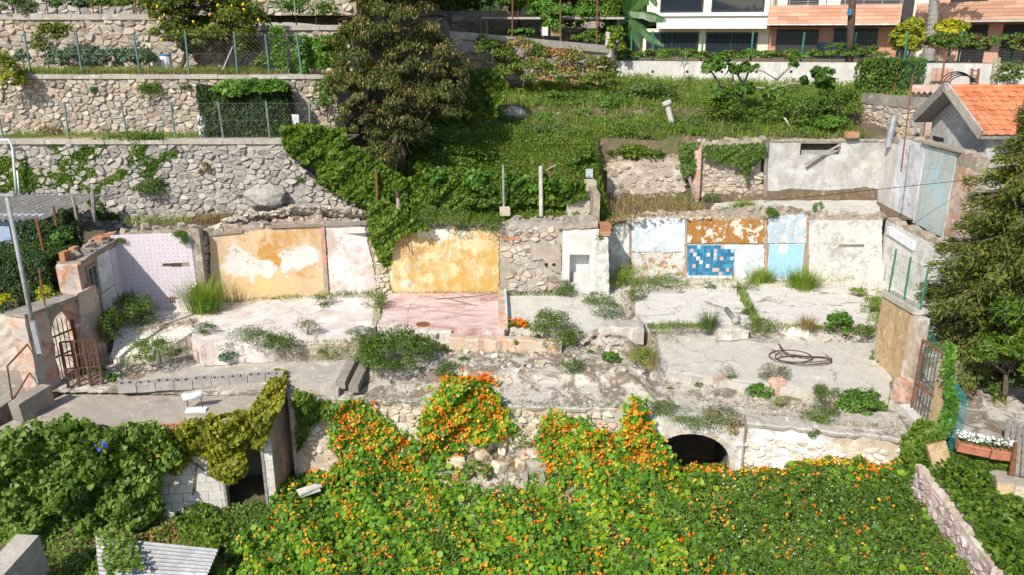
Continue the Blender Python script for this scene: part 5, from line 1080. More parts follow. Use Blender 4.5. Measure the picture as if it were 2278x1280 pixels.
# rough stucco wall under the hedge
sw = thing('stucco_wall', 'rough cream stucco wall under the big hedge beside the path', 'wall', (-11, 16.9, -.9))
m = MB(); PLs = Plane((-16, 16.85, 0), (-9.58, 16.85, 0)); nx, nz = 90, 28; V = []; zt_ = PY(50, 692, 16.85)[2]
for j in range(nz+1):
    for i in range(nx+1): s, z = PLs.L*i/nx, -1.0+(zt_+1.0)*j/nz; V.append(PLs.w((s, z), .03+.045*float(vnoise(s, z, 5.5, 4))+.03*float(vnoise(s, z, 13, 9))))
m.add(V, [(j*(nx+1)+i, j*(nx+1)+i+1, (j+1)*(nx+1)+i+1, (j+1)*(nx+1)+i) for j in range(nz) for i in range(nx)]); part('stucco_face', m, paint('rough cream stucco', (.62,.56,.47), [((.50,.44,.36), 3, .56, .1, {}), ((.70,.65,.57), 7, .6, .06, {'seed': 3})], 1.0), sw, smooth=True, fix=False)
m = MB(); m.box((-12.8, 17.02, (zt_-1)/2), (6.5, .2, zt_+1.0)); part('core', m, M['conc'], sw)
# the lamp mast in front of the gateway
ms = thing('lamp_mast', 'tall grey steel mast clamped to the salmon gateway, far left', 'mast', PY(90, 782, 14.85))
m = MB(); m.tube([PY(86, 790, 14.85), PY(16, 440, 14.85)], [.047, .04], 10); part('pole', m, plain('grey painted steel', (.34,.34,.33), .7, .3, 8, .1), ms, smooth=True)
m = MB(); m.bar(PY(73, 715, 14.75), PY(90, 786, 14.75), .10, .08); part('clamp', m, M['galv'], ms)
m = MB(); m.bar(PY(0, 432, 14.85), PY(34, 437, 14.85), .05, .04); m.box(PY(24, 433, 14.85), (.16, .1, .05)); part('lamp_arm', m, M['galv'], ms)
# rusty handrail on the path
hr = thing('handrail', 'rusty iron handrail along the path at the left edge', 'handrail', PZ(28, 890, -.9))
m = MB(); a, b, c = PY(28, 895, 14.2), PY(16, 815, 14.2), PY(76, 750, 15.2); m.tube([a, b, c], .022, 6); part('top_rail', m, M['rust'], hr); m = MB(); m.tube([PY(30, 888, 14.2), PY(78, 810, 15.2)], .02, 6); part('brace', m, M['rust'], hr)
# ------------------------------------------------------------------ right hand low wall, gate, nets
PRW = Plane(PZ(1943, 792, -.3), PZ(2008, 862, -.55)); PRW.n = -PRW.n if PRW.n[0] > 0 else PRW.n
rw2 = thing('garden_wall', 'tan roughcast garden wall with a mesh fence on top, right of the grey slab', 'wall', PRW.w((.8, -.6)))
zt_ = PY(1958, 657, PZ(1943, 792, -.3)[1])[2]
ochre = paint('tan roughcast', (.56,.41,.235), [((.40,.28,.145), 5, .55, .06, {'sc': (1, 1, .6)}), ((.66,.51,.32), 7, .58, .06, {'seed': 4}), ((.33,.24,.14), 12, .66, .05, {'seed': 7})], 1.0)
m = MB(); slab_on(m, PRW, [(0, -1.0), (PRW.L, -1.2), (PRW.L, zt_-.04), (0, zt_)], 0, -.2); part('masonry', m, M['mortar'], rw2)
m = MB(); slab_on(m, PRW, rag([(.03, -.9), (.03, zt_-.05), (PRW.L*.97, zt_-.09), (PRW.L*.97, -1.1)], .12, .01), .025, -.01); part('roughcast', m, ochre, rw2)
m = MB(); slab_on(m, PRW, [(-.03, zt_+.002), (PRW.L+.05, zt_-.038), (PRW.L+.05, zt_+.05), (-.03, zt_+.09)], .05, -.26); part('coping', m, M['conc'], rw2)
pp = PRW.w((PRW.L+.06, 0)); m = MB(); m.box((pp[0]+.03, pp[1]-.10, (zt_-1.25)/2), (.24, .26, zt_+1.15), .3); part('end_pillar', m, M['mortar_pk'], rw2)
m = MB(); m.box((pp[0]-.08, pp[1]-.25, -.70), (.34, .36, .75), .3); m.box((pp[0]-.07, pp[1]-.25, -.29), (.36, .38, .07), .3); solo('pillar_stump', m, M['salmon'], 'broken salmon pillar stump with a whitish top beside the gate', 'pillar')
FPa, FPb = PRW.w((.05, zt_+.06), -.1), PRW.w((PRW.L, zt_+.02), -.1)
fence('green chain link fence on top of the tan garden wall', [FPa, (FPa+FPb)/2, FPb], .95, .022, M['green_pl'], M['green_wire'], .055, lean=[.02, .0, .03], r=.0028)
# gate to the right of the stump
gg = thing('garden_gate', 'grey green mesh gate in a rusty frame right of the grey slab', 'gate', PZ(2040, 930, -.75))
GA, GB = PZ(2026, 918, -.75), PZ(2072, 962, -.78); PGa = Plane(GA, GB); Hh = 1.55
m = MB()
for s in (0, PGa.L): m.bar(PGa.w((s, -.75)), PGa.w((s, -.75+Hh)), .04)
for z in (-.70, -.1, -.75+Hh): m.bar(PGa.w((0, z)), PGa.w((PGa.L, z)), .035)
part('frame', m, M['rust'], gg)
for k in range(6): m = MB(); s = PGa.L*(k+1)/7; m.tube([PGa.w((s, -.7)), PGa.w((s, .78))], .009, 5); part('bar', m, M['rust_dk'], gg)
m = MB(); wire_mesh(m, PGa.w((0, -.72)), PGa.w((PGa.L, -.72)), 1.45, .05, .0035); part('wire_mesh', m, M['greyg_pl'], gg, fix=False, kind='stuff')
m = MB(); m.box(PGa.w((PGa.L+.13, -.05)), (.2, .2, 1.55), .3); m.box(PGa.w((PGa.L+.13, .75)), (.24, .24, .05), .3); solo('gate_pillar', m, M['stucco'] if 'stucco' in M else ochre, 'cream gate pillar right of the mesh gate', 'pillar')
m = MB(); m.bar(PZ(2012, 905, -.70), PZ(2052, 948, -.72), .22, .12); solo('threshold', m, M['conc_wh'], 'pale concrete threshold in front of the mesh gate', 'step')
# teal nets hanging from the fence
def net(label, fn, nu, nv, mat, r=.004, cell=1):
    m = MB()
    for k in range(-nv, nu+1, cell):
        for sgn in (1, -1):
            pts = []
            for j in range(0, nv+1, 2):
                i = k+j if sgn > 0 else nu-(k+j)
                if 0 <= i <= nu: pts.append(fn(i/nu, j/nv))
            if len(pts) > 1: m.tube(pts, r, 3, 0, False)
    return solo('garden_net', m, mat, label, 'net', fix=False)
def nf(a, b, top, bot, sag):
    def f(s, t):
        p = (np.array(a)*(1-s)+np.array(b)*s); z = (top[0]*(1-s)+top[1]*s)*(1-t)+(bot[0]*(1-s)+bot[1]*s)*t
        return np.array([p[0]+sag*math.sin(3*s+4*t)*t, p[1]-sag*math.sin(math.pi*t)*.8-sag*.5*math.sin(7*s+2*t), z])
    return f
a, b = PZ(2062, 760, .3), PZ(2135, 880, -.4); net('slack teal plastic net hanging right of the mesh gate, threaded with vine', nf(PY(2085, 900, 13.7), PY(2150, 900, 13.3), (.65, .05), (-1.2, -1.1), .15), 16, 26, M['teal'], .0045)
net('dull green net sagging between the garden wall and the spruce', nf(PY(2040, 700, 15.2), PY(2110, 800, 14.2), (1.1, .5), (.2, -.3), .12), 18, 14, M['green_wire'], .003)
m = MB(); m.tube([PY(2100, 990, 13.4), PY(2108, 880, 13.4), PY(2112, 790, 13.4)], .03, 6); solo('net_pole', m, M['galv'], 'grey pole carrying the teal net', 'pole')
# patio wall, planters, wooden rails, honey stone wall, pink clad wall
pw = thing('block_wall', 'grey cement block wall behind the shaded patio at the right edge', 'wall', PY(2220, 900, 15.9))
PLq = Plane((PY(2150, 860, 15.9)[0], 15.9, 0), (PY(2400, 860, 15.9)[0], 15.9, 0)); z0_ = -1.15
m = MB(); slab_on(m, PLq, [(0, z0_), (PLq.L, z0_), (PLq.L, -.25), (0, -.25)], -.02, -.2); part('core', m, M['block_gr'], pw)
for j in range(4):
    for i in range(5):
        m = MB(); x0 = i*.5+(.25 if j % 2 else 0); z = z0_+.22*j; slab_on(m, PLq, [(x0+.006, z+.006), (x0+.494, z+.006), (x0+.494, z+.21), (x0+.006, z+.21)], .0+rng.uniform(0, .01), -.03); part('block', m, M['block_gr'] if j > 1 else M['conc_dk'], pw)
def planter(label, u0, v0, u1, v1, Y, z, kind):
    A, B = PY(u0, v0, Y), PY(u1, v1, Y-.12); d = unit(B-A); n = np.array([-d[1], d[0], 0]); t = thing('planter', label, 'planter', (A+B)/2-[0,0,.17], 'terracotta flower troughs')
    w0, w1, h = .075, .10, .17; m = MB(); up = np.array([0, 0, h])
    m.hexa([A-n*w0-up, B-n*w0-up, B+n*w0-up, A+n*w0-up, A-n*w1-[0,0,.02], B-n*w1-[0,0,.02], B+n*w1-[0,0,.02], A+n*w1-[0,0,.02]]); m.hexa([A-n*.115-[0,0,.019], B-n*.115-[0,0,.019], B+n*.115-[0,0,.019], A+n*.115-[0,0,.019], A-n*.115+[0,0,.015], B-n*.115+[0,0,.015], B+n*.115+[0,0,.015], A+n*.115+[0,0,.015]]); part('trough', m, M['terracotta'], t)
    s = rng.random((500, 1)); P = A+(B-A)*s+n*rng.uniform(-.1, .1, (500, 1))+np.array([0,0,1])*rng.uniform(.0, .17, (500, 1)); fpart('foliage', [(leaves(P, np.tile([0,-.3,1], (500, 1)), .05, 'lance', .8), 0)], [M['weed_gr']], t, kind='stuff')
    k = 160 if kind else 60; s = rng.random((k, 1)); P = A+(B-A)*s+n*rng.uniform(-.11, .11, (k, 1))+np.array([0,0,1])*rng.uniform(.1, .2, (k, 1)); fpart('blossoms', [(leaves(P, np.tile([0,-.6,1], (k, 1)), .045, 'petal', .4), 0)], [M['white_fl']], t, kind='stuff')
planter('terracotta trough full of white flowers on the ledge, the left one', 2130, 982, 2200, 996, 12.9, 0, 1)
planter('terracotta trough with fewer white flowers, the right one', 2204, 998, 2266, 1006, 12.75, 0, 0)
wr_ = thing('wooden_fence', 'weathered grey paling fence beside the planters at the right edge', 'fence', PY(2262, 1050, 12.4))
for k in range(5): m = MB(); m.bar(PY(2236+k*13, 1005-k*2, 13.1-.02*k), PY(2244+k*13, 932+k*4, 13.1-.02*k), .085, .02); part('paling', m, M['wood_gr'], wr_)
m = MB(); m.bar(PY(2230, 985, 13.13), PY(2300, 985, 13.0), .06, .03); part('rail', m, M['wood_gr'], wr_)
m = MB(); m.bar(PY(2250, 1060, 12.5), PY(2262, 985, 12.5), .09, .05); part('post', m, M['rust'], wr_)
for k in range(2): m = MB(); m.bar(PY(2262+k*12, 1060, 12.48), PY(2268+k*12, 975, 12.48), .07, .025); part('paling', m, M['wood_gr'], wr_)
hw = thing('honey_wall', 'honey coloured dressed stone wall at the lower right edge', 'wall', PY(2260, 1130, 12.3))
PLh = Plane(PY(2206, 1130, 12.2)*[1,1,0], np.array([PY(2400, 1130, 12.2)[0], 11.6, 0])); zq = PLh.px(2230, 1145)[1]
m = MB(); slab_on(m, PLh, [(0, zq-.4), (1.8, zq-.4), (1.8, zq+.62), (0, zq+.62)], 0, -.3); part('core', m, M['mortar'], hw)
honey = stone('honey stone', [(.55,.40,.22),(.62,.48,.30),(.58,.50,.38),(.66,.56,.42)], 18, .4)
for j in range(3):
    x = -.01-.12*(j % 2)
    while x < 1.7:
        L_ = rng.uniform(.26, .40); m = MB(); slab_on(m, PLh, rag([(max(x, 0)+.01, zq+.2*j+.01), (x+L_-.01, zq+.2*j+.01), (x+L_-.01, zq+.2*j+.19), (max(x, 0)+.01, zq+.2*j+.19)], .1, .006), .03+rng.uniform(0, .02), -.01); part('dressed_stone', m, honey, hw); x += L_
m = MB(); m.bar(PY(2080, 985, 13.1), PY(2098, 1050, 12.9), .34, .12); solo('tan_slab', m, ochre, 'upright tan stone slab leaning in the ivy below the gate', 'slab')
# pink clad wall running to the viewer
pk = thing('clad_wall', 'low wall clad in pinkish grey split stone running through the ivy at right', 'wall', (8.0, 11.5, -2))
PK = Plane((7.50, 13.35, 0), (7.66, 9.0, 0)); PK.n = -PK.n if PK.n[0] > 0 else PK.n
ztk = lambda s: -1.15-.16*s
m = MB(); slab_on(m, PK, [(0, -2.9), (0, ztk(0)), (PK.L, ztk(PK.L)), (PK.L, -3.6)], 0, -.3); part('core', m, M['mortar_pk'], pk)
pinkst = stone('pinkish split stone', [(.42,.31,.30),(.52,.40,.38),(.57,.48,.46),(.46,.37,.37)], 24, .6)
stones(pk, PK, [(0, -2.2), (0, ztk(0)-.02), (PK.L, ztk(PK.L)-.02), (PK.L, -3.3)], .16, .11, pinkst, .05, .10, limit=260)
# ------------------------------------------------------------------ right neighbour: tiled house
hs_ = thing('tiled_house', 'small house with an orange tiled gable roof at the right edge', 'house', (14, 21.6, 2.6))
HX = 11.58; r0 = np.array([HX, 21.84, 5.02]); ef = np.array([HX+.1, 20.0, 4.0]); eb = np.array([HX, 23.3, 4.06]); X1 = 17.5
m = MB(); gy0, gy1, gx = 20.25, 23.1, HX+.42
m.prism([(gx, gy0, 2.3), (gx, gy0, 4.05), (gx, 21.84, 4.9), (gx, gy1, 4.05), (gx, gy1, 2.3)], [(X1, gy0, 2.3), (X1, gy0, 4.05), (X1, 21.84, 4.9), (X1, gy1, 4.05), (X1, gy1, 2.3)]); part('walls', m, M['plaster_gr'], hs_)
def slope(a, b, n1, name):  # roof deck between ridge line a and eave b
    m = MB(); d = np.array([X1-HX, 0, 0]); t = np.array([0, 0, -.08]); m.hexa([a+t, b+t, b+t+d, a+t+d, a, b, b+d, a+d]); part(name, m, M['wood_gr'], hs_)
slope(r0, ef, 0, 'roof_deck'); slope(r0, eb, 0, 'roof_deck')
nrow, ncol = 10, 22; tl = np.linalg.norm(ef-r0)/nrow; twd = (X1-HX)/ncol; dn = unit(ef-r0); nn = unit(np.cross(np.array([1.0, 0, 0]), dn)); nn = nn if nn[2] > 0 else -nn
tmb = MB(); pr = []
for e in (0, 1):
    for i in range(9):
        s = i/8; h = .012+.028*max(0, math.sin(2*math.pi*(s*.98+.05)))*1.0; pr.append(np.array([s*twd*1.02, 0, 0])+dn*(tl*1.12*e)+nn*(h+.02*e))
tmb.add([p for p in pr]+[p-nn*.014 for p in pr], [(i, i+1, i+10, i+9) for i in range(8)]+[(9+i, 10+i, 28+i, 27+i) for i in range(8)]+[(0, 9, 27, 18), (8, 26, 35, 17)])
tme = tmb.mesh('roof_tile', M['rooftile'])
for j in range(nrow):
    for i in range(ncol): link('roof_tile', tme, hs_, r0+dn*tl*j+np.array([twd*i+rng.normal()*.004, 0, .02])+nn*rng.normal()*.004-wloc(hs_))
tb = MB(); dn2 = unit(eb-r0); nn2 = np.array([0, -dn2[2], dn2[1]]); nn2 = nn2 if nn2[2] > 0 else -nn2
corrugated('back_tiles', None, r0+nn2*.03, r0+nn2*.03+[X1-HX, 0, 0], eb+nn2*.03+[X1-HX, 0, 0], eb+nn2*.03, M['rooftile'], twd, .02, parent=hs_)
for i in range(20):
    m = MB(); x = HX+.3*i; m.tube([(x, 21.84, 5.045), (x+.31, 21.84, 5.055)], .075, 8); part('ridge_tile', m, M['rooftile'], hs_)
for e_ in (ef, eb):
    m = MB(); a = r0+[-.03, 0, .06]; b = e_+[-.03, 0, .03]; m.bar(a, b, .05, .24) ; part('barge_board', m, M['conc'] if e_ is ef else M['wood_gr'], hs_)
m = MB(); m.box((HX+.41, 22.6, 3.35), (.06, .55, .6)); part('dark_opening', m, M['black_pl'], hs_)
fence('two tall rusty rods wired with fine mesh in front of the tiled roof', [np.array([PY(2030, 330, 19.6)[0], 20.0, 3.2]), np.array([PY(2222, 300, 19.6)[0], 18.9, 3.2])], 1.9, .02, M['rust'], M['wire'], .09, hs=[2.2, 1.9])
# stone wall block + corrugated lean-to behind
uw = thing('stone_wall', 'tall grey tan rubble wall right of the grass slope, left of the tiled house', 'wall', PY(1970, 290, 25.5))
PUW = Plane(PY(1908, 300, 26.5)*[1,1,0], PY(2034, 300, 24.0)*[1,1,0]); zt2_ = PUW.px(1970, 212)[1]; zb2 = 3.2
m = MB(); slab_on(m, PUW, [(0, zb2), (PUW.L, zb2), (PUW.L, zt2_+.02), (0, zt2_-.03)], 0, -.3); part('masonry', m, M['mortar_dk'], uw)
stones(uw, PUW, [(0.02, zb2), (0.02, zt2_-.35), (PUW.L-.02, zt2_-.3), (PUW.L-.02, zb2)], .22, .13, M['stone_up'], .05, .18); m = MB(); slab_on(m, PUW, rag([(0, zt2_-.33), (PUW.L, zt2_-.28), (PUW.L, zt2_+.06), (0, zt2_)], .2, .012), .035, .0); part('cement_band', m, M['conc_dk'], uw)
ln_ = thing('lean_to', 'pink walled lean-to with a corrugated roof behind the tiled house', 'shed', PY(2060, 260, 24.4)); m = MB(); a, b = PY(2034, 290, 24.3), PY(2100, 290, 24.3); m.box(((a[0]+b[0])/2, 24.5, 4.0), (b[0]-a[0]+.4, .1, 1.9)); part('wall', m, M['salmon'], ln_)
corrugated('roof', None, PY(2028, 207, 24.3), PY(2110, 207, 24.3), PY(2110, 200, 25.4), PY(2028, 200, 25.4), M['fibro'], .17, .035, parent=ln_)
# ------------------------------------------------------------------ white retaining wall, garden fence, building
ww = thing('concrete_wall', 'long white concrete retaining wall with round weep holes above the grass', 'wall', PY(1640, 180, 32))
PW = Plane(PY(1358, 200, 32.6)*[1,1,0], PY(2330, 200, 29.4)*[1,1,0]); zt3 = PW.px(1640, 138)[1]
m = MB(); slab_on(m, PW, [(0, 3.9), (PW.L, 3.9), (PW.L, zt3), (0, zt3)], 0, -.25); part('masonry', m, M['conc_wh'], ww)
for u in list(range(1375, 1960, 77)):
    m = MB(); c = PW.px(u, 160); slab_on(m, PW, [(c[0]+.055*math.cos(a), c[1]+.055*math.sin(a)) for a in np.arange(10)*.628], .004, -.01); part('weep_hole', m, M['black_pl'], ww)
m = MB(); c0, c1 = PW.px(2068, 180), PW.px(2118, 152); 
q0 = PW.w((c0[0], c0[1]), .12); q1 = PW.w((c1[0], c0[1]), .12); up_ = np.array([0, 0, c1[1]-c0[1]])
corrugated('corrugated_sheet', 'faded pink corrugated sheet leaning on the white wall', q0, q1, q1+up_, q0+up_, plain('faded pink sheet', (.58,.36,.28), .7, .2, 6), .17, .03, 'sheet')
def ladder(label, u, v0, v1, wd, mat, n, off):
    t = thing('ladder', label, 'ladder', PW.w(PW.px(u, v1), off)); a, b = PW.px(u-wd/2, v1), PW.px(u+wd/2, v0)
    for s in (a[0], b[0]): m = MB(); m.bar(PW.w((s, a[1]), off+.1), PW.w((s, b[1]), off-.04), .07, .05); part('stile', m, mat, t)
    for k in range(n): z = a[1]+(b[1]-a[1])*(k+.6)/n; m = MB(); m.bar(PW.w((a[0]+.03, z), off+.08-.1*k/n), PW.w((b[0]-.03, z), off+.08-.1*k/n), .05, .04); part('rung', m, mat, t)
ladder('short rusty ladder leaning on the white wall', 2162, 152, 186, 20, M['rust'], 3, .3); ladder('tall whitish ladder leaning on the white wall near the right edge', 2207, 128, 192, 22, M['wood_post'], 7, .3)
m = MB(); 
for k in range(4): c = PY(2125+k*6, 188, 28.3); m.tube([c+[.55*math.cos(t)*(1-.06*k), .02*k, .42*math.sin(t)*(1-.1*k)] for t in np.linspace(.15, 3.0-.1*k, 14)], .02, 5)
solo('hoop_bundle', m, M['black_pl'], 'bundle of dark bent hoops in front of the white wall', 'hoops')
fp = [np.array([PW.w((PW.px(u, 140)[0], 0), -.9)[0], PW.w((PW.px(u, 140)[0], 0), -.9)[1], zt3-.05]) for u in (1400, 1450, 1560, 1673, 1788, 1905, 2025, 2148, 2270, 2330)]
fence('dark green rigid mesh fence in front of the apartment building', fp, 1.15, .04, M['green_pl'], M['green_wire'], .10, False, name='mesh_fence', r=.004)
sc_ = [PW.w((PW.px(u, 190)[0], 4.3), d) for u, d in ((1912, 1.6), (1918, 1.4), (1957, 2.2), (2050, 2.4))]
fence('green scaffold mesh on rusty posts in front of the clipped shrub', sc_, 1.5, .03, M['rust'], M['green_wire'], .06, hs=[1.45, 1.3, 1.5, 1.5], r=.004)
ep = thing('electric_pole', 'dark creosoted wooden pole in front of the building', 'pole', PY(1885, 178, 31.2)); m = MB(); m.tube([PY(1886, 185, 31.2), PY(1900, -60, 31.2)], [.15, .12], 10); part('pole', m, M['wood_pole'], ep, smooth=True); m = MB(); m.box(PY(1890, 27, 31.0), (.12, .1, .22)); part('blue_box', m, M['blue_pl'], ep)
# apartment building
ab = thing('apartment_building', 'modern apartment building with cream and salmon stone clad balconies, top right', 'building', (16, 47, 4.9))
B1 = Plane(PY(1440, 120, 52)*[1,1,0], PY(2010, 120, 46)*[1,1,0]); B2 = Plane(PY(2070, 110, 44.5)*[1,1,0], PY(2420, 110, 37)*[1,1,0])
zg = 4.6; zv = lambda v, u=1712: B1.px(u, v)[1]
S1 = lambda u: B1.px(u, 60)[0]; S2 = lambda u: B2.px(u, 50)[0]
def bbox(nm, pl, s0, s1, z0, z1, f, b, mat, label=None): m = MB(); slab_on(m, pl, [(s0, z0), (s1, z0), (s1, z1), (s0, z1)], f, b); return part(nm, m, mat, ab, label=label)
bbox('wall', B1, S1(1432), S1(1712), zg-1, zv(64), 0, -6, M['cream']); bbox('wall', B1, S1(1712)+.01, S1(2075), zg-1, zv(60), 0, -6, M['travertine'])
bbox('upper_wall', B1, S1(1432), S1(1712), zv(38), 14, -.6, -6, M['cream']); bbox('upper_wall', B1, S1(1712)+.01, S1(2075), zv(52), 14, -1.6, -6, M['cream_lt'])
bbox('cream_balcony', B1, S1(1470), S1(1711), zv(64), zv(36), 1.0, -.55, M['cream_lt']); bbox('ledge', B1, S1(1462), S1(1711.5), zv(35.8), zv(28), 1.15, -.55, M['white_metal'])
bbox('balcony_slab', B1, S1(1713), S1(2000), zv(57), zv(53.5), 1.3, -1.5, M['conc_wh'])
def clad(pl, s0, s1, z0, z1, f, n):   # staggered stone panels
    h = (z1-z0)/n
    for j in range(n):
        x = s0-(.55 if j % 2 else 0)
        while x < s1:
            a, b = max(x, s0), min(x+1.1, s1); x += 1.1
            if b-a < .05: continue
            m = MB(); slab_on(m, pl, [(a+.006, z0+j*h+.006), (b-.006, z0+j*h+.006), (b-.006, z0+j*h+h-.006), (a+.006, z0+j*h+h-.006)], f+.02, f-.03); part('cladding_panel', m, M['travertine'], ab)
bbox('balcony_front', B1, S1(1713), S1(2000), zv(53.4), zv(14.2), 1.28, 1.08, M['mortar_pk']); clad(B1, S1(1713), S1(2000), zv(53.4), zv(14.5), 1.29, 5)
def windowp(pl, s0, s1, z0, z1, off, mull=1, shut=False):
    f = thing_part = MB(); t_ = .09
    for (a, b, c, d) in ((s0, z0, s0+t_, z1), (s1-t_, z0, s1, z1), (s0+t_+.001, z1-t_, s1-t_-.001, z1), (s0+t_+.001, z0, s1-t_-.001, z0+t_)): slab_on(f, pl, [(a, b), (c, b), (c, d), (a, d)], off+.05, off-.05)
    for k in range(1, mull+1): x = s0+(s1-s0)*k/(mull+1); slab_on(f, pl, [(x-.04, z0+t_+.002), (x+.04, z0+t_+.002), (x+.04, z1-t_-.002), (x-.04, z1-t_-.002)], off+.045, off-.045)
    w_ = part('window', f, M['frame_dk'], ab); m = MB(); slab_on(m, pl, [(s0+t_*.5, z0+t_*.5), (s1-t_*.5, z0+t_*.5), (s1-t_*.5, z1-t_*.5), (s0+t_*.5, z1-t_*.5)], off-.0, off-.03)
    part('shutter' if shut else 'pane', m, M['shutter'] if shut else M['glass'], w_)
    if shut:
        m = MB(); k = 14
        for i in range(k): z = z0+t_+(z1-z0-2*t_)*i/k; slab_on(m, pl, [(s0+t_, z), (s1-t_, z), (s1-t_, z+(z1-z0)/k*.75), (s0+t_, z+(z1-z0)/k*.75)], off+.03, off+.001)
        part('shutter_slats', m, M['shutter'], w_, kind='stuff')
zlo, zhi = zg+.05, zv(72)
windowp(B1, S1(1440), S1(1556), zlo, zhi, .06, 1); windowp(B1, S1(1573), S1(1688), zlo, zhi, .06, 1)
windowp(B1, S1(1730), S1(1823), zlo, zv(66), .06, 0, True); windowp(B1, S1(1857), S1(1955), zlo, zv(63), .06, 0, True)
windowp(B1, S1(1462), S1(1557), zv(28)+.05, zv(-45), -.5, 0); windowp(B1, S1(1576), S1(1693), zv(28)+.05, zv(-45), -.5, 0)
for u in (1740, 1860, 1930): windowp(B1, S1(u), S1(u+70), zv(30), zv(-45), -1.5, 0, True)
m = MB(); m.box(B1.w((S1(1860), zg+.6), .7), (1.5, .8, 1.3), .1); solo('wheeled_bin', m, M['blue_pl'] if 0 else plain('dark blue cover', (.02,.035,.06), .6, .2), 'dark covered bin in front of the right shutter of the building', 'bin')
rl_ = MB()
for k in range(5): z = zv(12)+k*.13; rl_.tube([B1.w((S1(1714), z), 1.2), B1.w((S1(1999), z), 1.2)], .018, 5)
part('railing_rails', rl_, M['steel'], ab, kind='stuff', fix=False)
for u in range(1716, 2000, 40): m = MB(); m.bar(B1.w((S1(u), zv(14)), 1.2), B1.w((S1(u), zv(14)+.75), 1.2), .05); part('railing_post', m, M['steel'], ab)
bbox('stair_recess', B1, S1(2001), S1(2026), zg, 14, .3, .2, M['shutter']); bbox('cream_pier', B1, S1(2026), S1(2076), zg-1, 14, 1.6, -.1, M['cream'])
zw = lambda v: B2.px(2100, v)[1]
bbox('right_wall', B2, S2(2066), S2(2420), zg-1, 14, 0, -5, M['travertine']); bbox('right_balcony', B2, S2(2072), S2(2420), zw(47), zw(8), 1.25, .05, M['mortar_pk']); clad(B2, S2(2072), S2(2380), zw(46.5), zw(8.5), 1.26, 5)
bbox('right_slab', B2, S2(2070), S2(2420), zw(50.5), zw(47.2), 1.3, .05, M['conc_wh'])
windowp(B2, S2(2152), S2(2201), zlo, zw(56), .06, 0, True); windowp(B2, S2(2238), S2(2310), zlo, zw(56), .06, 0, True); windowp(B2, S2(2110), S2(2190), zw(8), zw(-50), .06, 0, True)
# ------------------------------------------------------------------ mid slope odds and ends
cw = thing('stone_wall', 'coped rubble wall above the brambles, below the dark trees', 'wall', PY(1190, 120, 31)); PC = Plane(PY(1000, 120, 29.5)*[1,1,0], PY(1352, 120, 32.4)*[1,1,0]); zc = [PC.px(1035, 72)[1], PC.px(1345, 104)[1]]
m = MB(); slab_on(m, PC, [(0, 3.5), (PC.L, 3.5), (PC.L, zc[1]), (0, zc[0]+.03)], 0, -.4); part('masonry', m, M['mortar_dk'], cw); m = MB(); slab_on(m, PC, [(0, zc[0]-.2), (PC.L+.1, zc[1]-.25), (PC.L+.1, zc[1]+.03), (0, zc[0]+.05)], .08, -.35); part('coping', m, M['conc'], cw)
stones(cw, PC, [(0, 3.8), (0, zc[0]-.3), (PC.L, zc[1]-.3), (PC.L, 3.8)], .32, .22, M['stone_up'], .07, .16)
m = MB(); m.box(PC.w((PC.L+.15, zc[1]-.1), -.1), (.35, .4, 1.3)); solo('white_pillar', m, M['p_white'], 'small white pillar at the end of the coped wall under a bright shrub', 'pillar')
fence('row of thin rusty posts along the coped wall below the dark trees', [PC.w((PC.px(u, v)[0], PC.px(u, v)[1]), -.1) for u, v in ((1072, 70), (1142, 80), (1250, 92), (1330, 100))], 1.9, .03, M['rust'], M['wire'], .2, wires=False)
bwl = thing('stone_wall', 'dark shaded stone wall behind the trees at top centre', 'wall', (1, 36, 5)); PB = Plane((-8, 36.5, 0), (5.6, 36.5, 0)); m = MB(); slab_on(m, PB, [(0, 4), (13.6, 4), (13.6, 7.3), (0, 7.3)], 0, -.4); part('masonry', m, M['mortar_dk'], bwl)
stones(bwl, PB, [(2, 4.6), (2, 7.2), (11, 7.2), (11, 4.6)], .42, .28, M['stone_lo'], .08, .16, limit=200)
m = MB(); m.box((1.6, 34.5, 6.95), (5.6, 3.2, .08)); solo('pergola_roof', m, M['conc'], 'flat pergola roof half hidden among the trees at top centre', 'roof')
for x in (-1.0, 1.6, 4.2): m = MB(); m.bar((x, 33.2, 4.9), (x, 33.2, 6.9), .1); solo('pergola_post', m, M['wood_gr'], {-1.0: 'left post under the pergola roof in the tree shade', 1.6: 'middle post under the pergola roof in the tree shade', 4.2: 'right post under the pergola roof in the tree shade'}[x], 'post', 'pergola posts at top centre')
m = MB(); m.box(PY(1212, 70, 32.4), (.22, .15, .32), .2); solo('feed_sack', m, M['white_pl'], 'small white sack standing on the coped wall', 'sack'); m = MB(); m.box(PY(1236, 73, 32.6), (.42, .3, .26), .1); solo('straw_bale', m, M['straw'], 'small orange straw bale beside the white sack', 'bale')
m = MB(); m.tube([PY(839, 450, 20.6)-[0,0,.5], PY(837, 378, 20.6)], .035, 8); solo('rusty_post', m, M['rust'], 'rusty square post in the ivy above the orange wall', 'post')
cp_ = thing('chimney_pipe', 'capped chimney pipe with terracotta base above the yellow wall', 'chimney', PY(886, 480, 20.05)); m = MB(); m.tube([PY(886, 480, 20.05), PY(886, 456, 20.05)], .065, 10); part('clay_base', m, M['salmon'], cp_); m = MB(); m.tube([PY(886, 457, 20.05), PY(885, 434, 20.05)], .045, 10); part('flue', m, M['conc'], cp_); m = MB(); m.tube([PY(885, 440, 20.05), PY(885, 425, 20.05)], .055, 10); part('cap', m, M['rust_dk'], cp_)
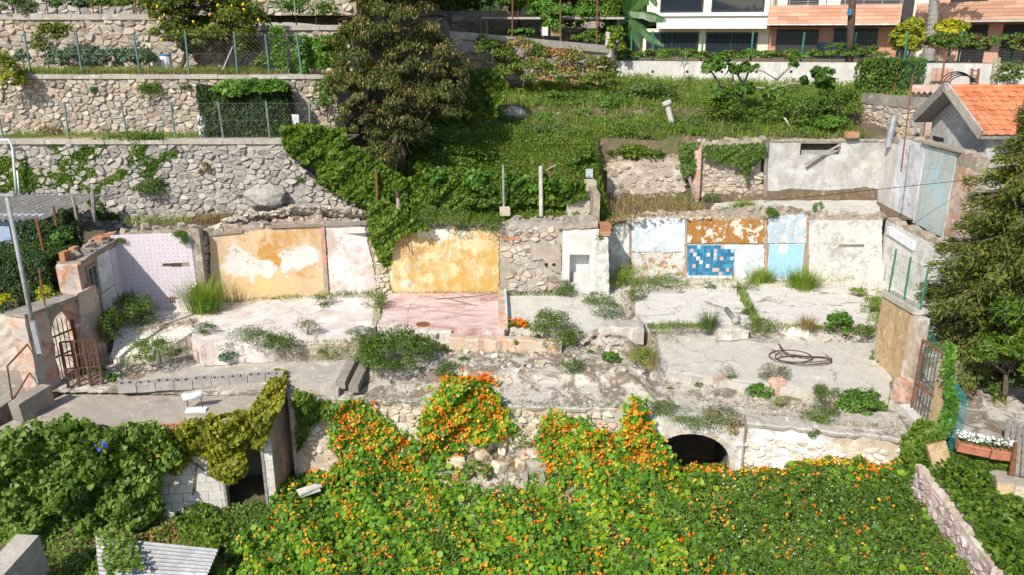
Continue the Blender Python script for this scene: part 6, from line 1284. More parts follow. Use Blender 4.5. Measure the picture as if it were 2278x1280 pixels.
m = MB(); m.tube([PY(1121, 465, 20.5)-[0,0,.1], PY(1119, 367, 20.5)], .03, 8); solo('thin_post', m, M['galv'], 'thin light grey post on a stone foot above the bare stone wall', 'post'); m = MB(); m.box(PY(1123, 470, 20.4), (.26, .22, .2), .1); solo('post_foot', m, M['stone_fr'], 'squared stone block at the foot of the thin grey post', 'stone')
m = MB(); m.tube([PY(1204, 465, 20.7)-[0,0,.2], PY(1203, 370, 20.7)], .055, 10); solo('white_post', m, M['conc_wh'], 'thick whitish concrete post left of the little steps', 'post')
m = MB(); m.tube([PY(1225, 440, 20.9)-[0,0,.2], PY(1222, 354, 20.9)], .025, 8); solo('rusty_post', m, M['rust'], 'thin rusty rod just right of the thick whitish post', 'post'); m = MB(); m.tube([PY(1236, 367, 20.85), PY(1205, 385, 20.85)], .02, 5); solo('stick', m, M['wood_post'], 'pale stick crossing the thin rusty rod', 'stick')
m = MB(); m.tube([PY(1503, 308, 25.2), PY(1483, 228, 25.2)], .085, 10); m.tube([PY(1484, 232, 25.2), PY(1482, 226, 25.2)], .15, 10); solo('leaning_post', m, M['conc_wh'], 'leaning pale concrete post with a flat cap in the grass', 'post')
m = MB(); m.bar(PY(1758, 285, 24.8), PY(1745, 263, 24.8), .12, .05); solo('white_plank', m, M['conc_wh'], 'short white plank sticking out of the grass under the fig tree', 'plank')
for k in range(3):
    A_ = PY(1262, 482-k*17, 20.5+.22*k); m = MB(); m.box(A_+[.3, .15, -.09], (.62, .3, .18)); solo('garden_step', m, M['conc'], ['lowest weathered stone step above the hearth', 'middle weathered stone step above the hearth', 'topmost weathered stone step above the hearth'][k], 'step', 'steps above the hearth')
swl = thing('stone_wall', 'narrow rubble side wall right of the little stone steps', 'wall', PY(1325, 470, 20.6)); m = MB(); PSs = Plane(PY(1312, 470, 20.4)*[1,1,0], PY(1328, 470, 20.35)*[1,1,0]); m.box(PY(1320, 470, 20.9)+[0, 0, .05], (.17, 1.5, 1.1)); part('masonry', m, M['rubble'], swl)
m = MB(); m.box(PY(1311, 386, 22.2), (.2, .04, .24), .2); solo('blue_sign', m, M['p_bluepeel'], 'small blue and white board half hidden in the bank', 'board'); m = MB(); m.box(PY(1313, 412, 21.6), (.26, .3, .28), .2); solo('broken_block', m, M['stone_fr'], 'pale broken block below the small blue board', 'stone')
m = MB(); m.box(PY(1895, 300, 23.5), (.36, .2, .16), .1); solo('broken_bricks', m, M['brick'], 'broken brick lump in the grass above the grey wall', 'brick')
boulder('stone', 'flat pale rock on the ledge above the bare stone wall', PZ(1190, 483, 1.7), (.20, .13, .09), M['stone_wh'], 40, None, 'stone')
m = MB(); m.box(PZ(1415, 468, 1.68), (.16, .12, .09), .4); solo('blue_tub', m, M['blue_pl'], 'little blue tub in the dry grass above the blue panels', 'tub')
m = MB(); m.tube([PY(1700, 448, 22.8), PY(1820, 436, 22.9), PY(2140, 402, 18.6)], .008, 4, 0, False); solo('overhead_cable', m, M['black_pl'], 'thin black cable strung in front of the grey upper wall', 'cable')
# upper floor slab in front of the grey wall, rubble ridge along the top of the ruin
floorslab('upper_room_floor', [(1575, 474), (1590, 452), (1700, 446), (1950, 446), (1958, 470), (1880, 470), (1760, 466)], M['f_white2'], UZ+.01, th=.2)
scatter('rubble_heap', 1500, [(460, 512), (500, 492), (620, 470), (660, 458), (740, 462), (800, 470), (835, 500), (700, 494)], lambda x, y: 1.64+.25*max(0, (y-20.0)), .04, .15, M['stone_up'], 1.7)
scatter('rubble_heap', 300, [(560, 500), (640, 470), (730, 478), (720, 494)], lambda x, y: 1.68+.25*max(0, (y-20.0)), .04, .13, M['brick'], 1.7)
scatter('rubble_chips', 500, [(1115, 498), (1180, 475), (1330, 470), (1330, 500)], lambda x, y: 1.68, .03, .12, M['stone_wh'], 1.68)
scatter('rubble_chips', 500, [(1350, 492), (1960, 478), (2000, 490), (1960, 480), (1500, 470), (1380, 480)], lambda x, y: 1.68, .02, .09, M['stone_fr'], 1.68)
# ------------------------------------------------------------------ climbing plants on walls
def climber(name, label, cat, regions, mats, shape='ivy', size=.1, extra=None, group=None, stems=None, rnd=.5):
    """regions: (plane, pixel outline, count, bump, k, material index)"""
    gs = []
    for pl, px, n, b, k, mi in regions:
        P, N = onplane(pl, px, n, b, k); gs.append((leaves(P, N, size, shape, rnd, droop=np.tile([0, -.3, -1.0], (n, 1))), mi))
    root_loc = gs[0][0].reshape(-1, 3).mean(0); t = thing(name, label, cat, root_loc, group); fpart('foliage', gs, mats, t, kind='stuff')
    if stems:
        m = MB()
        for pl, line in stems:
            pts = [pl.w(pl.px(*p), .03) for p in line]; m.tube(pts, .016, 5)
        part('stems', m, M['twig'], t, fix=False, kind='stuff')
    return t
climber('wall_creeper', 'dark green creeper branching over the lowest terrace wall at left', 'creeper', [
    (P1, [(-40, 350), (60, 348), (62, 372), (150, 392), (155, 425), (100, 412), (70, 424), (-40, 436)], 4200, .09, 1, 0),
    (P1, [(108, 326), (136, 318), (150, 352), (212, 309), (246, 308), (226, 345), (180, 368), (212, 376), (214, 388), (186, 402), (138, 396)], 2100, .07, 4, 0),
    (P1, [(288, 303), (325, 298), (366, 300), (366, 308), (326, 316), (322, 350), (398, 333), (402, 345), (352, 374), (340, 396), (282, 386), (206, 440), (196, 428), (284, 366)], 2600, .08, 8, 0),
    (P1, [(140, 390), (210, 420), (240, 470), (268, 480), (262, 490), (222, 486), (180, 430)], 900, .1, 2, 0)], [M['ivy']], 'rhomb', .085,
    stems=[(P1, [(0, 400), (90, 395), (190, 420), (290, 370), (310, 305)]), (P1, [(190, 420), (240, 470)])])
climber('ivy', 'broad sheet of bright ivy spilling over the right end of the lowest wall', 'ivy', [
    (P1, [(628, 282), (700, 276), (770, 300), (790, 330), (800, 380), (842, 420), (846, 462), (790, 440), (735, 420), (700, 370), (650, 345), (632, 320)], 6500, .38, 3, 0),
    (Plane((-3.9, 20.95, 0), (-2.0, 21.0, 0)), [(735, 340), (800, 330), (860, 370), (905, 400), (905, 470), (850, 470), (770, 440)], 3500, .30, 9, 0)], [M['ivy']], 'ivy', .115)
PBk = Plane((-4, 21.0, 0), (4, 21.0, 0))
climber('ivy', 'band of ivy and bindweed on the bank above the yellow and bare stone walls', 'ivy', [
    (PBk, [(905, 400), (950, 375), (1010, 370), (1080, 385), (1180, 380), (1250, 395), (1300, 405), (1300, 440), (1250, 455), (1180, 450), (1090, 470), (1000, 470), (920, 470)], 5200, .30, 6, 0),
    (PBk, [(960, 372), (1060, 378), (1240, 400), (1240, 420), (1060, 420), (960, 410)], 1500, .40, 2, 1)], [M['ivy'], M['bright']], 'ivy', .105)
climber('ivy', 'bright ivy hanging over the pier and the left top of the yellow wall', 'ivy', [
    (PLp2, [(826, 450), (860, 440), (900, 470), (945, 488), (960, 508), (905, 515), (880, 540), (862, 600), (840, 560), (822, 510)], 2600, .32, 5, 0)], [M['ivy']], 'ivy', .10,
    stems=[(PLp2, [(850, 460), (855, 520), (862, 610)]), (PLp2, [(905, 510), (912, 560)])])
PHu = Plane(PY(985, 250, 24.8)*[1,1,0], PY(1140, 250, 24.4)*[1,1,0])
m = MB(); slab_on(m, PHu, PHu.poly([(1000, 330), (1010, 190), (1060, 178), (1095, 180), (1095, 250), (1060, 330)]), -.05, -.6)
t = climber('ivy', 'rounded hump of bright ivy over a wall stub right of the withered tree', 'ivy', [(PHu, [(1000, 260), (1004, 175), (1050, 155), (1105, 152), (1128, 190), (1120, 235), (1108, 258), (1062, 270), (1100, 285), (1030, 320), (1000, 330), (940, 330), (945, 250)], 5200, .35, 7, 0)], [M['ivy']], 'ivy', .125); part('wall_stub', m, M['mortar_dk'], t)
# virginia creeper and morning glory on the outbuilding
POf = Plane(PO.w((0, 0)), PO.w((Lo, 0)))
climber('morning_glory', 'thick curtain of green morning glory covering the outbuilding front', 'vine', [
    (POf, [(-80, 925), (30, 935), (60, 958), (110, 945), (150, 918), (215, 912), (240, 935), (300, 935), (370, 938), (400, 960), (420, 1000), (372, 1040), (368, 1140), (330, 1170), (140, 1175), (120, 1200), (-80, 1200)], 12500, .70, 3, 0),
    (POf, [(-80, 940), (140, 920), (380, 940), (330, 1040), (150, 1080), (-80, 1060)], 3500, .95, 12, 0)], [M['glory']], 'ivy', .105, stems=[(POf, [(20+40*k, 1140), (30+42*k, 1080), (15+44*k, 1020), (40+40*k, 960)]) for k in range(8)])
P, N = onplane(POf, [(90, 940), (300, 940), (280, 990), (100, 1020)], 14, .85, 3); fsolo('blue_flowers', [(leaves(P, N, .075, 'petal', .3), 0)], [M['blue_fl']], 'a few blue morning glory blossoms in the green curtain', 'flowers', kind='stuff')
climber('virginia_creeper', 'golden green creeper hanging over the outbuilding doorway and roof corner', 'creeper', [
    (POf, [(380, 965), (420, 925), (500, 920), (560, 905), (592, 870), (615, 838), (640, 836), (632, 880), (603, 945), (585, 990), (545, 990), (556, 1040), (520, 1068), (470, 1055), (468, 1010), (430, 1010), (398, 1048), (372, 1040), (350, 1030), (308, 1040), (318, 1005), (362, 1000)], 6500, .30, 10, 0),
    (POf, [(400, 950), (560, 910), (600, 920), (560, 970), (420, 990)], 1800, .42, 4, 0)], [M['ivy_yel']], 'ivy', .085, stems=[(POf, [(420, 1020), (455, 1045), (480, 1028)]), (POf, [(430, 1100), (432, 1060), (440, 1030)])])
q = psample([(570, 910), (612, 834), (642, 834), (640, 858), (606, 925)], 1500); P = np.array([PZ(u, v, RZ+.1) for u, v in q])+np.stack([np.zeros(1500), np.zeros(1500), rng.uniform(0, .16, 1500)], 1)
fsolo('virginia_creeper', [(leaves(P, np.tile([.1, -.3, 1], (1500, 1)), .08, 'ivy', .5), 0)], [M['ivy_yel']], 'golden green creeper running along the outbuilding parapet', 'creeper')
# ------------------------------------------------------------------ trees
def limb(m, a, b, r0, r1, k=5, w=.08):
    a, b = np.array(a, float), np.array(b, float); L = np.linalg.norm(b-a); pts = [a+(b-a)*i/k+(rng.normal(size=3)*w*L*.5 if 0 < i < k else 0) for i in range(k+1)]; m.tube(pts, np.linspace(r0, r1, k+1), 6); return pts
def tree(name, label, base, blobs, n, mats, shape, size, trunk=.12, cat='tree', bark='bark', forks=.35, group=None, mixw=None, cr=.38, k=14, twigs=0, droop=None, rnd=.55):
    base = np.array(base, float); t = thing(name, label, cat, base, group); m = MB(); tops = [np.array(b[0]) for b in blobs]; mid = np.mean(tops, 0)
    fk = base+(mid-base)*forks; limb(m, base-[0, 0, .1], fk, trunk, trunk*.8, 4, .06); part('trunk', m, M[bark], t, smooth=True, fix=False)
    m = MB()
    for c, r in blobs:
        pts = limb(m, fk, np.array(c), trunk*.55, trunk*.18)
        for _ in range(5): d = unit(rng.normal(size=3)+[0, 0, .4]); limb(m, pts[rng.integers(2, 5)], np.array(c)+d*np.array(r)*.8, trunk*.16, .008, 4, .12)
    for _ in range(twigs): c, r = blobs[rng.integers(len(blobs))]; d = unit(rng.normal(size=3)); p = np.array(c)+d*np.array(r)*.4; limb(m, p, np.array(c)+d*np.array(r)*1.0, .012, .004, 3, .2)
    part('branches', m, M[bark], t, smooth=True, fix=False, kind='stuff')
    vol = np.array([np.prod(b[1])**.67 for b in blobs]); vol /= vol.sum(); gs = []
    for (c, r), v in zip(blobs, vol):
        nn_ = int(n*v); P, N = clumps(c, r, nn_, k, cr); mi = np.zeros(nn_, int) if mixw is None else (rng.random(nn_) < np.clip(mixw*(1.0+1.3*vnoise(P[:, 0], P[:, 2], 2.2, 3)+.5*(N[:, 2]-.3)), 0, 1)).astype(int)
        L = leaves(P, N, size, shape, rnd, droop=None if droop is None else np.tile(droop, (nn_, 1)))
        for j in range(len(mats)): gs.append((L[mi == j], j))
    fpart('crown', [g for g in gs if len(g[0])], mats, t, kind='stuff')
    return t
def bl(u, v, Y, ru, rv, rd=None):   # crown lobe from its place and size in the photograph
    c = PY(u, v, Y); s = (Y*cp+(CAMZ-c[2])*sp)/F; return (c, (ru*s, (rd or (ru+rv)/2)*s, rv*s))
tree('loquat_tree', 'large half withered loquat tree with brown leaf tips, upper middle', PY(893, 372, 22.3), [bl(880, 40, 22.2, 130, 85), bl(815, 110, 22.2, 90, 80), bl(945, 130, 22.1, 100, 90), bl(850, 210, 21.9, 115, 75), bl(965, 235, 21.9, 85, 70), bl(880, 290, 21.6, 85, 62), bl(800, 260, 21.8, 60, 60), bl(900, -40, 22.4, 120, 60), bl(850, 350, 21.3, 60, 40), bl(1000, 180, 21.9, 60, 60), bl(770, 180, 21.9, 45, 60)],
     60000, [M['loquat'], M['loquat_br']], 'lance', .115, .13, forks=.4, mixw=.11, k=34, cr=.25, twigs=110, droop=(0, -.2, -1), bark='bark')
lt = tree('lemon_tree', 'lemon tree full of yellow fruit on the middle terrace', np.array([PY(388, 150, 23.7)[0], 23.7, TZ2]), [bl(440, 20, 24.0, 110, 75), bl(525, 60, 23.8, 72, 75), bl(390, 50, 23.7, 66, 56), bl(460, 95, 23.5, 95, 46), bl(350, 15, 23.9, 40, 40), bl(540, 110, 23.6, 45, 36), bl(470, -40, 24, 100, 50)], 19000, [M['lemon']], 'rhomb', .10, .085, forks=.4, k=18, cr=.32)
m = MB(); limb(m, np.array([PY(500, 150, 23.8)[0], 23.8, TZ2]), PY(505, 70, 23.8), .07, .05); part('second_trunk', m, M['bark'], lt, fix=False)
lm = MB(); lm.tube([(0, 0, -.055), (0, 0, -.035), (0, 0, 0), (0, 0, .03), (0, 0, .05)], [.006, .028, .038, .028, .006], 7); lme = lm.mesh('lemon', M['lemon_fr'], smooth=True)
for u, v in [(402, 5), (417, 3), (440, 4), (366, 34), (356, 42), (360, 88), (397, 98), (427, 124), (468, 108), (446, 64), (467, 34), (487, 77), (541, 10), (543, 22), (589, 1), (470, 0), (520, 40), (505, 88), (430, 48), (380, 20), (412, 70), (459, 69), (552, 60), (530, 95), (575, 45), (395, 40), (350, 15), (485, 12), (516, 14), (610, 60)]:
    o = link('lemon', lme, lt, PY(u, v, 23.25+.1*rng.random())-wloc(lt)); o.rotation_euler = (rng.normal()*.4, rng.normal()*.4, 0)
tree('young_citrus', 'small yellow green citrus against the upper terrace wall at left', np.array([PY(105, 150, 23.9)[0], 23.9, TZ2]), [bl(110, 75, 23.9, 38, 26), bl(90, 100, 23.8, 26, 25), bl(135, 65, 24, 22, 18)], 1500, [M['lemon']], 'rhomb', .09, .03, cat='tree')
tree('conifer_shrub', 'feathery yellow green shrub at the left edge beside the middle wall', np.array([PY(20, 300, 22.1)[0], 22.1, TZ2-.6]), [bl(10, 150, 22.2, 42, 40), bl(25, 180, 22.1, 36, 28)], 2600, [M['euonymus'], M['weed']], 'lance', .10, .04, cat='shrub', mixw=.35)
tree('grey_shrub', 'soft grey green shrub hanging over the coping in the top left corner', np.array([PY(35, 30, 24.9)[0], 24.9, TZ3]), [bl(30, 12, 24.8, 42, 30), bl(65, 20, 24.7, 22, 22)], 2400, [M['weed_gr']], 'lance', .10, .03, cat='shrub')
for u, lb, mt in ((225, 'orange tinted flowering bush behind the coping left of the lemon tree', 'loquat_br'), (255, 'green flowering bush behind the coping beside the lemon tree', 'weed'), (125, 'dark bush in the shade behind the coping at top left', 'weed_bl')):
    tree('bush', lb, np.array([PY(u, 20, 25.3)[0], 25.3, TZ3]), [bl(u, 2, 25.3, 42, 24)], 1100, [M[mt], M['weed']], 'rhomb', .09, .03, cat='bush', mixw=.6)
# clipped cypress block on the lower terrace
def hedge(name, label, x0, x1, y0, y1, z0, z1, n, mats, size, bump=.08, cat='hedge', top=True, k=0, shape='lance', rot=0.0, taper=0.0):
    m = MB(); i_ = .12; m.box(((x0+x1)/2, (y0+y1)/2, (z0+z1)/2-.06), (x1-x0-2*i_, y1-y0-2*i_ if y1-y0 > 2*i_ else .05, z1-z0-i_)); t = thing(name, label, cat, ((x0+x1)/2, (y0+y1)/2, z0)); part('stems', m, plain('dark hedge core', (.02,.022,.012), .95, .3), t)  # solid near-black box, its colour stands in for shade inside the foliage
    A = [(x1-x0)*(z1-z0), (x1-x0)*(y1-y0), (y1-y0)*(z1-z0), (y1-y0)*(z1-z0)]; tot = sum(A); gs = []
    for f, a in enumerate(A):
        c = int(n*a/tot); u, v = rng.random(c), rng.random(c)
        if f == 0: P = np.stack([x0+(x1-x0)*u, np.full(c, y0), z0+(z1-z0)*v], 1); N = (0, -1, .35)
        elif f == 1: P = np.stack([x0+(x1-x0)*u, y0+(y1-y0)*v, np.full(c, z1)], 1); N = (0, -.2, 1)
        else: P = np.stack([np.full(c, x1 if f == 2 else x0), y0+(y1-y0)*u, z0+(z1-z0)*v], 1); N = (1 if f == 2 else -1, -.1, .35)
        b = bump*(vnoise(P[:, 0]+P[:, 1]*.7, P[:, 2]+.5*P[:, 1], 3.0, k)+.5*vnoise(P[:, 0]-P[:, 1], P[:, 2], 8, k+5))-rng.random(c)*.10
        Nn = unit(np.array(N, float)); P = P+b[:, None]*Nn; gs.append((leaves(P, np.tile(Nn, (c, 1)), size, shape, .55, droop=np.tile([0, -.2, 1.0], (c, 1))), 0))
    fpart('foliage', gs, mats, t, kind='stuff'); return t
xa, xb = PY(438, 240, 21.75)[0], PY(640, 240, 21.75)[0]
hedge('cypress_hedge', 'dark clipped cypress block behind the wire fence on the lower terrace', xa, xb, 21.75, 22.45, TZ1, PY(520, 192, 21.75)[2], 7500, [M['hedge']], .12)
P, N = onplane(Plane((xa, 21.7, 0), (xb, 21.7, 0)), [(470, 200), (500, 178), (630, 176), (640, 200), (560, 205), (520, 215)], 900, .2, 5); fsolo('ivy', [(leaves(P, N, .10, 'ivy', .5), 0)], [M['bright']], 'bright vine leaves along the top of the dark clipped hedge', 'ivy')
xl, xr_ = PY(-260, 620, 16.9)[0], PY(118, 620, 16.9)[0]
hedge('cypress_hedge', 'big clipped dark green hedge above the stucco wall at the left edge', xl, xr_, 16.75, 18.3, zt_*0+PY(50, 692, 16.85)[2], PY(50, 573, 16.8)[2], 13000, [M['hedge']], .10, .05, k=4)
xq = PY(105, 540, 18.7)[0]; hedge('cypress_hedge', 'narrow conifer hedge between the blue shed and the ruin', xq-.62, xq+.75, 18.5, 19.0, .8, PY(100, 500, 18.6)[2], 3500, [M['hedge']], .11, .10, k=9)
tree('conifer', 'pointed young conifer at the shed roof corner', (PY(140, 540, 18.8)[0], 18.8, .8), [bl(142, 500, 18.8, 20, 40)], 900, [M['hedge']], 'lance', .11, .04, cat='conifer')
tree('bush', 'light green bush on the hedge top near the rusty posts', (PY(100, 560, 18.2)[0], 18.2, .8), [bl(90, 556, 18.2, 40, 16), bl(140, 530, 18.2, 24, 18)], 1100, [M['bright']], 'rhomb', .08, .02, cat='bush')
tree('bush', 'yellow leaved bush between the hedge and the gateway', (PY(100, 690, 15.9)[0], 16.0, .1), [bl(100, 655, 16.0, 24, 18), bl(10, 668, 16.4, 24, 16)], 700, [M['euonymus']], 'rhomb', .07, .02, cat='bush')
# vegetables and vines on the middle terrace
for i, (u, w, h) in enumerate(((130, 26, 26), (165, 26, 30), (205, 28, 34), (245, 28, 34), (285, 28, 32), (325, 24, 26))):
    tree('bean_plant', ['leftmost grey green bean bush behind the green fence', 'second grey green bean bush from the left behind the green fence', 'third bean bush from the left behind the green fence', 'fourth bean bush behind the green fence', 'fifth bean bush, left of the water barrels', 'rightmost bean bush, touching the white water barrels'][i], np.array([PY(u, 160, 23.3)[0], 23.3, TZ2]), [bl(u, 132, 23.3, w, h)], 750, [M['weed_bl']], 'rhomb', .10, .015, cat='bean plant', group='bean bushes on the middle terrace')
for i, (u, v0, v1, Y) in enumerate(((620, 60, 240, 22.95), (665, 80, 170, 23.2), (700, 85, 150, 23.3), (735, 80, 150, 23.4))):
    P, N = onplane(Plane((-9, Y, 0), (-3, Y, 0)), [(u-18, v0), (u+14, v0), (u+22, (v0+v1)/2), (u+26, v1), (u-22, v1), (u-14, (v0+v1)/2)], 700, .25, i); 
    fsolo('grape_vine', [(leaves(P, N, .10, 'ivy', .6), 0)], [M['bright']], ['tall loose vine climbing the wires right of the lemon tree', 'loose vine beside the wooden crate, its left neighbour', 'light green vine above the wooden crate', 'loose vine right of the wooden crate near the withered tree'][i], 'vine', 'vines right of the lemon tree')
# ground plants on terraces
def tuft(P, h, wd, mats, name, label, cat=None, group=None, kind=None, lean=.5, mi=None):
    a, b = blades(P, h, wd, lean); return fsolo(name, [(a, 0), (b, 0)], mats, label, cat, group, kind)
def strip(n, u0, u1, Y0, Y1, z): x0, x1 = PY(u0, 200, (Y0+Y1)/2)[0], PY(u1, 200, (Y0+Y1)/2)[0]; return np.stack([rng.uniform(x0, x1, n), rng.uniform(Y0, Y1, n), np.full(n, z)], 1)
tuft(strip(3500, 60, 600, 22.75, 23.2, TZ2-.03), .26, .02, [M['grass']], 'terrace_grass', None, kind='stuff'); tuft(strip(1300, 180, 640, 22.7, 22.9, TZ2-.03), .2, .018, [M['grass_dry']], 'terrace_grass', None, kind='stuff')
tuft(strip(1800, 0, 440, 21.5, 22.4, TZ1-.03), .16, .018, [M['grass']], 'terrace_grass', None, kind='stuff'); tuft(strip(1200, 640, 760, 21.6, 22.3, TZ1-.03), .3, .02, [M['grass']], 'terrace_grass', None, kind='stuff')
m = MB(); x0, x1 = PY(100, 300, 21.7)[0], PY(235, 300, 21.7)[0]; m.box(((x0+x1)/2, 21.75, TZ1), (x1-x0, .5, .06)); solo('straw_mulch', m, M['straw'], kind='stuff')
P, N = onplane(P1, [(240, 296), (300, 290), (365, 292), (365, 306), (250, 312)], 500, .2, 2); fsolo('ground_weeds', [(leaves(P, N, .08, 'lance', .7), 0)], [M['weed']], None, kind='stuff')
def wallbush(label, pl, u, v, ru, rv, n, mt, size=.06, name='cushion_plant', dep=.6, shape='lance'):
    q = pl.px(u, v); c = pl.w(q, .0); s = abs(pl.px(u+10, v)[0]-q[0])/10; P, N = clumps(c+pl.n*ru*s*.25, (ru*s, ru*s*dep, rv*s), n, 12, .52)
    k = (P-c) @ pl.n > .01; P, N = P[k], unit(N+.5*pl.n)[k]; return fsolo(name, [(leaves(P, N, size, shape, .6, droop=np.tile([0, -.5, -.6], (len(P), 1))), 0)], [M[mt]], label, 'plant')
wallbush('small cushion plant growing from the middle terrace wall, the left one', P2, 212, 205, 12, 14, 600, 'weed', .06); wallbush('biggest round cushion plant hanging from the middle terrace wall', P2, 342, 205, 32, 24, 1300, 'weed', .07); wallbush('cushion plant on the middle wall left of the clipped hedge', P2, 416, 198, 16, 14, 500, 'weed_gr', .06)
wallbush('low grey plant at the foot of the creeper wall', P1, 340, 415, 38, 22, 1300, 'weed_gr', .09); wallbush('dry tuft growing from the lowest wall right of the creeper', P1, 457, 378, 16, 20, 380, 'grass_dry', .09)
wallbush('little grassy plant on the lowest wall beside the ivy', P1, 672, 400, 10, 14, 420, 'weed', .07)
wallbush('thorny green bush hanging on the lavender tiled wall', PL_lav, 400, 530, 26, 26, 900, 'weed', .055, 'hanging_bush', .7)
wallbush('little plant on the outer top corner of the lavender wall', PL_lav, 268, 536, 16, 10, 250, 'weed_gr', .05, 'hanging_bush'); wallbush('plant sprouting at the corner of the left side wall top', PL_lav, 232, 545, 12, 14, 260, 'weed', .05, 'hanging_bush')
wallbush('small plant growing on the side pier of the hearth', PL_hp, 1333, 530, 10, 9, 200, 'weed', .05, 'hanging_bush')
wallbush('dark bush hanging over the ginger brown panel', PL_r, 1711, 483, 22, 25, 800, 'weed', .055, 'hanging_bush', .8); wallbush('dry bush hanging beside the dark joint of the whitewashed arch wall', PF2, 1635, 955, 16, 26, 420, 'grass_dry', .06, 'hanging_bush'); wallbush('small dark plant growing on the limewashed front wall top', PF2, 1812, 965, 18, 14, 260, 'weed_gr', .05, 'hanging_bush'); wallbush('small dark plant low on the limewashed front wall', PF2, 1755, 1040, 14, 12, 200, 'weed_gr', .05, 'hanging_bush')
wallbush('trailing greenery hanging from the arch wall top', PF2, 1560, 930, 60, 14, 900, 'weed_gr', .055, 'hanging_bush', .5)
for (u, v, ru, rv, n, lb, pl) in ((760, 500, 1, 1, 1, '', None),): pass
wallbush('grey green weeds drooping over the middle of the yellow wall top', PL_ye, 1010, 495, 42, 28, 1500, 'weed_gr', .07, 'hanging_weeds', .8); wallbush('dark green weeds drooping over the right of the yellow wall top', PL_ye, 1085, 495, 36, 28, 1300, 'weed', .07, 'hanging_weeds', .8); wallbush('light weeds drooping over the yellow wall beside the ivy', PL_ye, 958, 478, 30, 22, 800, 'weed_gr', .07, 'hanging_weeds', .8)
# ------------------------------------------------------------------ the overgrown bank in the middle and the grass slope at right
def bankpts(n, x0, x1, y0, y1, keep=None):
    x = rng.uniform(x0, x1, n); y = rng.uniform(y0, y1, n); 
    if keep is not None: k = keep(x, y); x, y = x[k], y[k]
    return np.stack([x, y, bank_z(x, y)], 1)
g1_ = bankpts(52000, -4.2, 15.5, 23.9, 32.5, lambda x, y: (rng.random(len(x)) < .55+.45*vnoise(x, y, .9, 11)) & ~((x > 10.6) & (y < 26.2)))
a, b = blades(g1_, .30+.10*vnoise(g1_[:, 0], g1_[:, 1], 1.1, 2),   .022, .80); g2_ = bankpts(14000, -4.0, 2.6, 20.7, 24.0); a2, b2 = blades(g2_, .28, .022, .8)
fsolo('bank_grass', [(a, 0), (b, 0), (a2, 0), (b2, 0)], [M['grass']], None, kind='stuff')
g3 = bankpts(26000, -4.2, 14.5, 23.8, 32.3, lambda x, y: (vnoise(x, y, 1.5, 17) > -.15) & ~((x > 10.6) & (y < 26.2))); g3[:, 2] += rng.uniform(.02, .26, len(g3)); g4 = bankpts(9000, -4.2, 2.6, 20.6, 23.9); g4[:, 2] += rng.uniform(.02, .3, len(g4))
up3 = lambda P: np.tile([0, -.35, 1.0], (len(P), 1))
fsolo('bank_weeds', [(leaves(g3, up3(g3), .085, 'rhomb', .7), 0), (leaves(g4, up3(g4), .09, 'rhomb', .7), 0)], [M['weed']], None, kind='stuff')
g5 = bankpts(1500, -1.5, 10.5, 23.9, 30, lambda x, y: vnoise(x, y, 1.2, 21) > .1); a, b = blades(g5, .38, .012, .5); g5[:, 2] += .33; fsolo('seeding_grass', [(a, 0), (b, 0)], [M['weed_gr']], None, kind='stuff')
def bush(label, u, v, Y, ru, rv, n, mats, size=.085, shape='rhomb', name='bush', mixw=None, k=14, cat='bush', group=None, zb=None):
    c, r = bl(u, v, Y, ru, rv); zb = c[2]-r[2]*.9 if zb is None else zb; return tree(name, label, (c[0], Y, zb), [(c, r)], n, mats, shape, size, .03, cat, 'twig', .3, group, mixw, .40, k)
brs = [(1150, 120, 29.3, 55, 34, 'reddish green bramble left below the coped wall', .35), (1215, 135, 29.2, 52, 36, 'brown leaved bramble in the middle below the coped wall', .55), (1285, 145, 29.3, 58, 40, 'mixed green and russet bramble under the coped wall', .4), (1340, 160, 29.5, 40, 34, 'green bramble beside the end of the white wall', .2), (1090, 105, 29, 40, 28, 'green bramble right of the withered tree crown', .15), (1165, 160, 28.6, 60, 30, 'lower green bramble beside the ivy hump', .1), (1250, 172, 28.4, 66, 26, 'lower russet bramble at the crest of the grass', .5), (1330, 180, 28.6, 50, 24, 'lower green bramble left of the white wall end', .15), (1120, 140, 28.8, 40, 34, 'tall green bramble between ivy hump and coped wall', .05)]
for u, v, Y, ru, rv, lb, mw in brs: bush(lb, u, v, Y, ru, rv, 1600, [M['weed'], M['loquat_br']], .10, 'rhomb', 'bramble', mw, group='brambles below the coped wall')
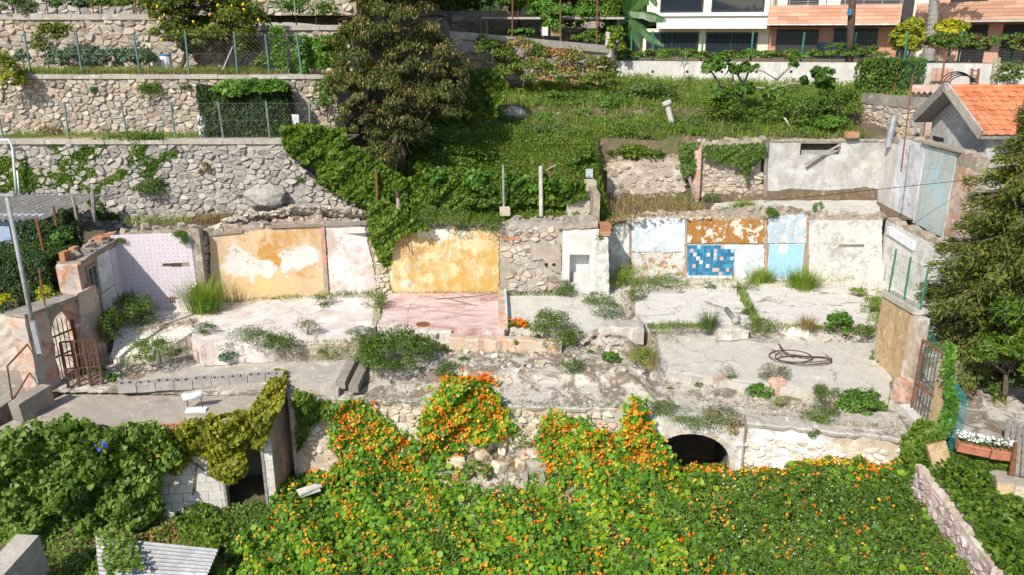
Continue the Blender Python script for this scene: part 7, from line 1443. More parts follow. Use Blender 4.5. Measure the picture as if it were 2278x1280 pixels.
for u, v, Y, ru, rv, lb, mt in ((1610, 250, 25.6, 60, 38, 'leafy bramble mound under the left fig branches', 'ivy'), (1690, 275, 25.3, 62, 38, 'dark leafy mound below the fig trunk', 'weed'), (1780, 250, 25.4, 70, 45, 'big dark leafy mound at the right of the grass slope', 'weed'), (1865, 235, 25.6, 52, 48, 'dark shrub mound beside the tall rubble wall', 'weed'), (1850, 280, 24.8, 60, 26, 'pale green mound at the foot of the tall rubble wall', 'bright'), (1530, 300, 24.7, 60, 24, 'low leafy mound right of the leaning post', 'weed'), (1370, 310, 24.6, 80, 34, 'broad leafy mound above the pinkish rubble bay', 'ivy'), (1300, 375, 22.6, 50, 38, 'dark bramble mound above the little steps', 'weed'), (1420, 338, 24.0, 70, 24, 'creeping green mat over the pinkish rubble bay', 'ivy'), (950, 330, 23.3, 90, 36, 'dark weeds in the shade of the withered tree', 'weed'), (1040, 350, 22.9, 70, 30, 'weedy mound in the middle of the bank', 'weed'), (760, 400, 21.3, 60, 40, 'ivy mound over the rubble at the left of the bank', 'ivy'), (1070, 440, 20.8, 44, 34, 'dark round shrub behind the thin grey post', 'weed'), (1240, 300, 24.3, 60, 20, 'low tangle of weeds above the steps', 'weed_gr'), (1455, 210, 27.5, 75, 26, 'pale seeding weeds on the crest of the slope', 'weed_gr'), (1250, 225, 27.2, 70, 22, 'green tangle on the crest left of the leaning post', 'weed')):
    bush(lb, u, v, Y, ru, rv, 1900, [M[mt]], .09, 'rhomb', 'bush', None)
PGr = Plane((2.6, 23.4, 0), (10.9, 23.45, 0))
climber('creeper', 'creeper hanging over the stone bay and door jamb of the upper rooms', 'creeper', [(PGr, [(1560, 322), (1700, 318), (1702, 350), (1670, 370), (1660, 410), (1650, 372), (1600, 362), (1565, 350)], 1700, .22, 3, 0), (PGr, [(1505, 318), (1550, 316), (1545, 370), (1535, 400), (1515, 385)], 700, .2, 5, 0)], [M['weed']], 'rhomb', .085)
# dry grass and plants on the ledges above the back walls
def ledge(n, px, z, h, mt, wd=.014, name='ledge_grass', lean=.6):
    q = psample(px, n); P = np.array([PZ(u, v, z) for u, v in q]); return tuft(P, h, wd, [M[mt]], name, None, kind='stuff', lean=lean)
ledge(1500, [(1340, 505), (1380, 470), (1560, 455), (1570, 470), (1500, 478), (1380, 495)], 1.67, .16, 'grass_dry'); ledge(900, [(1350, 440), (1540, 440), (1560, 470), (1350, 470)], 1.72, .22, 'grass_dry'); ledge(700, [(1100, 470), (1330, 470), (1340, 495), (1110, 490)], 1.68, .15, 'grass_dry'); ledge(1300, [(430, 470), (560, 455), (560, 480), (440, 500)], 1.65, .22, 'grass_dry'); ledge(300, [(270, 490), (430, 480), (430, 500), (280, 505)], 1.62, .2, 'grass')
ledge(900, [(900, 470), (1110, 470), (1110, 500), (900, 505)], 1.65, .28, 'grass', .02)
for u, v, ru, rv, lb, mt, Y in ((1625, 470, 40, 12, 'low green weeds on the ledge above the ginger panel', 'weed', 21.4), (1360, 490, 26, 26, 'dark weeds at the corner above the grey green panel', 'weed', 20.9), (1820, 465, 13, 16, 'small bright upright plant on the upper floor edge', 'bright', 21.4), (1762, 468, 24, 9, 'dry weeds on the upper floor edge left of the bright plant', 'grass_dry', 21.4), (1490, 478, 24, 8, 'weeds on the ledge above the pale blue panel', 'weed', 21.3), (1585, 440, 20, 12, 'green weeds at the foot of the stone bay', 'weed', 23.3)):
    bush(lb, u, v, Y, ru, rv, 420, [M[mt]], .06, 'lance', 'weed', None, cat='weed')
for u, v, lb in ((1655, 455, 'fine grass tuft hanging over the ginger panel ledge'),): P = np.array([PZ(u+rng.normal()*14, v+12, 1.66) for _ in range(260)]); tuft(P, .36, .012, [M['grass']], 'grass_tuft', lb, 'grass', lean=.8)

for u, v, Y, ru, rv, n, mt, lb in ((650, 20, 26.0, 50, 22, 900, 'bright', 'light green vine leaves against the topmost rubble wall, left'), (720, 30, 25.8, 40, 26, 900, 'weed', 'bushy greenery against the topmost rubble wall beside the withered tree'), (310, 10, 25.4, 30, 22, 700, 'weed_gr', 'grey green plant behind the coping beside the lemon tree crown'), (175, 8, 25.4, 34, 24, 900, 'weed_bl', 'dark bluish bush behind the coping near the rusty posts'), (50, 130, 23.8, 20, 20, 400, 'weed_bl', 'small bluish plant at the left end of the bean row'), (725, 215, 22.3, 34, 50, 1000, 'weed', 'ragged greenery at the right end of the middle terrace wall'), (740, 120, 23.2, 36, 40, 1000, 'weed', 'ragged greenery left of the withered tree trunk line'), (690, 290, 21.8, 34, 20, 700, 'weed', 'tall weeds behind the white board'), (600, 145, 23.2, 34, 26, 700, 'weed', 'low weeds under the vines right of the lemon tree'), (110, 295, 22.0, 30, 14, 350, 'grass_dry', 'yellowing spiky plant at the left of the lower terrace'), (330, 130, 23.3, 24, 18, 400, 'weed', 'low greenery by the white water barrel')):
    bush(lb, u, v, Y, ru, rv, n, [M[mt]], .085, 'rhomb', 'terrace_plant', None, cat='plant')

gs = []
for _ in range(75):
    x, y = rng.uniform(-3.4, 10.4), rng.uniform(24, 31.6); r = rng.uniform(.2, .55); n = int(700*r); P, N = clumps((x, y, float(bank_z(x, y))+r*.15), (r*1.3, r, r*.62), n, 7, .5); gs.append((leaves(P, N, .08, 'rhomb', .6), int(rng.integers(0, 3))))
fsolo('slope_scrub', gs, [M['weed'], M['bright'], M['weed_gr']], None, kind='stuff')

g6 = bankpts(9000, -3.6, 14.5, 23.9, 32.3, lambda x, y: (vnoise(x, y, 1.9, 26) > .25) & ~((x > 10.6) & (y < 26.2))); a, b = blades(g6, .42, .018, .9); fsolo('long_grass', [(a, 0), (b, 0)], [leafm('pale long grass', [(.20,.28,.05),(.30,.36,.09),(.40,.42,.16)], .45)], None, kind='stuff')
# ------------------------------------------------------------------ fig tree, trees at the top, banana, garden hedge
ft = thing('fig_tree', 'sprawling fig tree with pale bare branches and few leaf tufts on the grass slope', 'tree', PY(1640, 262, 25.8)); m = MB(); fb = PY(1645, 262, 25.8)
lines = [[(1645, 262), (1650, 215), (1655, 190), (1668, 150), (1700, 160), (1728, 178)], [(1650, 200), (1680, 195), (1715, 200), (1760, 186), (1800, 188), (1822, 194)], [(1655, 190), (1640, 165), (1648, 148)], [(1645, 230), (1610, 200), (1590, 170), (1575, 150)], [(1728, 178), (1745, 160), (1760, 148), (1768, 140)], [(1715, 200), (1700, 215), (1692, 220)], [(1650, 215), (1632, 190), (1630, 165)], [(1822, 194), (1840, 180), (1828, 165)]]
for l in lines: m.tube([PY(u, v, 25.8+.02*i) for i, (u, v) in enumerate(l)], np.linspace(.055, .018, len(l)), 6)
part('branches', m, M['bark_lt'], ft, smooth=True, fix=False, kind='stuff')
gs = []
for u, v, r, n in ((1590, 145, 30, 260), (1575, 160, 18, 90), (1600, 215, 24, 160), (1632, 160, 18, 90), (1668, 150, 20, 110), (1768, 142, 12, 40), (1828, 172, 26, 230), (1840, 190, 24, 160), (1650, 208, 26, 160), (1720, 215, 24, 130), (1785, 180, 14, 60), (1820, 230, 22, 120)):
    c, rr = bl(u, v, 25.6, r, r*.9); P, N = clumps(c, rr, n, 7, .5); gs.append((leaves(P, N, .17, 'ivy', .6, droop=np.tile([0, -.2, -.8], (n, 1))), 0))
fpart('crown', gs, [M['fig']], ft, kind='stuff')
for u, v, Y, ru, rv, n, mt, lb in ((1090, 6, 33, 60, 26, 1900, 'citrus', 'yellow green citrus tree at the top left of the pergola'), (1000, 5, 33.5, 50, 30, 1500, 'weed', 'dark leafy tree beside the withered tree crown, at the top edge'), (1210, 30, 33.2, 40, 28, 1100, 'bright', 'light green young tree in front of the pergola'), (1265, 45, 33.0, 70, 42, 2600, 'bright', 'bright green leafy tree right of the pergola'), (1335, 20, 34.5, 50, 55, 2400, 'ivy', 'dark evergreen between the bright tree and the banana plant'), (1380, 60, 36, 60, 60, 2200, 'hedge', 'very dark shrub behind the banana plant'), (1150, -5, 35.5, 70, 34, 2200, 'ivy', 'dark evergreen shading the pergola at the top edge'), (1310, 85, 32.9, 40, 16, 800, 'weed', 'low green plants along the coped wall'), (1160, 75, 32, 34, 12, 500, 'bright', 'low bright plants at the left of the coped wall')):
    tree('garden_tree' if rv > 20 else 'garden_plant', lb, (PY(u, v, Y)[0], Y, 4.9), [bl(u, v, Y, ru, rv)], n, [M[mt]], 'rhomb', .15, .07, cat='tree' if rv > 20 else 'plant', k=20)
tree('bright_shrub', 'bright yellow green shrub over the small white pillar', (PY(1372, 110, 32)[0], 32.2, 4.7), [bl(1372, 96, 32.0, 22, 36), bl(1365, 75, 32, 22, 18)], 900, [M['euonymus'], M['bright']], 'rhomb', .13, .04, cat='shrub', mixw=.5)
bt = thing('banana_plant', 'banana plant with big drooping leaves left of the apartment building', 'banana plant', PY(1402, 105, 35)); m = MB(); m.tube([PY(1402, 118, 35), PY(1398, 60, 35), PY(1400, 20, 35)], [.2, .17, .1], 8); part('stem', m, M['fig'], bt, smooth=True)
for l in ([(1400, 25), (1430, 0), (1450, -10), (1462, 12)], [(1400, 25), (1430, 28), (1465, 38), (1482, 45)], [(1400, 30), (1425, 60), (1445, 80), (1478, 100)], [(1400, 30), (1415, 60), (1418, 85), (1425, 104)], [(1400, 25), (1375, 5), (1350, 0), (1335, 15)], [(1400, 25), (1410, -15), (1430, -35), (1450, -30)], [(1400, 30), (1380, 40), (1362, 60), (1358, 80)], [(1400, 25), (1395, -20), (1380, -40), (1360, -35)]):
    pts = [PY(u, v, 34.9-.25*i) for i, (u, v) in enumerate(l)]; t_ = np.linspace(0, 1, 12); pp_ = np.stack([np.interp(t_, np.linspace(0, 1, 4), [p[i] for p in pts]) for i in range(3)], 1); V = []
    for i in range(12):
        d = unit(pp_[min(i+1, 11)]-pp_[max(i-1, 0)]); s = unit(np.cross(d, [.2, -1, .5])); wd = .22*math.sin(math.pi*min(1, .12+.86*t_[i]))**.7*(1+.12*rng.normal()); V += [pp_[i]-s*wd-[0,0,.08], pp_[i], pp_[i]+s*wd-[0,0,.08]]
    m = MB(); m.add(V, [(3*i+j, 3*i+j+1, 3*i+j+4, 3*i+j+3) for i in range(11) for j in (0, 1)]); part('leaf', m, M['banana'], bt, smooth=False, fix=False)
pt = thing('palm', 'grey palm trunk in front of the cream pier of the building', 'palm', PY(2068, 130, 40)); m = MB(); m.tube([PY(2066, 135, 40), PY(2074, 60, 40), PY(2082, -40, 40), PY(2086, -110, 40)], [.26, .23, .22, .2], 10)
for k in range(16): p = PY(2067+k*.85, 128-k*10.5, 40); m.tube([p, p+[0, 0, .03]], .255-.003*k, 10)
part('trunk', m, plain('palm bark', (.36,.33,.30), .95, .4, 10, .5), pt, fix=False)
P_, N_ = [], []
gs = []
for k in range(12):
    a_ = k*.55; top = PY(2086, -110, 40); L = 2.2; n = 90; s = rng.random((n, 1)); P = top+np.concatenate([np.cos(a_)*s*L, np.sin(a_)*s*L, .9*s-1.5*s*s], 1); gs.append((leaves(P, np.tile([0, 0, 1.0], (n, 1)), .5, 'lance', .4), 0))
fpart('fronds', gs, [M['weed_bl']], pt, kind='stuff')
def along(u, d, z): p = PW.w((PW.px(u, 140)[0], z), -d); return p
for u, v, ru, rv, lb in ((2015, 82, 38, 34, 'golden clipped shrub left of the palm trunk, the fuller one'), (2030, 60, 24, 20, 'top lobe of golden shrub leaning on the palm trunk'), (2118, 75, 40, 32, 'golden clipped shrub right of the palm trunk')):
    Y = along(u, 1.7, 5)[1]; tree('golden_shrub', lb, (PY(u, v, Y)[0], Y, zt3-.2), [bl(u, v, Y, ru, rv), bl(u, v+16, Y-.02, ru*.95, rv*.9)], 8500, [M['euonymus']], 'rhomb', .13, .05, cat='shrub', k=40, cr=.34)
for u, ru, rv, mt, mw, lb in ((2088, 40, 26, 'bright', .28, 'red tipped shrub under the right golden shrub'), (2160, 44, 26, 'bright', .30, 'red tipped shrub beside the right shutter'), (2225, 44, 26, 'bright', .32, 'red tipped shrub at the far right by the green fence'), (2280, 40, 30, 'bright', .3, 'green shrub at the right edge behind the fence')):
    Y = along(u, .6, 5)[1]; tree('red_shrub', lb, (PY(u, 120, Y)[0], Y, zt3-.2), [bl(u, 100, Y, ru, rv)], 1500, [M[mt], M['photinia']], 'rhomb', .11, .04, cat='shrub', mixw=mw)
for i, u in enumerate(range(1392, 1990, 46)):
    Y = along(u, .5, 5)[1]; tree('border_plant', ['low green border shrub at the left end of the white wall top', 'second low border shrub from the left on the white wall', 'border shrub below the gap between the cream windows', 'border shrub under the left part of the wide cream window', 'border shrub under the right part of the wide cream window', 'border shrub under the cream pier of the building', 'border shrub where the cream front meets the salmon front', 'border shrub under the left shutter', 'border shrub below the right edge of the left shutter', 'border shrub between the two shutters', 'border shrub just left of the electric pole', 'border shrub just right of the electric pole', 'border shrub right of the electric pole beside the mesh wrapped shrub'][i], (PY(u, 130, Y)[0], Y, zt3-.1), [bl(u, 126-rng.uniform(0, 5), Y, 30, 12+rng.uniform(0, 7))], 900, [M['bright'], M['photinia']], 'rhomb', .10, .02, cat='shrub', group='border shrubs on top of the white wall', mixw=.18)
for u, v in ((1488, 112), (1875, 100), (1690, 118)):
    Y = along(u, .8, 5)[1]; c = PY(u, v+6, Y); gs = []
    for k in range(9): a_ = k*.7; n = 26; s = rng.random((n, 1)); P = c+np.concatenate([np.cos(a_)*s*.6, np.sin(a_)*s*.6, .5*s-.5*s*s], 1); gs.append((leaves(P, np.tile([0, -.3, 1.0], (n, 1)), .22, 'lance', .5), 0))
    m = MB(); m.tube([c-[0, 0, .5], c], .05, 6); fsolo('dwarf_palm', gs, [M['weed'], M['bark']], {1488: 'small dwarf palm by the left window of the building', 1875: 'dwarf palm at the foot of the electric pole', 1690: 'dwarf palm between the cream and salmon fronts'}[u], 'palm')
hy = along(1985, -2.0, 5); hedge('clipped_shrub', 'big dull green shrub wrapped in green mesh right of the electric pole', PY(1925, 170, hy[1])[0], PY(2052, 170, hy[1])[0], hy[1]-.2, hy[1]+.9, 4.1, PY(1985, 132, hy[1])[2], 5200, [M['weed']], .10, .10, 'shrub', shape='rhomb')
bush('grey green shrub at the right edge under the white wall', 2258, 165, 28.6, 44, 34, 1500, [M['weed_gr']], .09)
tree('bare_sapling', 'thin bare sapling standing before the white wall', PY(1523, 178, 31), [bl(1522, 135, 31, 22, 20)], 60, [M['weed']], 'lance', .12, .035, bark='bark_lt', cat='sapling', twigs=10)
# ------------------------------------------------------------------ weeds on the terrace
def gz(u, v, z): return PZ(u, v, z)
def weed(label, u, v, z, wd, ht, n, mt, shape='rhomb', size=.05, name='weed', group=None, mixm=None, mw=None, cat='weed'):
    p = PZ(u, v, z); s = (p[1]*cp+(CAMZ-p[2])*sp)/F; r = np.array([wd*s*.60, wd*s*.48, ht*s*.66]); c = p+np.array([0, 0, r[2]*.50]); n = int(n*1.5)
    P, N = clumps(c, r, n, max(6, min(26, n//60)), .40, .5); k = P[:, 2] > p[2]-.02; P, N = P[k], N[k]; m = MB()
    for _ in range(7): d = unit(rng.normal(size=3)*[1, 1, .4]+[0, 0, .8]); m.tube([p, p+d*r*.5+[0, 0, .05], p+d*r*1.1+[0,0,r[2]*.4]], [.008, .006, .003], 4, 0, False)
    t = thing(name, label, cat, p, group); L = leaves(P, N, size, shape, .65)
    if mixm: mi = (rng.random(len(P)) < mw).astype(int); gs = [(L[mi == 0], 0), (L[mi == 1], 1)]; fpart('foliage', gs, [M[mt], M[mixm]], t, kind='stuff')
    else: fpart('foliage', [(L, 0)], [M[mt]], t, kind='stuff')
    part('stems', m, M['twig'], t, fix=False, kind='stuff'); return t
def grassy(label, u, v, z, wd, ht, n, mt='grass', w_=.014, lean=.55, name='grass_tuft', group=None, cat='grass'):
    p = PZ(u, v, z); s = (p[1]*cp+(CAMZ-p[2])*sp)/F; a = rng.normal(size=(n, 2))*wd*s*.2; P = np.stack([p[0]+a[:, 0], p[1]+a[:, 1]*.7, np.full(n, p[2]-.02)], 1); dirs = np.stack([a[:, 0], a[:, 1], np.zeros(n)], 1)/(wd*s*.2)
    A, B = blades(P, ht*s*1.05, w_, lean, dirs); return fsolo(name, [(A, 0), (B, 0)], [M[mt]], label, cat, group, loc=p)
weed('big dark green bush in the middle of the terrace, the largest weed', 875, 822, -.42, 150, 105, 4200, 'weed', 'lance', .075); weed('lower lobe of dark green bush running right of the largest weed', 945, 788, -.3, 70, 52, 900, 'weed', 'lance', .07); weed('grey green weeds left of the largest bush', 800, 755, -.12, 60, 34, 420, 'weed_gr', 'lance', .06)
weed('tall leafy bush on the edge of the cement floor', 1232, 762, -.2, 100, 76, 2300, 'weed', 'lance', .065, mixm='grass_dry', mw=.10)
weed('dark bush in the shaded corner of the lavender room', 300, 722, 0, 86, 92, 2200, 'weed', 'lance', .07); weed('dark weeds at the foot of the patterned tile wall', 250, 745, 0, 46, 66, 900, 'weed', 'lance', .07); weed('dark weeds in front of the left side wall by the gate', 238, 765, -.1, 30, 70, 600, 'weed', 'lance', .07)
grassy('bright tall grass tuft in front of the stone pier', 455, 692, 0, 80, 72, 900, 'grass', .012); weed('leafy green weed right of the bright grass tuft', 470, 700, 0, 50, 40, 600, 'bright', 'lance', .05)
weed('round weedy bush on the tiled floor', 340, 800, -.25, 95, 58, 1500, 'weed', 'lance', .06); weed('low weed cushion on the pink floor edge', 455, 742, 0, 60, 26, 450, 'weed_gr', 'lance', .05, mixm='weed', mw=.4)
weed('wide seeding weed patch along the pink floor edge, its left half', 560, 770, -.12, 130, 42, 1300, 'weed_gr', 'lance', .05, mixm='weed', mw=.4); weed('wide green weed patch along the pink floor edge, its right half', 628, 778, -.14, 70, 48, 1000, 'weed', 'lance', .055); weed('dry slanting grass strip on the pink floor', 685, 745, 0, 60, 40, 420, 'weed_gr', 'lance', .05, mixm='grass_dry', mw=.5)
weed('bluish green leafy plant on the landing', 512, 802, -.45, 62, 30, 420, 'weed_bl', 'rhomb', .07); weed('low weeds behind the narrow edge beam', 738, 790, -.45, 84, 36, 800, 'weed', 'lance', .055)
weed('tufty weed at the front corner of the red floor', 838, 686, 0, 58, 44, 800, 'weed', 'lance', .05, mixm='grass_dry', mw=.2); weed('weed at the foot of the orange wall by the batten', 722, 680, 0, 52, 32, 500, 'weed', 'lance', .05); weed('thin weed line at the foot of the pinkish panel', 778, 655, 0, 80, 14, 360, 'weed', 'lance', .045); weed('thin weed line at the foot of the orange wall', 615, 664, 0, 110, 12, 340, 'weed_gr', 'lance', .045)
weed('dark bush at the left foot of the white hearth', 1256, 660, 0, 52, 44, 900, 'weed', 'lance', .05); weed('green weed at the right foot of the hearth', 1335, 675, 0, 75, 32, 800, 'weed', 'lance', .05); weed('grey green bushy weed in front of the hearth', 1345, 706, 0, 70, 44, 900, 'weed_gr', 'lance', .05)
weed('bright bushy weeds in the corner right of the hearth', 1400, 640, 0, 80, 58, 1500, 'grass', 'lance', .06); weed('low weeds along the foot of the brown peeling panel', 1480, 640, 0, 110, 32, 1300, 'weed', 'lance', .05); weed('upright weed on the floor right of the hearth weeds', 1415, 668, 0, 40, 34, 500, 'weed', 'lance', .05)
grassy('bright grass tuft in front of the light blue tiles', 1693, 628, 0, 60, 34, 420, 'grass'); grassy('bigger bright grass tuft right of the light blue tiles', 1785, 640, 0, 84, 42, 620, 'grass'); weed('low weed under the pale blue panel', 1660, 645, 0, 60, 20, 400, 'weed', 'lance', .05); weed('dark small weed at the foot of the mosaic', 1578, 642, 0, 30, 14, 160, 'weed', 'lance', .05)
weed('round bright green bush between the two floors at right', 1862, 738, -.05, 60, 54, 1100, 'bright', 'rhomb', .06); weed('low dark weeds right of the round bright bush', 1915, 742, -.05, 60, 20, 500, 'weed', 'lance', .05); grassy('pale seeding grass by the round bright bush', 1795, 730, 0, 46, 34, 240, 'grass_dry', .008); grassy('fine grass tuft at the front of the bleached floor', 1576, 730, -.02, 44, 42, 260, 'weed_gr', .010)
weed('weeds in the joint between the two bleached floors', 1690, 735, 0, 90, 28, 900, 'weed', 'lance', .05, mixm='grass_dry', mw=.2); weed('thin weeds higher in the joint between the bleached floors', 1668, 700, 0, 30, 26, 260, 'weed', 'lance', .05); weed('weed strip along the right passage floor, upper end', 1905, 660, 0, 40, 26, 380, 'grass', 'lance', .055); weed('weed strip along the right passage floor, lower end', 1935, 695, 0, 44, 40, 600, 'grass', 'lance', .055); weed('low grassy strip at the left front of the bleached floor', 1500, 732, -.02, 110, 12, 420, 'grass', 'lance', .045)
weed('grassy mound at the left corner of the grey slab', 1428, 812, -.42, 66, 44, 1300, 'grass', 'lance', .055, mixm='grass_dry', mw=.2); weed('bright leafy weed on the rubble strip', 1357, 812, -.44, 40, 36, 480, 'bright', 'rhomb', .055); weed('small bright weed under the concrete footing', 1322, 840, -.6, 26, 16, 180, 'bright', 'rhomb', .05); weed('dry grey weed on the rubble strip left of the footing', 1270, 835, -.55, 60, 44, 620, 'weed_gr', 'lance', .05, mixm='weed', mw=.3)
weed('round grey green weed on the dirt before the largest bush', 997, 838, -.6, 54, 44, 800, 'weed_gr', 'lance', .05, mixm='weed', mw=.4); weed('bright small weed at the peach footing', 1145, 775, -.3, 36, 22, 300, 'bright', 'rhomb', .05); weed('tiny weed right of the largest bush', 990, 778, -.3, 16, 12, 90, 'bright', 'rhomb', .05)
for i, (u, v, z, w_, h_, lb) in enumerate(((1158, 760, -.3, 20, 14, 'tiny green sprig by the peach footing'), (1030, 805, -.45, 26, 14, 'little weed on the low kerb, left end'), (1165, 822, -.5, 18, 14, 'little weed under the low kerb'), (1205, 790, -.42, 34, 10, 'mossy weed patch above the low kerb'), (1310, 790, -.42, 26, 16, 'small weed above the concrete footing'), (545, 790, -.5, 22, 12, 'tiny weed on the landing beside the bluish plant'), (395, 792, -.4, 26, 18, 'small weed right of the round bush on tiles'), (700, 870, -.7, 14, 8, 'tiny weed by the trench edge beam'), (1490, 868, -.7, 14, 8, 'tiny weed at the front of the grey slab, far left'), (1555, 862, -.7, 20, 12, 'tiny weed at the front of the grey slab by the left stump'), (275, 838, -.6, 44, 40, 'seeding weed beside the iron gate'), (1740, 905, -.7, 60, 20, 'dry weeds on the path by the middle stump'), (1945, 670, 0, 16, 14, 'small weed by the mesh topped wall'), (1160, 870, -.74, 24, 10, 'tiny weed on the path edge above the front wall'), (1240, 872, -.74, 26, 12, 'little weed on the path edge left of the arch'))):
    weed(lb, u, v, z, w_, h_, 150, ['weed', 'bright', 'grass'][i % 3], 'lance', .045)
weed('bright green weeds along the front of the grey slab beside the middle stump', 1690, 880, -.72, 60, 30, 600, 'bright', 'rhomb', .055); weed('grey seeding shrub at the right front of the grey slab', 1835, 900, -.72, 60, 50, 700, 'weed_gr', 'lance', .05); weed('bright green weeds at the front of the grey slab near the gate', 1915, 908, -.73, 96, 44, 1500, 'bright', 'rhomb', .06, mixm='weed', mw=.4); weed('weeds on the path above the limewashed wall', 1822, 930, -.74, 84, 28, 700, 'weed', 'lance', .05); weed('grassy weeds on top of the arch wall, left', 1480, 915, -.74, 80, 22, 700, 'weed_gr', 'lance', .05); weed('grassy weeds on top of the arch wall, right', 1600, 928, -.74, 90, 20, 700, 'weed_gr', 'lance', .05, mixm='grass_dry', mw=.3)
weed('dry sparse weed on the grey slab front, the left one', 1620, 838, -.48, 46, 26, 200, 'weed_gr', 'lance', .04); weed('dry bushy weed on the grey slab front, the right one', 1722, 845, -.48, 70, 40, 700, 'weed_gr', 'lance', .045, mixm='grass_dry', mw=.4); weed('grey weed at the foot of the tan garden wall', 1945, 798, -.35, 26, 22, 220, 'weed_gr', 'lance', .045); weed('dark weed at the low end of the tan garden wall', 1957, 810, -.4, 14, 12, 90, 'weed', 'lance', .045)
weed('overgrown weeds on the gate side of the outbuilding roof', 215, 842, -.7, 60, 40, 700, 'weed', 'lance', .06); weed('shrubby weed at the gate foot behind the block row', 245, 850, -.65, 34, 20, 240, 'bright', 'rhomb', .055)
# litter and grass in the joints and along the wall feet
def crackg(items):
    for mt in ('grass', 'grass_dry', 'weed_gr'):
        PP, hh = [], []
        for n, px, z, m_, h in items:
            if m_ != mt: continue
            q = psample(px, n); PP.append(np.array([PZ(u, v, z) for u, v in q])); hh.append(np.full(n, h))
        A, B = blades(np.concatenate(PP), np.concatenate(hh), .011, .9); fsolo('crack_grass', [(A, 0), (B, 0)], [M[mt]], None, kind='stuff')
def band(a, b, w): (x0, y0), (x1, y1) = a, b; return [(x0, y0-w), (x1, y1-w), (x1, y1+w), (x0, y0+w)]
crackg([(500, band((475, 673), (835, 651), 4), 0, 'grass', .1), (260, band((868, 653), (1115, 653), 3), 0, 'grass_dry', .07), (500, band((1130, 655), (1260, 655), 4), 0, 'weed_gr', .08), (900, band((1360, 628), (1900, 622), 6), 0, 'grass', .12), (700, [(1641, 650), (1660, 650), (1700, 730), (1680, 730)], 0, 'grass', .14), (500, band((1700, 728), (1945, 734), 5), -.05, 'grass', .12), (400, band((1440, 728), (1590, 726), 5), -.03, 'weed_gr', .12), (500, [(1440, 735), (1460, 735), (1470, 830), (1440, 830)], -.25, 'grass_dry', .1), (900, band((850, 770), (1330, 785), 12), -.36, 'weed_gr', .08), (900, band((830, 830), (1430, 850), 12), -.66, 'grass_dry', .07), (600, band((440, 765), (800, 756), 7), -.1, 'grass', .12), (500, band((1470, 862), (1960, 905), 8), -.73, 'grass', .1), (400, [(1380, 650), (1410, 650), (1410, 720), (1380, 720)], 0, 'grass_dry', .1), (260, [(836, 655), (862, 655), (846, 720), (826, 730)], 0, 'grass', .1), (400, [(1950, 650), (1975, 650), (1950, 720), (1925, 720)], 0, 'grass', .14), (400, band((300, 738), (440, 716), 6), 0, 'grass_dry', .1), (400, band((270, 800), (420, 780), 10), -.4, 'grass', .1), (500, band((700, 890), (1400, 905), 6), -.75, 'weed_gr', .09), (400, band((1660, 925), (2000, 955), 6), -.74, 'grass_dry', .08)])
# thin moss and grass along cracks
def crack(n, px, z, mt, h=.06): q = psample(px, n); P = np.array([PZ(u, v, z) for u, v in q]); A, B = blades(P, h, .012, .8); fsolo('crack_grass', [(A, 0), (B, 0)], [M[mt]], None, kind='stuff')
crack(500, [(1440, 722), (1590, 722), (1590, 732), (1440, 732)], -.03, 'grass'); crack(600, [(900, 770), (1300, 780), (1300, 800), (900, 795)], -.42, 'grass_dry'); crack(500, [(430, 770), (800, 765), (800, 780), (430, 785)], -.3, 'grass_dry', .1); crack(500, [(850, 830), (1300, 850), (1300, 870), (850, 865)], -.72, 'grass_dry', .06); crack(400, [(1480, 870), (1780, 900), (1900, 930), (1600, 905)], -.73, 'grass_dry', .07); crack(260, [(420, 858), (640, 845), (640, 858), (420, 872)], -.7, 'grass', .1); crack(700, [(1360, 626), (1960, 624), (1960, 640), (1360, 645)], .0, 'grass_dry', .07)
# ------------------------------------------------------------------ nasturtium garden
CYF = lambda x: yfront(x)
def mound(x, y):
    """height of the plant blanket above the garden soil"""
    d = CYF(x)-y; h = .22+.14*vnoise(x, y, 1.5, 14)+.10*vnoise(x, y, 3.7, 20)+.04*vnoise(x, y, 8, 9)
    near = np.exp(-np.clip(d, 0, 9)/.55)
    prof = ip(x, [-5, -4.2, -3.7, -3.05, -2.2, -1.9, -1.5, -1.1, -.4, .0, .6, 1.4, 1.9, 2.4, 2.75, 3.1, 4.4, 4.8, 5.6, 6.6, 7.6, 8.2], [.1, .15, .3, .95, .25, .35, .9, .35, .3, .25, .15, .55, .6, .9, 1.0, .35, .1, .1, .2, .45, .35, .3])
    return np.maximum(h + near*prof, .85*np.exp(-((np.asarray(x)+.3)/1.2)**2-((np.asarray(y)-14.9)/.75)**2)+.10)
def blanket(n, x0, x1, y0, keep=None, lo=.0, hi=1.0, dep=.14):
    x = rng.uniform(x0, x1, n); y = rng.uniform(y0, 15.1, n); y = np.minimum(y, CYF(x)-.01-.12*rng.random(n)); k = np.ones(n, bool)
    if keep is not None: k &= keep(x, y)
    x, y = x[k], y[k]; e = .05; top = lambda a, b: garden_z(a, b)+mound(a, b); z = top(x, y)-np.abs(rng.normal(size=len(x)))*dep
    g = np.stack([-(top(x+e, y)-top(x-e, y))/(2*e), -(top(x, y+e)-top(x, y-e))/(2*e), np.ones(len(x))], 1); return np.stack([x, y, z], 1), unit(unit(g)+[0, -.25, .25])
bare = lambda x, y: (((x+.25)/.82+.25*vnoise(x, y, 2.5, 3))**2+((y-14.52)/.46+.25*vnoise(x, y, 3, 8))**2) < 1      # the stony clearing
rightw = lambda x, y: np.clip((x-2.9+.5*vnoise(x, y, 1.3, 2))/1.3, 0, 1)
lefty = lambda x, y: (x < -4.75-.25*(CYF(x)-y)+.3*vnoise(x, y, 1.4, 6)) | ((x > 7.42) & (y < 13.4))
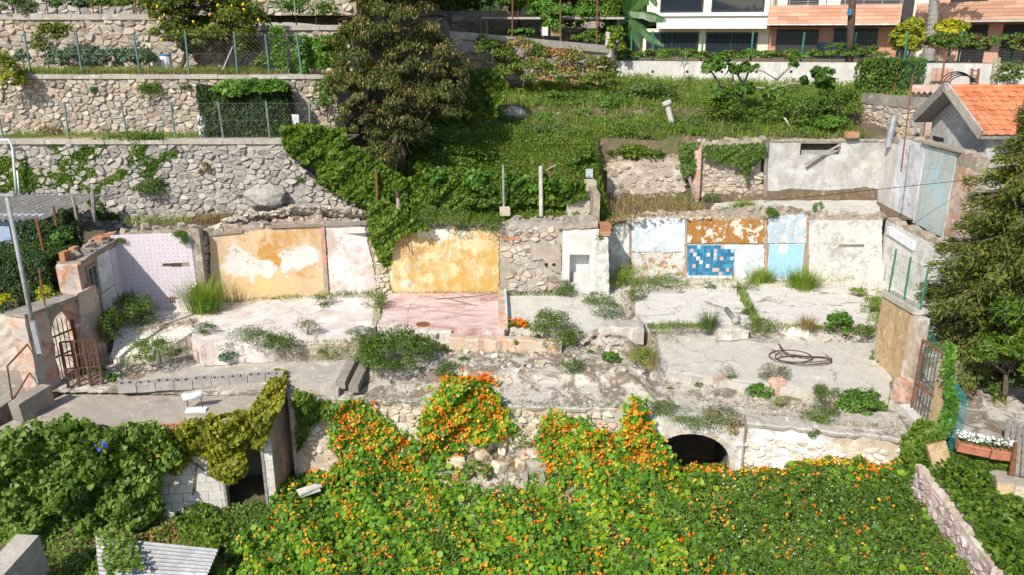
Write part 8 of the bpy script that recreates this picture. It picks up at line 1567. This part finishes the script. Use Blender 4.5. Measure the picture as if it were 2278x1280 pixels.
P, N = blanket(80000, -6.2, 8.0, 9.6, lambda x, y: ~bare(x, y) & (rng.random(len(x)) > rightw(x, y)*.72) & ~lefty(x, y) & (rng.random(len(x)) < .72+.45*vnoise(x, y, 2.1, 25)))
G1 = (leaves(P, N, .085, 'round', .45), 0)
k = rng.random(len(P)) < .06; G1b = (leaves(P[k]+N[k]*.05, N[k], .12, 'round', .4), 0)
fsolo('nasturtium_leaves', [G1, G1b], [M['nast']], None, kind='stuff')
P2_, N2_ = blanket(170000, -5.8, 8.0, 9.6, lambda x, y: ~bare(x, y) & (rng.random(len(x)) < .12+.88*rightw(x, y)+.25*(vnoise(x, y, 1.0, 30) > .45)) & ~lefty(x, y), dep=.10); P2_[:, 2] += .03
fsolo('garden_weeds', [(leaves(P2_, N2_, .066, 'rhomb', .8), 0)], [M['weed']], None, kind='stuff')
P, N = blanket(5200, -5.0, 8.0, 9.8, lambda x, y: ~bare(x, y) & ~lefty(x, y) & (vnoise(x, y, 1.1, 33) > .1), dep=.04); A, B = blades(P-[0, 0, .05], .22, .012, .7); fsolo('garden_grass', [(A, 0), (B, 0)], [M['grass']], None, kind='stuff')
P, N = blanket(9000, -5.0, 8.0, 9.8, lambda x, y: ~bare(x, y) & ~lefty(x, y) & (vnoise(x, y, .9, 23) > .25), dep=.03); P = P+N*.04; fsolo('yellow_green_weeds', [(leaves(P, N, .06, 'rhomb', .7), 0)], [M['bright']], None, kind='stuff')
def flowers(P, N, n_each, s):
    q = np.repeat(P, n_each, 0)+rng.normal(size=(len(P)*n_each, 3))*.022; return leaves(q, np.repeat(N, n_each, 0), s, 'petal', .35)
def bloom(n, dens, mixw, lift=.055):
    P, N = blanket(n, -5.6, 8.0, 9.8, dens, dep=.03); P = P+N*lift; o = rng.random(len(P)) < mixw(P[:, 0], P[:, 1]); return P, N, o
dens = lambda x, y: ~bare(x, y) & ~lefty(x, y) & (rng.random(len(x)) < np.clip(.16+.42*vnoise(x, y, 2.4, 17)+.32*vnoise(x, y, 6, 3)+.45*np.exp(-(CYF(x)-y)/.35), .02, 1)*(1-.55*rightw(x, y)))
P, N, o = bloom(11500, dens, lambda x, y: .50+.35*vnoise(x, y, 1.5, 28))
fsolo('nasturtium_flowers', [(flowers(P[o], N[o], 2, .048), 0), (flowers(P[~o], N[~o], 2, .046), 1)], [M['fl_orange'], M['fl_yellow']], None, kind='stuff')
# nasturtiums climbing the front wall
cl = [(PF1, [(930, 1000), (945, 940), (960, 890), (985, 850), (1030, 846), (1085, 856), (1110, 880), (1122, 920), (1150, 955), (1100, 965), (1040, 975), (1000, 1000)], 3600, .42, 3), (PF1, [(752, 900), (775, 885), (805, 888), (860, 930), (900, 960), (935, 990), (935, 1040), (765, 1040), (740, 960)], 2700, .32, 8), (PF1, [(1200, 1010), (1208, 925), (1240, 920), (1285, 928), (1330, 950), (1385, 985), (1400, 1030), (1210, 1040)], 2600, .34, 5), (PF2, [(1385, 1030), (1385, 960), (1400, 890), (1425, 876), (1442, 905), (1440, 940), (1470, 985), (1500, 1010), (1510, 1040)], 1900, .34, 6)]
gs, fo, fy = [], [], []
for pl, px, n, b, k in cl:
    P, N = onplane(pl, px, n, b, k, soft=.07); gs.append((leaves(P, N, .085, 'round', .45), 0)); P, N = onplane(pl, px, int(n*.13), b+.04, k, soft=.09); P = P+N*.05; o = rng.random(len(P)) < .62; fo.append((flowers(P[o], N[o], 2, .052), 1)); fy.append((flowers(P[~o], N[~o], 2, .05), 2))
q = psample([(975, 862), (1000, 846), (1090, 850), (1110, 870), (1040, 872)], 420); PT = np.array([PZ(u, v, -.74) for u, v in q])+np.stack([np.zeros(420), np.zeros(420), rng.uniform(0, .22, 420)], 1); gs.append((leaves(PT, up3(PT), .08, 'round', .5), 0)); fo.append((flowers(PT[:180]+[0, 0, .05], up3(PT[:180]), 2, .07), 1))
t = thing('climbing_nasturtium', 'orange nasturtiums climbing the cream rubble front wall', 'flowers', PF1.w((2.5, -2.4))); fpart('foliage', gs, [M['nast']], t, kind='stuff'); fpart('blossoms', fo+fy, [M['nast'], M['fl_orange'], M['fl_yellow']], t, kind='stuff')
p = PZ(1150, 728, -.04); a_ = [PZ(1130+rng.random()*45, 720+rng.random()*10, .0)+[0, 0, rng.random()*.12] for _ in range(170)]; P = np.array(a_); fsolo('nasturtium_plant', [(leaves(P, up3(P), .07, 'round', .5), 0), (flowers(P[:26]+[0, -.03, .06], up3(P[:26]), 2, .07), 1)], [M['nast'], M['fl_orange']], 'small nasturtium with orange flowers beside the low partition stub', 'flowers')
# clearing: dry stems
q = np.stack([rng.normal(-.35, .6, 900), rng.normal(14.45, .22, 900)], 1); P = np.stack([q[:, 0], q[:, 1], clear_z(q[:, 0], q[:, 1])], 1); A, B = blades(P, .16, .012, .9); fsolo('dry_stems', [(A, 0), (B, 0)], [M['grass_dry']], None, kind='stuff')
weed('low green tangle between the flower bed stones', 1060, 1050, -2.05, 60, 26, 420, 'bright', 'round', .07, mixm='grass_dry', mw=.3)
weed('tangle of green stems right of the upright cream stones', 1175, 990, -1.75, 80, 50, 900, 'weed_gr', 'lance', .06); P, N = blanket(420, 4.0, 6.4, 11.2, lambda x, y: vnoise(x, y, 2, 4) > .1, dep=.03); P = P+N*.09
fsolo('white_speckled_weeds', [(leaves(P, N, .024, 'petal', .5), 0)], [M['white_fl']], None, kind='stuff')
# lower left yard: ivy, brambles, dead leaves
def yard(n, px, z, h, size, mt, shape='rhomb', name='yard_weeds'):
    q = psample(px, n); P = np.array([PZ(u, v, z) for u, v in q]); P[:, 2] = garden_z(P[:, 0], P[:, 1])+np.clip(.08+h*(.5+.5*vnoise(P[:, 0], P[:, 1], 2.2, 9)), 0, 9)*rng.uniform(.4, 1, n); return fsolo(name, [(leaves(P, up3(P), size, shape, .7), 0)], [M[mt]], None, kind='stuff')
yard(4200, [(-60, 1120), (370, 1130), (480, 1190), (500, 1330), (420, 1330), (440, 1215), (250, 1190), (200, 1200), (180, 1330), (80, 1330), (80, 1190), (-60, 1190)], -2.8, .18, .08, 'glory'); yard(2600, [(150, 1160), (480, 1140), (500, 1210), (230, 1190)], -2.8, .10, .07, 'loquat_br', name='dead_leaves'); yard(2600, [(380, 1100), (470, 1130), (520, 1180), (480, 1230), (400, 1190)], -2.8, .30, .085, 'ivy', 'ivy', 'yard_ivy'); yard(2200, [(200, 1200), (330, 1220), (360, 1330), (60, 1330), (120, 1250)], -2.75, .30, .10, 'glory', 'ivy', 'yard_ivy'); yard(1800, [(490, 1130), (600, 1120), (600, 1180), (500, 1240)], -2.8, .2, .075, 'weed'); q = psample([(215, 1190), (300, 1200), (320, 1270), (240, 1290)], 380); P = np.array([PZ(u, v, -2.50) for u, v in q])+[0, 0, .03]; P[:, 2] += rng.random(len(P))*.12; fsolo('yard_ivy', [(leaves(P, up3(P), .09, 'ivy', .6), 0)], [M['glory']], None, kind='stuff'); yard(900, [(270, 1200), (400, 1215), (420, 1270), (300, 1250)], -2.6, .1, .07, 'ivy_mid', 'ivy', 'yard_ivy')
yard(5000, [(620, 940), (690, 940), (760, 1000), (770, 1100), (640, 1140), (640, 1000)], -2.8, .25, .08, 'weed', 'round', 'yard_weeds')
climber('ivy', 'ivy hanging over the corner right of the outbuilding', 'ivy', [(PF1, [(655, 862), (690, 872), (705, 890), (735, 890), (760, 905), (752, 930), (715, 925), (690, 950), (668, 1000)], 1300, .22, 9, 0)], [M['ivy']], 'ivy', .085)
# ------------------------------------------------------------------ right side: ivy slope, vines, spruce, citrus
def rz(x, y): return -1.25-.16*(13.3-np.asarray(y))-.02*(np.asarray(x)-8)+.06*vnoise(x, y, 2, 4)
field('ivy_slope_ground', 8.1, 14, 8.0, 13.2, .2, rz, M['soil'])
def slope_ivy(n, keep, size, h, mt, nm, shape='ivy'):
    x = rng.uniform(7.66, 13, n); y = rng.uniform(8.8, 13.6, n); k = keep(x, y); x, y = x[k], y[k]; P = np.stack([x, y, rz(x, y)+(.12+h*(.5+.5*vnoise(x, y, 1.8, 7)))*rng.uniform(.5, 1, len(x))], 1); fsolo(nm, [(leaves(P, up3(P), size, shape, .55), 0)], [M[mt]], None, kind='stuff')
hcl = lambda x, y: ~((x > 9.6+.0*y) & (y > 11.2) & (y < 12.3) & (x > 10))
slope_ivy(20000, lambda x, y: hcl(x, y), .095, .28, 'ivy', 'slope_ivy'); slope_ivy(1500, lambda x, y: hcl(x, y) & (vnoise(x, y, 2, 3) > .2), .07, .34, 'bright', 'slope_ivy')
PIv = Plane(PY(2010, 1000, 13.3)*[1,1,0], PY(2320, 1000, 12.8)*[1,1,0])
climber('ivy', 'ivy spilling over the ledge below the planters and the mesh gate', 'ivy', [(PIv, [(2110, 1000), (2210, 1010), (2240, 1030), (2210, 1090), (2170, 1090), (2140, 1110), (2100, 1060)], 2600, .25, 3, 0), (PIv, [(2000, 975), (2040, 930), (2080, 940), (2090, 980), (2075, 1050), (2060, 1100), (2020, 1080), (2010, 1020)], 1700, .28, 6, 0), (PIv, [(2040, 1060), (2080, 1050), (2110, 1090), (2100, 1120), (2060, 1110)], 500, .2, 2, 0)], [M['ivy']], 'ivy', .085)
weed('grey leaved shrub at the right end of the limewashed front wall', 2010, 1015, -1.5, 50, 64, 700, 'weed_gr', 'lance', .055)
climber('vine', 'light green vine twining up the teal net pole', 'vine', [(Plane(PY(2090, 900, 13.25)*[1,1,0], PY(2140, 900, 13.2)*[1,1,0]), [(2100, 760), (2122, 770), (2118, 850), (2128, 900), (2110, 960), (2090, 1000), (2084, 960), (2100, 880), (2092, 820)], 700, .14, 2, 0)], [M['bright']], 'ivy', .075)
def spruce(label, x, y, zb, H, Rm, whorls, nb, mats):
    t = thing('spruce_tree', label, 'tree', (x, y, zb)); m = MB(); m.tube([(x, y, zb), (x, y, zb+H*.5), (x, y, zb+H)], [.14, .09, .02], 8); part('trunk', m, M['bark'], t, smooth=True, fix=False); bm = MB(); PA, NA, DA, PD, DD = [], [], [], [], []
    for wv in range(whorls):
        f = wv/(whorls-1); z = zb+.35+(H-.45)*f+rng.normal()*.06; L0 = Rm*(1-f)**.8*(.62+.55*rng.random())+.12
        for j in range(nb):
            a = 2*math.pi*(j+rng.random()*.8)/nb; L = L0*rng.uniform(.72, 1.12); d = np.array([math.cos(a), math.sin(a), 0]); s = np.linspace(0, 1, 7)
            zj = rng.normal()*.10; C_ = np.array([x, y, z+zj])+d*(s*L)[:, None]+np.array([0, 0, 1])*((.10*s-.42*s**1.6+.16*s**4)*L)[:, None]; bm.tube(C_, np.linspace(.022, .005, 7), 4, 0, False)
            n = int(230*L); q = rng.uniform(.12, 1.0, n); base = np.stack([np.interp(q, s, C_[:, i]) for i in range(3)], 1); side = np.cross(d, [0, 0, 1.0]); off = rng.uniform(-1, 1, n)*(.07+.26*(1-q)*L*.55+.04)
            P = base+side*off[:, None]+d*(np.abs(off)*.55)[:, None]-np.array([0, 0, 1])*(np.abs(off)*.45+np.abs(rng.normal(size=n))*.13)[:, None]; dr = d*.8+side*np.sign(off)[:, None]*.6-np.array([0, 0, .45]); PA.append(P); DA.append(dr)
            k = rng.random(n) < .10*(1-q); PD.append(base[k]-[0, 0, .12]); DD.append(np.tile([0, 0, -1.0], (k.sum(), 1)))
    P, D = np.concatenate(PA), np.concatenate(DA); part('boughs', bm, M['twig'], t, fix=False, kind='stuff')
    P1_, D1_ = np.concatenate(PD), np.concatenate(DD); fpart('needles', [(leaves(P, up3(P), .125, 'lance', .8, droop=D), 0), (leaves(P1_, np.tile([0, -1.0, 0], (len(P1_), 1)), .16, 'needle', .6, droop=D1_), 1)], mats, t, kind='stuff'); return t
sx, sy = PY(2252, 600, 16.0)[0], 16.0
spruce('tall dark spruce with drooping olive boughs at the right edge', sx, sy, -.5, 6.2, 2.3, 30, 8, [M['spruce'], M['spruce_dead']])
tree('citrus_tree', 'bright citrus tree below the spruce at the right edge', PY(2235, 870, 14.6), [bl(2262, 700, 14.4, 60, 48), bl(2225, 770, 14.3, 62, 40), bl(2268, 800, 14.2, 50, 50), bl(2180, 790, 14.2, 34, 22), bl(2300, 740, 14.4, 50, 60)], 5200, [M['citrus']], 'lance', .12, .06, k=20, cr=.34)
tree('shade_shrub', 'dark shrub filling the shade under the citrus tree', PY(2240, 900, 15.2), [bl(2250, 850, 15.0, 60, 40), bl(2170, 840, 15.3, 30, 40)], 1600, [M['hedge']], 'rhomb', .10, .05, cat='shrub')
# things far behind: wooded slope
hx = rng.uniform(-110, 130, 26000); hy_ = rng.uniform(56, 200, 26000); P = np.stack([hx, hy_, hill(hx, hy_)+rng.uniform(.3, 3.5, 26000)], 1); fsolo('far_woodland', [(leaves(P, up3(P), 2.4, 'ivy', .8), 0)], [M['hedge']], None, kind='stuff')
